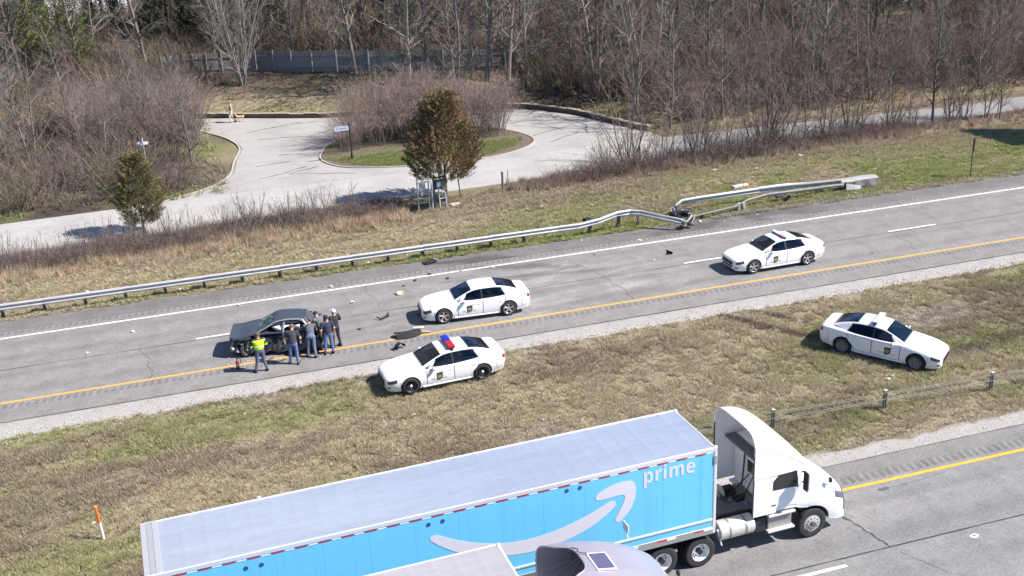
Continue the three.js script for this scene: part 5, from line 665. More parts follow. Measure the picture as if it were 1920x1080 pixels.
  if (c.vest) { const f = bones(L.slice(1, 3).map(b => ({ ...b, ra: b.ra + 0.022, rb: b.rb + 0.026 })).concat(['L', 'R'].map(s => ({ a: tw, b: mid(tw, J['sh' + s], 0.92), ra: 0.10, rb: 0.096, c: T }))), 0.05); const { pos: vp, idx } = surfaceNets((x, y, z) => Math.max(f(x, y, z), J.pelvis[1] + 0.0 - y, y - (J.neck[1] - 0.035)), lo, hi, 0.018); mesh('safety_vest', geoFrom(vp, idx), mat(c.vest, 0.75), t); const band = bones([{ a: add(J.waist, [0, 0.06, 0]), b: add(J.waist, [0, 0.10, 0]), ra: 0.168, rb: 0.168, c: T, sx: 1.22, sz: 0.93 }], 0.01), bn = surfaceNets((x, y, z) => Math.max(band(x, y, z), J.waist[1] + 0.055 - y, y - J.waist[1] - 0.105), lo, hi, 0.018); mesh('reflective_band', geoFrom(bn.pos, bn.idx), mat([0.6, 0.62, 0.5], 0.5), t); }
  t.scale.set(1.1, 1, 1.1);
  if (c.belt) mesh('duty_belt', new THREE.TorusGeometry(0.155, 0.028, 8, 24).rotateX(PI / 2).scale(1.05, 1.2, 0.85).translate(J.waist[0], J.waist[1] - 0.06, J.waist[2]), mat(c.belt, 0.7), t);
  return t;
}
const navy = [0.030, 0.032, 0.048], jeans = [0.11, 0.16, 0.29], jeans2 = [0.13, 0.17, 0.26], darkTr = [0.035, 0.036, 0.045], hairDark = [0.03, 0.024, 0.02];
const stance = { knL: [0.13, 0.50, 0.03], anL: [0.16, 0.09, 0.0], knR: [-0.12, 0.50, 0.0], anR: [-0.15, 0.09, -0.05] };
const OFF = 'officers and helpers crowded round the wrecked car';
person('person in a lime safety vest and dark blue trousers watching the wreck', { ...stance, anL: [0.22, 0.09, 0.02], anR: [-0.20, 0.09, -0.06], wrL: [0.12, 1.10, 0.22], wrR: [-0.10, 1.12, 0.22], elL: [0.29, 1.18, 0.03], elR: [-0.29, 1.18, 0.02] }, { trousers: [0.09, 0.105, 0.17], shirt: navy, hair: [0.10, 0.075, 0.045], vest: [0.62, 0.90, 0.03], sleeve: [0.6, 0.85, 0.05] }, [2.22, 0.004, -44.05], PI + 0.2, OFF);
person('person in dark shirt and blue jeans stooping towards the torn car side', { chest: [0, 1.30, 0.10], neck: [0, 1.45, 0.20], head: [0, 1.58, 0.28], waist: [0, 1.10, 0.03], shL: [0.19, 1.40, 0.16], shR: [-0.19, 1.40, 0.16], elL: [0.27, 1.14, 0.18], wrL: [0.2, 1.0, 0.38], elR: [-0.30, 1.14, 0.12], wrR: [-0.26, 0.92, 0.28], anL: [0.17, 0.09, 0.04], anR: [-0.15, 0.09, -0.04] }, { trousers: jeans, shirt: [0.042, 0.038, 0.05], hair: [0.16, 0.10, 0.08], belt: black.color.toArray() }, [3.62, 0.004, -44.25], PI - 0.25, OFF);
person('person in jeans bent deep into the wrecked car with head hidden', { waist: [0, 1.12, 0.10], chest: [0, 1.22, 0.32], neck: [0, 1.24, 0.52], head: [0, 1.24, 0.68], shL: [0.19, 1.27, 0.42], shR: [-0.19, 1.27, 0.42], elL: [0.24, 1.02, 0.55], wrL: [0.18, 0.98, 0.78], elR: [-0.24, 1.0, 0.55], wrR: [-0.16, 0.95, 0.76], knL: [0.12, 0.5, 0.05], anL: [0.16, 0.09, 0.0], knR: [-0.1, 0.5, -0.02], anR: [-0.13, 0.09, -0.14] }, { trousers: jeans2, shirt: [0.10, 0.105, 0.125], hair: hairDark, belt: [0.02, 0.02, 0.02] }, [4.45, 0.004, -44.72], PI - 0.1, OFF);
person('person in navy polo and blue jeans standing with bare forearms by the wreck', { ...stance }, { trousers: jeans, shirt: [0.035, 0.038, 0.062], hair: hairDark, belt: [0.015, 0.015, 0.015] }, [5.2, 0.004, -44.75], PI + 0.15, OFF);
person('person all in black wearing a white cap behind the navy polo', { ...stance, elR: [-0.32, 1.2, 0.05], wrR: [-0.22, 1.12, 0.24] }, { trousers: darkTr, shirt: [0.028, 0.028, 0.03], sleeve: [0.03, 0.03, 0.032], hair: [0.75, 0.75, 0.74], cap: true }, [5.62, 0.004, -45.35], PI + 0.5, OFF);
person('person in grey shirt leaning in at the crumpled tail of the wreck', { waist: [0, 1.1, 0.05], chest: [0, 1.30, 0.14], neck: [0, 1.44, 0.24], head: [0, 1.57, 0.32], shL: [0.19, 1.38, 0.2], shR: [-0.19, 1.38, 0.2], elL: [0.26, 1.12, 0.26], wrL: [0.18, 1.02, 0.48], elR: [-0.26, 1.12, 0.26], wrR: [-0.16, 1.0, 0.46] }, { trousers: darkTr, shirt: [0.13, 0.135, 0.15], hair: hairDark }, [5.05, 0.004, -45.35], PI + 0.55, OFF);
person('person in grey top and pale trousers walking along the driveway', { knL: [0.10, 0.52, 0.16], anL: [0.11, 0.12, 0.06], knR: [-0.1, 0.50, 0.02], anR: [-0.11, 0.10, -0.28], elL: [0.27, 1.17, -0.08], wrL: [0.22, 0.98, 0.02], elR: [-0.26, 1.17, 0.05], wrR: [-0.2, 1.02, 0.24] }, { trousers: [0.55, 0.50, 0.44], shirt: [0.26, 0.27, 0.27], hair: [0.42, 0.14, 0.10], cap: true, shoes: [0.3, 0.25, 0.2] }, [5.1, 0.03, -95.2], -PI / 2 - 0.2);
{ const fur = [0.52, 0.38, 0.22], pale = [0.62, 0.52, 0.38], d = thing('dog', 'small tan dog trotting behind the walking person on the driveway', 'dog', [5.75, 0.03, -95.1], -PI / 2 - 0.1), dogMat = clothMat;
  const L = [{ a: [0, 0.42, 0.18], b: [0, 0.42, -0.02], ra: 0.105, rb: 0.095, c: fur }, { a: [0, 0.42, -0.02], b: [0, 0.44, -0.24], ra: 0.085, rb: 0.085, c: fur }, { a: [0, 0.46, 0.22], b: [0, 0.60, 0.34], ra: 0.07, rb: 0.058, c: fur }, { a: [0, 0.63, 0.36], b: [0, 0.62, 0.40], ra: 0.066, rb: 0.06, c: fur }, { a: [0, 0.60, 0.42], b: [0, 0.585, 0.50], ra: 0.038, rb: 0.026, c: pale }, { a: [0.05, 0.68, 0.34], b: [0.065, 0.62, 0.33], ra: 0.02, rb: 0.014, c: fur }, { a: [-0.05, 0.68, 0.34], b: [-0.065, 0.62, 0.33], ra: 0.02, rb: 0.014, c: fur }, { a: [0, 0.47, -0.3], b: [0, 0.60, -0.44], ra: 0.028, rb: 0.018, c: pale }];
  for (const [s, z0, z1] of [[1, 0.20, 0.26], [-1, 0.18, 0.10]]) L.push({ a: [s * 0.06, 0.40, z0], b: [s * 0.065, 0.22, lerp(z0, z1, 0.5)], ra: 0.05, rb: 0.028, c: fur }, { a: [s * 0.065, 0.22, lerp(z0, z1, 0.5)], b: [s * 0.065, 0.04, z1], ra: 0.026, rb: 0.022, c: pale }, { a: [s * 0.065, 0.03, z1], b: [s * 0.065, 0.025, z1 + 0.05], ra: 0.028, rb: 0.022, c: pale });
  for (const [s, o] of [[1, -0.06], [-1, 0.06]]) L.push({ a: [s * 0.06, 0.40, -0.24], b: [s * 0.07, 0.30, -0.19 + o], ra: 0.07, rb: 0.04, c: fur }, { a: [s * 0.07, 0.30, -0.19 + o], b: [s * 0.07, 0.16, -0.31 + o], ra: 0.036, rb: 0.024, c: fur }, { a: [s * 0.07, 0.16, -0.31 + o], b: [s * 0.07, 0.03, -0.28 + o], ra: 0.022, rb: 0.022, c: pale }, { a: [s * 0.07, 0.025, -0.28 + o], b: [s * 0.07, 0.022, -0.23 + o], ra: 0.027, rb: 0.022, c: pale });
  mesh('body', skinned(L, 0.03, [-0.22, -0.05, -0.55], [0.22, 0.8, 0.6], 0.012), dogMat, d); mesh('nose', new THREE.SphereGeometry(0.016, 8, 6).translate(0, 0.595, 0.525), black, d); }
// ---------------------------------------------------------------- debris
const bumperBlack = mat([0.016, 0.016, 0.018], 0.85), litterWhite = mat([0.6, 0.59, 0.57], 0.8), tan = mat([0.58, 0.47, 0.30], 0.8);
function scrap(seed, w, d, h, n = 4) { const g = sheet(n, n, (u, v) => [(u - 0.5) * w * (1 + 0.3 * (noise2(v * 3, seed, 2) - 0.5)), h * noise2(u * 2.3 + seed, v * 2.3, seed) + 0.01, (v - 0.5) * d * (1 + 0.3 * (noise2(u * 3, seed, 4) - 0.5))]); const under = sheet(n, n, (u, v) => { const a = (u - 0.5) * w, b = (v - 0.5) * d; return [a * 0.9, 0.004, b * 0.9]; }); return merge([g, under]); }
function debris(name, label, x, z, turn, parts, group) { const t = thing(name, label, 'debris', [x, z > -43.2 || z < -54.8 ? height(x, z) + 0.01 : 0.004, z], turn, group); for (const [n, g, m] of parts) mesh(n, g, m, t); return t; }
debris('bumper_cover', 'black bumper cover lying across the yellow line near the wreck', 8.85, -45.35, 0.1, [['shell', sheet(16, 6, (u, v) => [lerp(-0.62, 0.55, u), 0.05 + 0.20 * Math.sin(PI * v) , lerp(-0.32, 0.28, v) + 0.12 * Math.sin(PI * u)]), bumperBlack], ['foam', box(0.5, 0.08, 0.14, 0.45, 0.24, -0.2, 0.03).rotateY(-0.35), mat([0.66, 0.60, 0.44], 0.9)], ['bracket', bar([0.5, 0.12, 0.1], [0.95, 0.05, 0.22], 0.04, 6), mat([0.45, 0.36, 0.30], 0.7)]]);
debris('dark_panel', 'dark flat car panel lying on the shoulder beside the guardrail', 12.05, -54.35, 0.25, [['panel', scrap(3, 0.75, 0.45, 0.14), bumperBlack], ['edge', bar([0.3, 0.12, -0.15], [0.42, 0.1, 0.1], 0.025), bare2()]]);
debris('broken_bracket', 'black branched plastic bracket lying in the middle of the lane', 8.25, -47.75, 0.3, [['arm', [bar([-0.3, 0.05, 0.1], [0.25, 0.06, -0.02], 0.045, 6), bar([0.05, 0.06, 0], [0.3, 0.14, -0.15], 0.035, 6), bar([-0.25, 0.05, 0.1], [-0.35, 0.12, -0.1], 0.03, 6)], bumperBlack]]);
debris('wheel_arch_liner', 'curled black liner scrap on the inner shoulder beside the parked sedan', 8.15, -44.0, 0.6, [['curl', sheet(12, 4, (u, v) => [0.26 * Math.cos(u * 3.4), 0.05 + 0.24 * Math.abs(Math.sin(u * 3.4)), lerp(-0.12, 0.12, v)]), bumperBlack]]);
debris('plastic_shell', 'curved black plastic shell standing alone in the right lane', 23.95, -50.3, 0.3, [['shell', sheet(10, 6, (u, v) => [0.26 * (u - 0.5) + 0.06 * Math.sin(v * 4), 0.02 + 0.30 * v * (1 - 0.4 * u), -0.1 + 0.22 * u * u + 0.06 * v]), bumperBlack]]);
debris('seat_cushion', 'tan and white car part lying on the grass behind the collapsed guardrail', 33.4, -59.9, 0.2, [['grey_piece', box(0.75, 0.22, 0.3, -0.25, 0.12, 0, 0.06), mat([0.42, 0.42, 0.46], 0.7)], ['tan_piece', box(0.45, 0.16, 0.3, 0.4, 0.1, -0.05, 0.05), tan]]);
debris('engine_part', 'tangle of black and blue engine parts jammed under the guardrail curl', 27.3, -55.7, 0.3, [['block', [box(0.6, 0.42, 0.5, -0.35, 0.26, -0.1, 0.08), box(0.5, 0.35, 0.55, 0.35, 0.2, 0.1, 0.08).rotateY(0.4)], mat([0.016, 0.017, 0.024], 0.6)], ['hose', [tube([[-0.6, 0.2, 0.1], [-0.3, 0.55, 0.2], [0.2, 0.5, 0.3], [0.6, 0.3, 0.2]], 0.05, 7), tube([[0.1, 0.4, 0.3], [0.4, 0.6, 0.1], [0.7, 0.4, 0.3]], 0.035, 7)], mat([0.03, 0.035, 0.06], 0.5)], ['bracket', [box(0.25, 0.05, 0.1, 0.15, 0.5, 0.1).rotateZ(0.4), box(0.2, 0.04, 0.08, 0.3, 0.35, 0.35)], galv]]);
debris('battery_box', 'small black box lying on the grass behind the bent guardrail', 22.2, -57.6, 0.5, [['case', box(0.4, 0.24, 0.28, 0, 0.12, 0, 0.03), bumperBlack], ['lead', tube([[0.2, 0.15, 0], [0.35, 0.2, 0.1], [0.45, 0.05, 0.15]], 0.02), bumperBlack]]);
debris('yellow_scrap', 'crumpled yellowish scrap in the lane beyond the parked sedan', 9.6, -50.5, 0.2, [['sheet', scrap(8, 0.34, 0.3, 0.2), mat([0.66, 0.58, 0.30], 0.7)]]);
function bare2() { return mat([0.7, 0.7, 0.7], 0.5, 0.3); }
{ const e = thing('fire_extinguisher', 'small red fire extinguisher standing on the yellow line beside the vest wearer', 'extinguisher', [1.28, 0.006, -44.75]); mesh('cylinder', new THREE.LatheGeometry([[0, 0], [0.07, 0], [0.075, 0.03], [0.075, 0.30], [0.05, 0.37], [0.03, 0.40], [0, 0.40]].map(p => new THREE.Vector2(...p)), 18), mat([0.55, 0.02, 0.025], 0.35), e); mesh('label_band', cyl(0.0765, 0.0765, 0.15, 'y', 0, 0.2, 0, 18), mat([0.6, 0.5, 0.47], 0.5), e); mesh('valve', [box(0.05, 0.10, 0.05, 0, 0.44, 0, 0.01), box(0.16, 0.02, 0.03, 0.05, 0.52, 0)], black, e); mesh('hose', tube([[0.03, 0.46, 0], [0.13, 0.42, 0], [0.13, 0.2, 0.02]], 0.014, 6), black, e); }
{ const R = rng(91), G1 = 'pale litter scraps on the grass', G2 = 'small broken car scraps on the far carriageway';
  const pale = scrap(11, 0.26, 0.2, 0.12), pale2 = scrap(12, 0.34, 0.2, 0.16), dark = scrap(14, 0.2, 0.12, 0.06), mats = [litterWhite, mat([0.7, 0.6, 0.5], 0.8)];
  const put = (g, m, name, label, group, x, z, s) => { const o = mesh(name, g, m); o.position.set(x, z > -43.2 || z < -54.8 ? height(x, z) + 0.015 : 0.006, z); o.rotation.y = R() * 6; o.scale.setScalar(s); tag(o, label, 'litter', group); };
  for (const [x, z] of [[0.54, -62.9], [16.8, -59.1], [20.8, -61.2], [38.9, -55.6], [40.7, -64.8], [47.0, -61.0], [43, -59.7], [9.0, -55.7], [-0.64, -55.5], [4.1, -62.4], [6.5, -63.6], [7.6, -63.2], [9.3, -63.0], [-5.2, -57.4], [26.5, -62.5], [36.3, -63], [51, -58.2], [33.8, -64.0], [18.6, -62.2], [12.3, -61.5], [28.1, -65], [23.6, -60.2]]) put(R() < 0.5 ? pale : pale2, mats[R() * 2 | 0], 'paper_scrap', 'small pale scrap of litter lying in the verge grass', G1, x, z, 0.5 + R() * 0.45);
  for (const [x, z] of [[12.07, -36.4], [28.1, -38.7], [26.3, -34.5], [26.6, -34.7], [-4.4, -35.2], [1.2, -40.6], [22.4, -40.9], [24.6, -32.9], [7.4, -38.4], [16.3, -40.2], [30.3, -36.2]]) put(pale, litterWhite, 'paper_scrap', 'small pale scrap of litter lying in the median grass', 'pale litter scraps in the median', x, z, 0.4 + R() * 0.4);
  for (const [x, z] of [[22.9, -49.8], [23.55, -53.0], [29.2, -54.1], [28.0, -54.6], [20.6, -54.3], [6.6, -52.9], [5.0, -50.1], [5.7, -48.8], [14.9, -52.2], [2.0, -52.2], [-3.0, -50.8], [7.2, -50.3], [31.5, -54.4], [-4.9, -49]]) put(pale, litterWhite, 'paper_scrap', 'small pale fragment lying on the far carriageway', G2, x, z, 0.4 + R() * 0.45);
  for (const [x, z] of [[10.7, -52.0], [11.6, -52.6], [12.3, -51.6], [9.8, -47.5], [26.0, -47.9], [13.2, -52.4], [6.9, -46.9], [33.6, -46.3], [10.0, -51.5], [20.4, -51.9], [15.6, -54.0]]) put(dark, bumperBlack, 'plastic_shard', 'small black plastic shard lying on the far carriageway', 'black plastic shards on the far carriageway', x, z, 0.45 + R() * 0.6);
}
// ---------------------------------------------------------------- vegetation
function plantBuilder() {
  const wood = [], fine = [];
  const tubeTo = (arr, P, rad, k) => { // P: list of Vector3, rad: list
    let prev = null; for (let i = 0; i < P.length; i++) { const a = P[Math.max(0, i - 1)], b = P[Math.min(P.length - 1, i + 1)], t = b.clone().sub(a).normalize(), u = (Math.abs(t.y) > 0.9 ? V(1, 0, 0) : V(0, 1, 0)).cross(t).normalize(), w = t.clone().cross(u), ring = []; for (let q = 0; q < k; q++) { const g = q / k * 2 * PI; ring.push(P[i].clone().addScaledVector(u, rad[i] * Math.cos(g)).addScaledVector(w, rad[i] * Math.sin(g))); } if (prev) for (let q = 0; q < k; q++) { const A = prev[q], B = prev[(q + 1) % k], C = ring[q], D = ring[(q + 1) % k]; arr.push(A.x, A.y, A.z, B.x, B.y, B.z, C.x, C.y, C.z, B.x, B.y, B.z, D.x, D.y, D.z, C.x, C.y, C.z); } prev = ring; } };
  const sliver = (p, d, len, w, R) => { const s = V(R() - 0.5, R() - 0.5, R() - 0.5).cross(d).normalize().multiplyScalar(w / 2), m = p.clone().addScaledVector(d, len * 0.5).add(V(R() - 0.5, R() - 0.3, R() - 0.5).multiplyScalar(len * 0.16)), e = p.clone().addScaledVector(d, len); fine.push(p.x - s.x, p.y - s.y, p.z - s.z, p.x + s.x, p.y + s.y, p.z + s.z, m.x, m.y, m.z, m.x - s.x * 0.8, m.y - s.y * 0.8, m.z - s.z * 0.8, m.x + s.x * 0.8, m.y + s.y * 0.8, m.z + s.z * 0.8, e.x, e.y, e.z); };
  const geo = a => { const g = new THREE.BufferGeometry(); g.setAttribute('position', new THREE.Float32BufferAttribute(a, 3)); g.computeVertexNormals(); return g; };
  return { wood, fine, tubeTo, sliver, geo };
}
const turnFrom = (d, ang, R) => { const ax = V(R() - 0.5, R() - 0.5, R() - 0.5).cross(d).normalize(); return d.clone().applyAxisAngle(ax, ang).normalize(); };
function walk(p, d, len, n, wander, up, R) { const P = [p.clone()]; let q = p.clone(), e = d.clone(); for (let i = 0; i < n; i++) { e.add(V((R() - 0.5) * wander, (R() - 0.5) * wander + up, (R() - 0.5) * wander)).normalize(); q = q.clone().addScaledVector(e, len / n); P.push(q); } return P; }
// a bare tree; o: height, r, stems, lean, first (height of the first limb), limbs, spread, droop
function bareTree(seed, o) {
  const R = rng(seed), B = plantBuilder();
  const branch = (p, d, len, r, depth) => {
    const n = depth === 0 ? 8 : depth === 1 ? 5 : 3, P = walk(p, d, len, n, depth === 0 ? 0.16 : 0.42, depth === 0 ? 0.06 : o.up ?? 0.09, R), rad = P.map((_, i) => r * lerp(1, depth === 0 ? 0.28 : 0.3, i / n));
    if (depth === 0) { rad[0] *= 1.35; B.tubeTo(B.wood, P, rad, 7); } else B.tubeTo(depth === 1 ? B.wood : B.fine, P, rad, depth === 1 ? 5 : 3);
    const at = t => { const f = t * n, i = Math.min(n - 1, Math.floor(f)); return [P[i].clone().lerp(P[i + 1], f - i), P[i + 1].clone().sub(P[i]).normalize(), lerp(rad[i], rad[i + 1], f - i)]; };
    if (depth === 0) for (let k = 0; k < o.limbs; k++) { const t = lerp(o.first, 0.97, (k + R()) / o.limbs), [q, e, w] = at(t); branch(q, turnFrom(e, lerp(0.6, 1.15, R()) * (o.spread ?? 1), R), len * lerp(0.20, 0.36, R()) * (1.15 - 0.6 * t), Math.min(w * 0.6, 0.09), 1); }
    else if (depth === 1) { const c = Math.max(3, Math.round(len * 2.6)); for (let k = 0; k < c; k++) { const [q, e, w] = at(lerp(0.15, 1, (k + R()) / c)); branch(q, turnFrom(e, lerp(0.5, 1.0, R()), R), len * lerp(0.28, 0.5, R()), Math.max(0.013, w * 0.55), 2); } }
    else for (let k = 0; k < (o.twigs ?? 6); k++) { const [q, e] = at(lerp(0.1, 1, R())); const d2 = turnFrom(e, lerp(0.3, 0.9, R()), R); const L = lerp(0.35, 0.85, R()); B.sliver(q, d2, L, 0.017, R); if (R() < 0.6) B.sliver(q.clone().addScaledVector(d2, L * 0.5), turnFrom(d2, 0.7, R), L * 0.6, 0.013, R); }
  };
  for (let s = 0; s < (o.stems ?? 1); s++) { const a = s / (o.stems ?? 1) * 2 * PI + R(), l = (o.stems ?? 1) > 1 ? lerp(0.12, 0.38, R()) : 0.05; branch(V((o.stems ?? 1) > 1 ? 0.18 * Math.cos(a) : 0, -0.1, (o.stems ?? 1) > 1 ? 0.18 * Math.sin(a) : 0), V(l * Math.cos(a), 1, l * Math.sin(a)).normalize(), o.height * lerp(0.85, 1.05, R()), o.r, 0); }
  return [B.geo(B.wood), B.geo(B.fine)];
}
function bareBush(seed, o) { // stems, height, radius, twigs
  const R = rng(seed), B = plantBuilder();
  for (let s = 0; s < o.stems; s++) { const a = R() * 2 * PI, rr = Math.sqrt(R()) * o.base, l = lerp(0.05, o.flare, R()); const P = walk(V(rr * Math.cos(a), -0.06, rr * Math.sin(a)), V(l * Math.cos(a), 1, l * Math.sin(a)).normalize(), o.height * lerp(0.62, 1.04, R()), 5, 0.3, 0.04, R); const r0 = lerp(0.012, 0.024, R()) * (o.thick ?? 1); B.tubeTo(B.wood, P, P.map((_, i) => r0 * lerp(1, 0.4, i / 5)), 3);
    for (let k = 0; k < o.side; k++) { const t = lerp(o.low ?? 0.25, 1, R()) * 5, i = Math.min(4, Math.floor(t)), q = P[i].clone().lerp(P[i + 1], t - i), e = P[i + 1].clone().sub(P[i]).normalize(), d = turnFrom(e, lerp(0.35, 0.95, R()), R), L = o.height * lerp(0.12, 0.3, R()); B.sliver(q, d, L, 0.017, R); for (let m = 0; m < o.twigs; m++) { const d2 = turnFrom(d, lerp(0.4, 0.9, R()), R); B.sliver(q.clone().addScaledVector(d, L * lerp(0.2, 1, R())), d2, L * lerp(0.3, 0.7, R()), 0.012, R); } } }
  return [B.geo(B.wood), B.geo(B.fine)];
}
const barkGrey = mat([0.205, 0.18, 0.155], 0.95), barkDark = mat([0.13, 0.11, 0.10], 0.95), barkPale = mat([0.29, 0.262, 0.23], 0.9), twigGrey = mat([0.205, 0.182, 0.152], 0.95), twigBrown = mat([0.185, 0.148, 0.118], 0.95), twigPink = mat([0.285, 0.212, 0.178], 0.95), twigDark = mat([0.115, 0.098, 0.09], 0.95);
function plant(name, geos, m1, m2, label, category, group, partNames = ['trunk', 'crown']) { const t = thing(name, label, category, [0, 0, 0], 0, group); mesh(partNames[0], geos[0], m1, t).userData.kind = partNames[0] === 'stems' ? 'stuff' : undefined; mesh(partNames[1], geos[1], m2, t).userData.kind = 'stuff'; scene.remove(t); taken[name]--; return t; }
function place(proto, x, z, s, R, label, group, y) { const r = proto.clone(); r.name = numbered(proto.name.replace(/_\d{3}$/, '')); r.userData = { ...proto.userData }; tag(r, label, undefined, group); r.position.set(x, y ?? height(x, z) - 0.02, z); r.rotation.y = R() * 6.28; r.scale.set(s * (0.9 + 0.2 * R()), s, s * (0.9 + 0.2 * R())); scene.add(r); return r; }
camera.updateMatrixWorld(); camera.aspect = 16 / 9; camera.updateProjectionMatrix();
const onView = (x, y, z, mx = 1.12, my = 1.2) => { const p = V(x, y, z).project(camera); return p.z < 1 && Math.abs(p.x) < mx && p.y < my && p.y > -1.2; };
const trees = [
  bareTree(11, { height: 15, r: 0.17, first: 0.14, limbs: 22, twigs: 8 }), bareTree(12, { height: 13, r: 0.13, first: 0.08, limbs: 22, twigs: 8, spread: 1.1 }), bareTree(13, { height: 12, r: 0.12, stems: 2, first: 0.10, limbs: 14, twigs: 8 }), bareTree(14, { height: 16, r: 0.2, first: 0.16, limbs: 20, twigs: 8 }), bareTree(15, { height: 10, r: 0.09, first: 0.06, limbs: 22, twigs: 9, spread: 1.2 })];
const fanTree = bareTree(21, { height: 11, r: 0.075, stems: 8, first: 0.10, limbs: 11, twigs: 7, spread: 0.7, up: 0.16 });
const paleTree = bareTree(22, { height: 13, r: 0.15, stems: 2, first: 0.16, limbs: 10, twigs: 5, spread: 1.1 });
const bushes = [bareBush(31, { stems: 64, height: 4.4, base: 1.0, flare: 0.5, side: 14, twigs: 4, low: 0.35 }), bareBush(32, { stems: 60, height: 4.0, base: 1.05, flare: 0.6, side: 14, twigs: 4, low: 0.35 }), bareBush(33, { stems: 62, height: 4.2, base: 0.95, flare: 0.55, side: 14, twigs: 4, low: 0.35 })];
const sparse = [bareBush(41, { stems: 9, height: 1.9, base: 0.35, flare: 0.7, side: 7, twigs: 3, thick: 1.0 }), bareBush(42, { stems: 7, height: 2.2, base: 0.3, flare: 0.55, side: 7, twigs: 3, thick: 1.15 }), bareBush(43, { stems: 11, height: 1.6, base: 0.45, flare: 0.8, side: 7, twigs: 3 })];
const tallShrub = [bareBush(51, { stems: 8, height: 4.4, base: 0.35, flare: 0.6, side: 14, twigs: 5, thick: 2.0, low: 0.15 }), bareBush(52, { stems: 10, height: 3.9, base: 0.4, flare: 0.7, side: 14, twigs: 5, thick: 1.8, low: 0.12 })];
{
  const R = rng(400), W = 'bare trees in the wood';
  const P = [[barkGrey, twigGrey], [barkDark, twigBrown], [barkGrey, twigBrown], [barkDark, twigGrey], [barkGrey, twigBrown]].map(([a, b], i) => plant('bare_tree', trees[i], a, b, 'bare leafless tree standing in the wood behind the driveway', 'tree', W));
  const Pal = plant('bare_tree', trees[1], barkPale, twigGrey, '', 'tree', W);
  const fan = plant('bare_tree', fanTree, barkPale, twigGrey, '', 'tree'), pale = plant('bare_tree', paleTree, barkPale, twigGrey, '', 'tree');
  const put = (p, x, z, s, l, g) => place(p, x, z, s, R, l, g);
  const spots = []; const free = (x, z, d) => spots.every(([a, b]) => Math.hypot(a - x, b - z) > d) && (spots.push([x, z]), true);
  for (const [p, x, z, s, l] of [
    [fan, 7.0, -104.2, 1.0, 'pale many stemmed tree fanning up in front of the board fence'], [P[0], 17.0, -102.0, 0.9, 'bare tree leaning over the sunlit stretch of board fence'], [Pal, 26.4, -96.6, 0.85, 'bare tree with splayed limbs at the sunlit end of the board fence'], [P[1], 21.5, -99.5, 0.8, 'bare grey tree growing hard against the board fence'],
    [pale, 38.2, -84.4, 1.0, 'pale forked tree on the bank beyond the loop of the driveway'], [P[1], 33.5, -89.5, 0.75, 'slim dark tree on the bank just above the retaining wall'], [P[2], 24.6, -94.6, 1.1, 'forked bare tree on the bank above the island clump'], [P[0], 29.2, -94.4, 1.1, 'tall bare tree on the bank where the retaining wall curves'], [P[1], 31.6, -98.0, 0.95, 'bare tree past the sunlit end of the board fence'], [P[3], 43.5, -84.0, 0.8, 'dark straight tree on the bank near the pale forked tree'],
    [P[4], 36.2, -75.9, 0.95, 'small spreading tree where driveway loop meets the frontage road'], [P[1], 37.8, -78.6, 0.85, 'slim tree on the foot of the bank beside the loop'], [P[2], 35.4, -80.4, 0.85, 'forked slim tree beside the curving retaining wall'], [P[4], 41.0, -76.6, 0.95, 'spreading tree on the far edge of the frontage road'], [P[4], 46.4, -77.2, 0.65, 'bushy crowned tree on the bank facing the collapsed guardrail'], [P[3], 53.9, -68.3, 0.62, 'dark upright tree beside the frontage road among shrubs'], [P[1], 59.6, -67.9, 0.5, 'slender twin of two small trees by the wire fence'], [P[2], 58.6, -68.2, 0.45, 'small forked tree by the wire fence next to the slender one'],
    [P[1], -7.2, -92.0, 0.85, 'crooked dark tree rising from the thicket'], [P[2], -9.8, -86.0, 0.7, 'forked dark tree low in the thicket'], [P[4], -4.6, -84.5, 0.6, 'spreading small tree in the thicket beside the driveway'], [P[4], -10.5, -79.5, 0.5, 'gnarled small tree in the thicket close to the frontage road'], [P[0], -12.5, -95.0, 0.8, 'tall grey tree at the back of the thicket']]) { spots.push([x, z]); put(p, x, z, s, l); }
  for (const [k, x, z, sc] of [[0, 20.5, -95.2, 1.15], [3, 22.6, -96.8, 1.15], [0, 27.6, -95.6, 1.2]]) { spots.push([x, z]); put(P[k], x, z, sc, 'tall bare tree between retaining wall and board fence casting long shadows', 'tall trees on the bank'); }
  for (const [x, z, sc] of [[35.4, -68.6, 0.55], [38.2, -67.8, 0.5], [40.6, -68.8, 0.6], [43.2, -68.4, 0.55], [45.6, -69.0, 0.6], [48.2, -68.8, 0.5], [50.4, -69.0, 0.6], [52.6, -69.2, 0.45], [56.2, -69.4, 0.5]]) put(P[4], x, z, sc, 'low spreading bare tree rising from the brush by the wire fence', 'low trees of the brush strip');
  for (let k = 0; k < 22; k++) { const x = lerp(40, 70, (k + R()) / 22), z = lerp(-76.4, -80, R()); put(P[k % 2 ? 4 : 2], x, z, lerp(0.45, 0.7, R()), 'small bare tree on the leaf strewn bank beyond the frontage road', 'small trees beyond the frontage road'); }
  let n = 0;
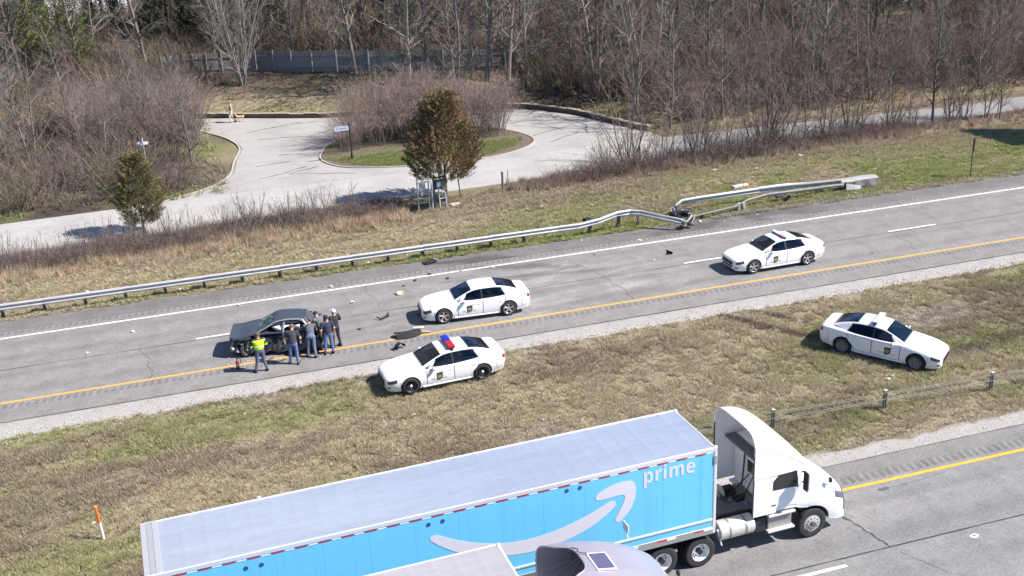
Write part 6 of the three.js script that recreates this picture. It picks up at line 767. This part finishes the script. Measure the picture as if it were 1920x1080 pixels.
  for (let k = 0; k < 6000 && n < 270; k++) { const x = lerp(-45, 120, R()), z = lerp(-165, -76, Math.pow(R(), 0.8)), d = beyondWall(x, z); const left = x < 2 && z > -101 && z < -76 && R() < 0.5; if (!(d > (x < 30 ? 9 : 3.5) || left)) continue; if (x > 5 && x < 29 && d > 0 && d < 12.5) continue; if (d > 62) continue; const y = height(x, z); if (!onView(x, y + 2, z)) continue; if (!free(x, z, d < 20 ? 2.2 : 2.5)) continue; n++;
    const reg = left ? ['bare leafless tree crowded in the thicket across the drive from the island', 'trees of the thicket'] : x < 30 ? ['bare leafless tree in the wood behind the board fence', 'wood behind the board fence'] : d < 18 ? ['bare leafless tree on the wooded bank above the frontage road', 'wooded bank above the frontage road'] : ['bare leafless tree deep in the wood beyond the bank', 'deep wood beyond the bank'];
    put(P[R() * 5 | 0], x, z, lerp(0.7, 1.1, R()) * (left ? 0.7 : 1), reg[0], reg[1]); }
  console.log('trees', n);
  // shrubs
  const pink = bushes.map(b => plant('dense_bush', b, twigBrown, twigPink, 'dense pinkish bare bush in the rounded clump on the island', 'bush', 'bushes of the island clump', ['stems', 'twigs'])), brown = bushes.map((b, i) => plant('dense_bush', b, twigDark, [twigPink, twigBrown, twigGrey][i], '', 'bush', '', ['stems', 'twigs'])), thin = sparse.map(b => plant('bare_shrub', b, twigDark, twigBrown, '', 'shrub', '', ['stems', 'twigs'])), tall = tallShrub.map(b => plant('tall_shrub', b, barkDark, twigPink, '', 'shrub', '', ['stems', 'twigs']));
  for (const [x, z, s] of [[13.2, -82.6, 0.95], [14.6, -84.2, 1.05], [16.2, -83.0, 1.0], [17.2, -84.9, 1.12], [18.6, -83.2, 1.02], [19.8, -84.6, 1.1], [21.2, -83.0, 1.05], [22.4, -81.6, 1.05], [23.4, -80.3, 0.95], [15.0, -81.8, 0.85], [17.6, -81.6, 0.95], [20.2, -81.6, 1.0], [22.0, -80.0, 0.92], [12.6, -81.0, 0.75], [24.0, -81.8, 0.85], [19.0, -80.4, 0.8]]) place(pink[R() * 3 | 0], x, z, s, R, undefined, undefined, 0.06);
  for (const [x, z, s] of [[0.6, -90.5, 1.0], [-1.2, -92.0, 1.05], [-3.0, -91.0, 1.1], [1.8, -94.5, 0.95], [-0.4, -95.5, 1.1], [-2.6, -95.5, 1.1], [-4.6, -94, 1.1], [-1.0, -88.6, 0.9], [-3.4, -88.0, 0.9], [-5.6, -90.2, 1.0], [0.2, -98.0, 1.1], [-6.4, -97.2, 1.1], [1.4, -88.6, 0.7]]) place(brown[R() * 3 | 0], x, z, s, R, 'dense brown bush massed across the drive from the island', 'bushes across the drive');
  for (let k = 0; k < 60; k++) { const x = lerp(-15, 1.2, R()), z = lerp(-88, -74.4, R()); if (x > -1.2 && z > -80) continue; place(thin[R() * 3 | 0], x, z, lerp(0.9, 1.5, R()), R, 'thin bare shrub in the reddish thicket beside the frontage road', 'shrubs of the thicket'); }
  for (let k = 0; k < 84; k++) { const x = lerp(-14, 12.6, Math.pow((k + R()) / 84, 0.95)), z = -63.2 - 0.08 * x + lerp(-1.5, 1.2, R()); place(thin[R() * 3 | 0], x, z, lerp(0.6, 1.15, R()) * (x > 9.5 ? 0.7 : 1), R, 'thin bare shrub in the hedgerow between verge and frontage road', 'hedgerow shrubs by the frontage road'); }
  for (let k = 0; k < 62; k++) { const x = lerp(23.6, 52, (k + R()) / 62), z = -66.6 - 0.045 * (x - 24) + lerp(-0.9, 1.5, R()); if (noise2(x * 0.45, 3.3, 9) < 0.34) continue; place(thin[R() * 3 | 0], x, z, lerp(0.8, 1.6, R()) * (x < 27 ? 0.7 : x > 43 ? 0.7 : 1), R, 'thin bare shrub in the brush strip opposite the collapsed guardrail', 'brush strip shrubs'); }
  for (const [x, z, s] of [[29.6, -68.4, 1.4], [33.4, -66.9, 1.0], [36.0, -67.3, 1.1], [41.5, -68.2, 1.2], [44.4, -67.8, 1.1], [47.0, -68.4, 1.05], [55.6, -68.4, 0.9], [57.2, -69.0, 0.85], [39.0, -67.6, 0.95], [31.6, -67.4, 0.9], [50.6, -68.6, 0.85], [27.6, -67.2, 0.75], [34.7, -68.2, 1.15], [40.2, -68.6, 1.25]]) place(tall[R() * 2 | 0], x, z, s, R, 'tall spreading reddish shrub rising above the brush strip', 'tall shrubs of the brush strip');
  for (let k = 0, m = 0; k < 2000 && m < 210; k++) { const x = lerp(31, 82, R()), z = lerp(-92, -74.5, R()), d = beyondWall(x, z); if (d < 0.8 || d > 14) continue; if (x < 37 && d < 5 && R() < 0.6) continue; if (x > 39 && d > 7 && R() < 0.5) continue; m++; place((R() < 0.4 ? tall : thin)[R() * 2 | 0], x, z, lerp(0.7, 1.2, R()), R, 'bare shrub growing on the wooded bank above the frontage road', 'shrubs of the wooded bank'); }
}
// ---- undergrowth, dense and uncountable
function scatter(name, geo, m, list, label, colour) { // list of [x,y,z,scale,rot,tilt]
  const I = new THREE.InstancedMesh(geo, m, list.length), M = new THREE.Matrix4(), Q = new THREE.Quaternion(), E = new THREE.Euler(), S = V(), p = V(), c = new THREE.Color(); list.forEach((t, i) => { E.set(t[5] ?? 0, t[4], t[6] ?? 0); Q.setFromEuler(E); M.compose(p.set(t[0], t[1], t[2]), Q, S.set(t[3], t[3] * (t[7] ?? 1), t[3])); I.setMatrixAt(i, M); if (colour) { const k = colour(t); I.setColorAt(i, c.setRGB(k[0], k[1], k[2])); } });
  I.name = name; I.castShadow = I.receiveShadow = true; I.userData = { kind: 'stuff', label, category: name.replace(/_/g, ' ').split(' ').slice(-1)[0] }; scene.add(I); return I;
}
{
  const R = rng(900), [a, b] = bareBush(61, { stems: 16, height: 1.6, base: 0.8, flare: 1.1, side: 6, twigs: 3, low: 0.1 }), g = merge([a, b]), list = [];
  for (let k = 0; k < 50000 && list.length < 6500; k++) { const x = lerp(-50, 125, R()), z = lerp(-170, -74, R()), d = beyondWall(x, z); const left = x < 0.5 && z > -101 && z < -75; if (!((x > 3 && x < 30 ? d > 14 : d > (x > 38 ? 1.2 : 3.5)) || left)) continue; if (fbm(x * 0.15, z * 0.15, 3, 71) < 0.4) continue; const y = height(x, z); if (!onView(x, y, z, 1.15, 1.25)) continue; list.push([x, y - 0.05, z, lerp(0.6, 2.0, R()), R() * 6.28, (R() - 0.5) * 0.3]); }
  scatter('wood_undergrowth', g, mat([1, 1, 1], 0.95), list, 'tangled bare undergrowth filling the wood', () => { const t = R(), s = 0.75 + 0.5 * R(); return t < 0.2 ? [0.15, 0.15, 0.08] : mix3([0.115, 0.095, 0.078], [0.205, 0.148, 0.118], t).map(v => v * s); });
  // distant trees that read as one mass
  const [ta, tb] = bareTree(71, { height: 12, r: 0.14, first: 0.08, limbs: 13, twigs: 5 }), far = []; const fg = merge([ta, tb]);
  for (let k = 0; k < 9000 && far.length < 420; k++) { const x = lerp(-80, 170, R()), z = lerp(-260, -128, R()); const y = height(x, z); if (beyondWall(x, z) < 38) continue; const p = V(x, y + 3, z).project(camera); if (Math.abs(p.x) > 1.3 || p.y > 2.2) continue; far.push([x, y - 0.1, z, lerp(0.8, 1.2, R()), R() * 6.28]); }
  scatter('distant_wood', fg, mat([1, 1, 1], 0.95), far, 'mass of bare trees far back in the wood', () => { const s = 0.8 + 0.4 * R(); return [0.2 * s, 0.172 * s, 0.16 * s]; });
  const strip = []; for (let k = 0; k < 520; k++) { const x = lerp(-14, 12.4, R()), z = -63.6 - 0.075 * x + lerp(-1.3, 0.9, R()); strip.push([x, height(x, z) - 0.03, z, lerp(0.28, 0.62, R()), R() * 6.28, (R() - 0.5) * 0.4]); } for (let k = 0; k < 300; k++) { const x = lerp(23, 52, R()), z = -66.6 - 0.045 * (x - 24) + lerp(-0.9, 1.0, R()); strip.push([x, height(x, z) - 0.03, z, lerp(0.3, 0.75, R()), R() * 6.28, (R() - 0.5) * 0.4]); }
  scatter('hedgerow_brush', g, mat([1, 1, 1], 0.95), strip, 'low tangled dead brush at the foot of the hedgerow', () => { const s = 0.7 + 0.5 * R(); return mix3([0.16, 0.13, 0.12], [0.27, 0.19, 0.165], R()).map(v => v * s); });
  console.log('under', list.length, far.length);
}
// ---- grass
{
  const R = rng(1200);
  const tuft = (seed, n, h, w, lean) => { const Q = rng(seed), a = []; for (let k = 0; k < n; k++) { const t = Q() * 6.28, r = Q() * 0.07, x = r * Math.cos(t), z = r * Math.sin(t), hh = h * lerp(0.5, 1.15, Q()), l = lean * lerp(0.3, 1.2, Q()), f = Q() * 6.28, sx = Math.cos(f) * w / 2, sz = Math.sin(f) * w / 2; a.push(x - sx, -0.01, z - sz, x + sx, -0.01, z + sz, x + l * hh * Math.cos(t), hh, z + l * hh * Math.sin(t)); } const g = new THREE.BufferGeometry(); g.setAttribute('position', new THREE.Float32BufferAttribute(a, 3)); g.computeVertexNormals(); return g; };
  const gm = mat([1, 1, 1], 1, 0, { transmission: 0.3, thickness: 0 }), tone = t => { const c = turf(t[0], t[2]), s = 0.85 + 0.7 * Math.pow(R(), 1.3), j = R() - 0.5; return [c[0] * s * (1 + 0.15 * j), c[1] * s, c[2] * s * (1 - 0.2 * j)]; };
  const field = (n, x0, x1, z0, z1, ok, s0, s1) => { const o = []; for (let k = 0; k < n; k++) { const x = lerp(x0, x1, R()), z = lerp(z0, z1, R()); const w = ok(x, z); if (!w || R() > w) continue; const y = height(x, z); if (!onView(x, y, z, 1.1, 1.1)) continue; o.push([x, y, z, lerp(s0, s1, R()) * (0.6 + 0.9 * fbm(x * 0.6, z * 0.6, 3, 3)), R() * 6.28, (R() - 0.5) * 0.5, (R() - 0.5) * 0.5]); } return o; };
  const clump = (x, z) => 0.14 + 0.95 * smooth(0.42, 0.58, fbm(x * 2.1, z * 2.1, 3, 17));
  scatter('median_grass', tuft(1, 11, 0.15, 0.022, 1.1), gm, field(190000, -14, 42, -42.0, -30.3, (x, z) => z < -41.3 ? 0.35 * clump(x, z) : z > -31 ? 0.4 * clump(x, z) : clump(x, z), 0.7, 1.25), 'short matted straw and green grass of the median', tone);
  scatter('verge_grass', tuft(2, 11, 0.16, 0.024, 1.0), gm, field(150000, -14, 64, -66, -54.75, (x, z) => z < -65.2 - 0.045 * x ? 0 : clump(x, z), 0.7, 1.3), 'short straw and green grass of the road verge', tone);
  scatter('tall_dry_grass', tuft(3, 14, 0.55, 0.022, 0.45), gm, field(34000, -14, 66, -69.2, -58.5, (x, z) => { const e = -61.6 - 0.06 * x; return x < 13 ? smooth(e + 1.6, e - 0.4, z) * (z > -65.6 - 0.05 * x ? 1 : 0) * 0.85 : x > 20 && z > -66.9 - 0.05 * (x - 20) ? (x > 52 ? 0.3 : 0.7) * smooth(-64.4 - 0.04 * (x - 24), -65.6 - 0.04 * (x - 24), z) : 0; }, 0.6, 1.2), 'tall dry grass along the hedgerow', t => { const s = 0.6 + 0.6 * R(), k = R(); return k < 0.12 ? [0.34 * s, 0.17 * s, 0.085 * s] : mix3([0.56, 0.44, 0.30], [0.30, 0.235, 0.195], smooth(-62.3, -64.5, t[2] + 0.06 * t[0] - 0.2)).map(v => v * s); });
  const lit = field(60000, -30, 100, -120, -72, (x, z) => { const d = beyondWall(x, z); if (d > 0.4 && d < 22) return 0.9; return x > 34 && d < 0 && z < -73.6 ? 0.9 : x < 3.2 && z > -99 && z < -73 && (x < 1 || Math.hypot(x - 2, (z + 85)) > 1) ? 0.9 : 0; }, 0.8, 1.6);
  scatter('bank_grass', tuft(4, 9, 0.2, 0.035, 1.4), gm, lit, 'rough dead grass and leaf litter on the bank', tone);
  const isl = []; for (let k = 0; k < 12000; k++) { const x = lerp(10.6, 25.6, R()), z = lerp(-86, -74.1, R()); const dx = (x - 17.9) / 7.6, dz = (z + 80.1) / 6.0; if (dx * dx + dz * dz > 0.98) continue; const lawn = smooth(-79.2, -77.6, z + 0.12 * (18 - x) * 0) ; if (R() > lawn * 0.95 + 0.05) continue; isl.push([x, 0.07, z, lerp(0.7, 1.2, R()), R() * 6.28, (R() - 0.5) * 0.4, 0]); }
  scatter('island_lawn', tuft(5, 12, 0.14, 0.028, 0.9), gm, isl, 'green lawn on the front of the island', () => { const s = 0.7 + 0.6 * R(); return mix3([0.17, 0.26, 0.05], [0.32, 0.31, 0.11], Math.pow(R(), 1.5)).map(v => v * s); });
  const stones = []; for (let k = 0; k < 9000; k++) { const far = R() < 0.6, x = lerp(-12, 42, R()), z = far ? -43.1 + Math.pow(R(), 0.8) * 1.7 : -29.6 - Math.pow(R(), 0.8) * 1.3, y = far ? (z < -42 ? -0.01 : height(x, z)) : Math.max(YN - 0.01, height(x, z)); if (!onView(x, y, z)) continue; stones.push([x, y, z, lerp(0.012, 0.04, R() ** 2), R() * 6, R() * 6, R() * 6, 0.7]); }
  scatter('gravel_stones', new THREE.IcosahedronGeometry(1, 0), mat([1, 1, 1], 1), stones, 'loose pale stones in the gravel margins', () => { const s = 0.26 + 0.26 * R(); return [s, s * 0.97, s * 0.93]; });
}
// ---- junipers and conifers
function evergreen(seed, { height: H, low, radius, clumps, blades, size, shape, palette }) {
  const R = rng(seed), pos = [], c = [];
  for (let k = 0; k < clumps; k++) { const t = R(), a = R() * 6.28, rm = radius * shape(t) * (0.82 + 0.36 * noise2(Math.cos(a) * 1.6 + 5, Math.sin(a) * 1.6 + t * 5, seed)), rr = rm * Math.sqrt(lerp(0.25, 1, R())), cx = rr * Math.cos(a), cz = rr * Math.sin(a), cy = lerp(low, H, t), tint = palette(R(), noise2(a * 1.2, t * 4, seed + 3)), s = size * lerp(0.7, 1.3, R());
    const ax = V(Math.cos(a) * 0.8 + (R() - 0.5) * 0.7, lerp(0.35, 1.1, R()), Math.sin(a) * 0.8 + (R() - 0.5) * 0.7).normalize();
    for (let j = 0; j < blades; j++) { const u = R(), d = ax.clone().add(V(R() - 0.5, R() - 0.5, R() - 0.5).multiplyScalar(1.5)).normalize(), l = s * lerp(0.5, 1.2, R()), w = V(R() - 0.5, R() - 0.5, R() - 0.5).cross(d).normalize().multiplyScalar(s * 0.1), p = V(cx, cy, cz).addScaledVector(ax, (u - 0.35) * s * 4.2).add(V(R() - 0.5, R() - 0.5, R() - 0.5).multiplyScalar(s * 1.1 * (1.15 - u))), m = p.clone().addScaledVector(d, l * 0.5), e = p.clone().addScaledVector(d, l), sh = 0.75 + 0.5 * R(); pos.push(p.x, p.y, p.z, m.x + w.x, m.y + w.y, m.z + w.z, m.x - w.x, m.y - w.y, m.z - w.z, e.x, e.y, e.z, m.x - w.x, m.y - w.y, m.z - w.z, m.x + w.x, m.y + w.y, m.z + w.z); for (let q = 0; q < 6; q++) c.push(tint[0] * sh, tint[1] * sh, tint[2] * sh); } }
  const g = new THREE.BufferGeometry(); g.setAttribute('position', new THREE.Float32BufferAttribute(pos, 3)); g.setAttribute('color', new THREE.Float32BufferAttribute(c, 3)); g.computeVertexNormals(); return g;
}
const needleMat = new THREE.MeshStandardMaterial({ vertexColors: true, roughness: 0.9, side: THREE.DoubleSide });
{
  const rusty = (r, n) => mix3(mix3([0.10, 0.092, 0.043], [0.175, 0.14, 0.062], r), [0.25, 0.158, 0.078], smooth(0.25, 0.7, n) * 0.85);
  const olive = (r, n) => mix3(mix3([0.082, 0.085, 0.033], [0.165, 0.145, 0.052], r), [0.25, 0.165, 0.07], smooth(0.42, 0.8, n) * 0.7);
  const j = thing('juniper_tree', 'broad rusty green juniper behind the silver pipe rack', 'tree', [15.75, 0, -65.0]);
  mesh('trunk', [bar([0, -0.1, 0], [0.05, 5.4, 0], 0.11, 8, 0.03), bar([0.95, -0.1, 0.1], [0.7, 2.6, 0], 0.05, 7, 0.03), bar([-0.75, -0.1, 0.1], [-0.7, 2.4, 0], 0.045, 7, 0.03)], barkDark, j);
  mesh('crown', evergreen(5, { height: 6.6, low: 1.6, radius: 2.4, clumps: 1150, blades: 56, size: 0.17, shape: t => (t < 0.2 ? lerp(0.7, 1, t / 0.2) : lerp(1, 0.2, Math.pow((t - 0.2) / 0.8, 1.7))), palette: rusty }), needleMat, j);
  const q = thing('juniper_tree', 'narrow olive green juniper at the far end of the hedgerow', 'tree', [-2.3, 0, -66.3]);
  mesh('trunk', bar([0, -0.1, 0], [0, 4.2, 0], 0.09, 8, 0.02), barkDark, q);
  mesh('crown', evergreen(6, { height: 4.75, low: 0.7, radius: 1.3, clumps: 640, blades: 46, size: 0.15, shape: t => (t < 0.35 ? lerp(0.6, 1, t / 0.35) : lerp(1, 0.12, Math.pow((t - 0.35) / 0.65, 1.3))), palette: olive }), needleMat, q);
  const bright = (r, n) => mix3([0.085, 0.115, 0.03], [0.205, 0.22, 0.065], clamp(r * 0.7 + n * 0.5)), dark = (r, n) => mix3([0.018, 0.032, 0.018], [0.05, 0.065, 0.03], r);
  const cone = t => (1 - t) * 0.95 + 0.06;
  const gB = evergreen(7, { height: 11, low: 0.6, radius: 2.3, clumps: 520, blades: 22, size: 0.34, shape: t => Math.pow(1 - t, 0.7) + 0.08, palette: bright }), gD = evergreen(8, { height: 13, low: 1.2, radius: 2.9, clumps: 560, blades: 22, size: 0.38, shape: cone, palette: dark });
  for (const [x, z, s, dk, l] of [[-8.4, -113.5, 1.0, 0, 'yellow green conifer rising above the thicket'], [-12.9, -117, 1.0, 0, 'smaller yellow green conifer behind the thicket'], [-16.5, -111, 0.9, 0, 'yellow green conifer at the outer end of the thicket'], [-4.9, -124, 0.85, 1, 'dark spruce beside the yellow green conifer and pale house'], [1.4, -121, 1.0, 1, 'dark spruce behind the shaded board fence'], [5.4, -118, 1.0, 1, 'dark spruce between board fence and fan shaped tree'], [10.6, -113.6, 0.8, 1, 'dark spruce just over the board fence'], [23, -111, 0.75, 1, 'dark spruce behind the sunlit end of the board fence']]) { const t = thing('conifer_tree', l, 'tree', [x, height(x, z) - 0.05, z]); mesh('trunk', bar([0, -0.2, 0], [0, 9, 0], 0.16, 8, 0.04), barkDark, t); mesh('crown', dk ? gD : gB, needleMat, t); t.scale.setScalar(s); }
}
{ // house seen in scraps beyond the trees
  const x = -7.8, z = -139, y = height(x, z), h = thing('house', 'white house with grey roof half hidden behind the conifers', 'house', [x, y, z], 0.3), wall = mat([0.72, 0.72, 0.73], 0.8);
  mesh('wall', box(9, 5.4, 7, 0, 2.7, 0), wall, h); const rs = new THREE.Shape([new THREE.Vector2(-4.1, 0), new THREE.Vector2(4.1, 0), new THREE.Vector2(0, 2.9)]); const roof = mesh('roof', new THREE.ExtrudeGeometry(rs, { depth: 9.8, bevelEnabled: false }).rotateY(PI / 2).translate(-4.9, 5.38, 0), mat([0.17, 0.15, 0.145], 0.9), h); mesh('chimney', box(0.8, 2.4, 0.8, 2, 7.6, -0.6), mat([0.3, 0.17, 0.13], 0.9), roof);
  for (const [wx, wy] of [[-2.8, 1.5], [0.2, 1.5], [2.9, 1.5], [-2.8, 4.1], [0.2, 4.1], [2.9, 4.1]]) { const w = mesh('window', box(1.1, 1.4, 0.06, wx, wy, 3.52), mat([0.03, 0.035, 0.04], 0.1), h); mesh('window_frame', [box(1.3, 0.1, 0.1, wx, wy + 0.74, 3.53), box(1.3, 0.1, 0.12, wx, wy - 0.74, 3.54), box(0.1, 1.4, 0.1, wx - 0.6, wy, 3.53), box(0.1, 1.4, 0.1, wx + 0.6, wy, 3.53)], wall, w); }
}
scene.updateMatrixWorld(true);
renderer.render(scene, camera);
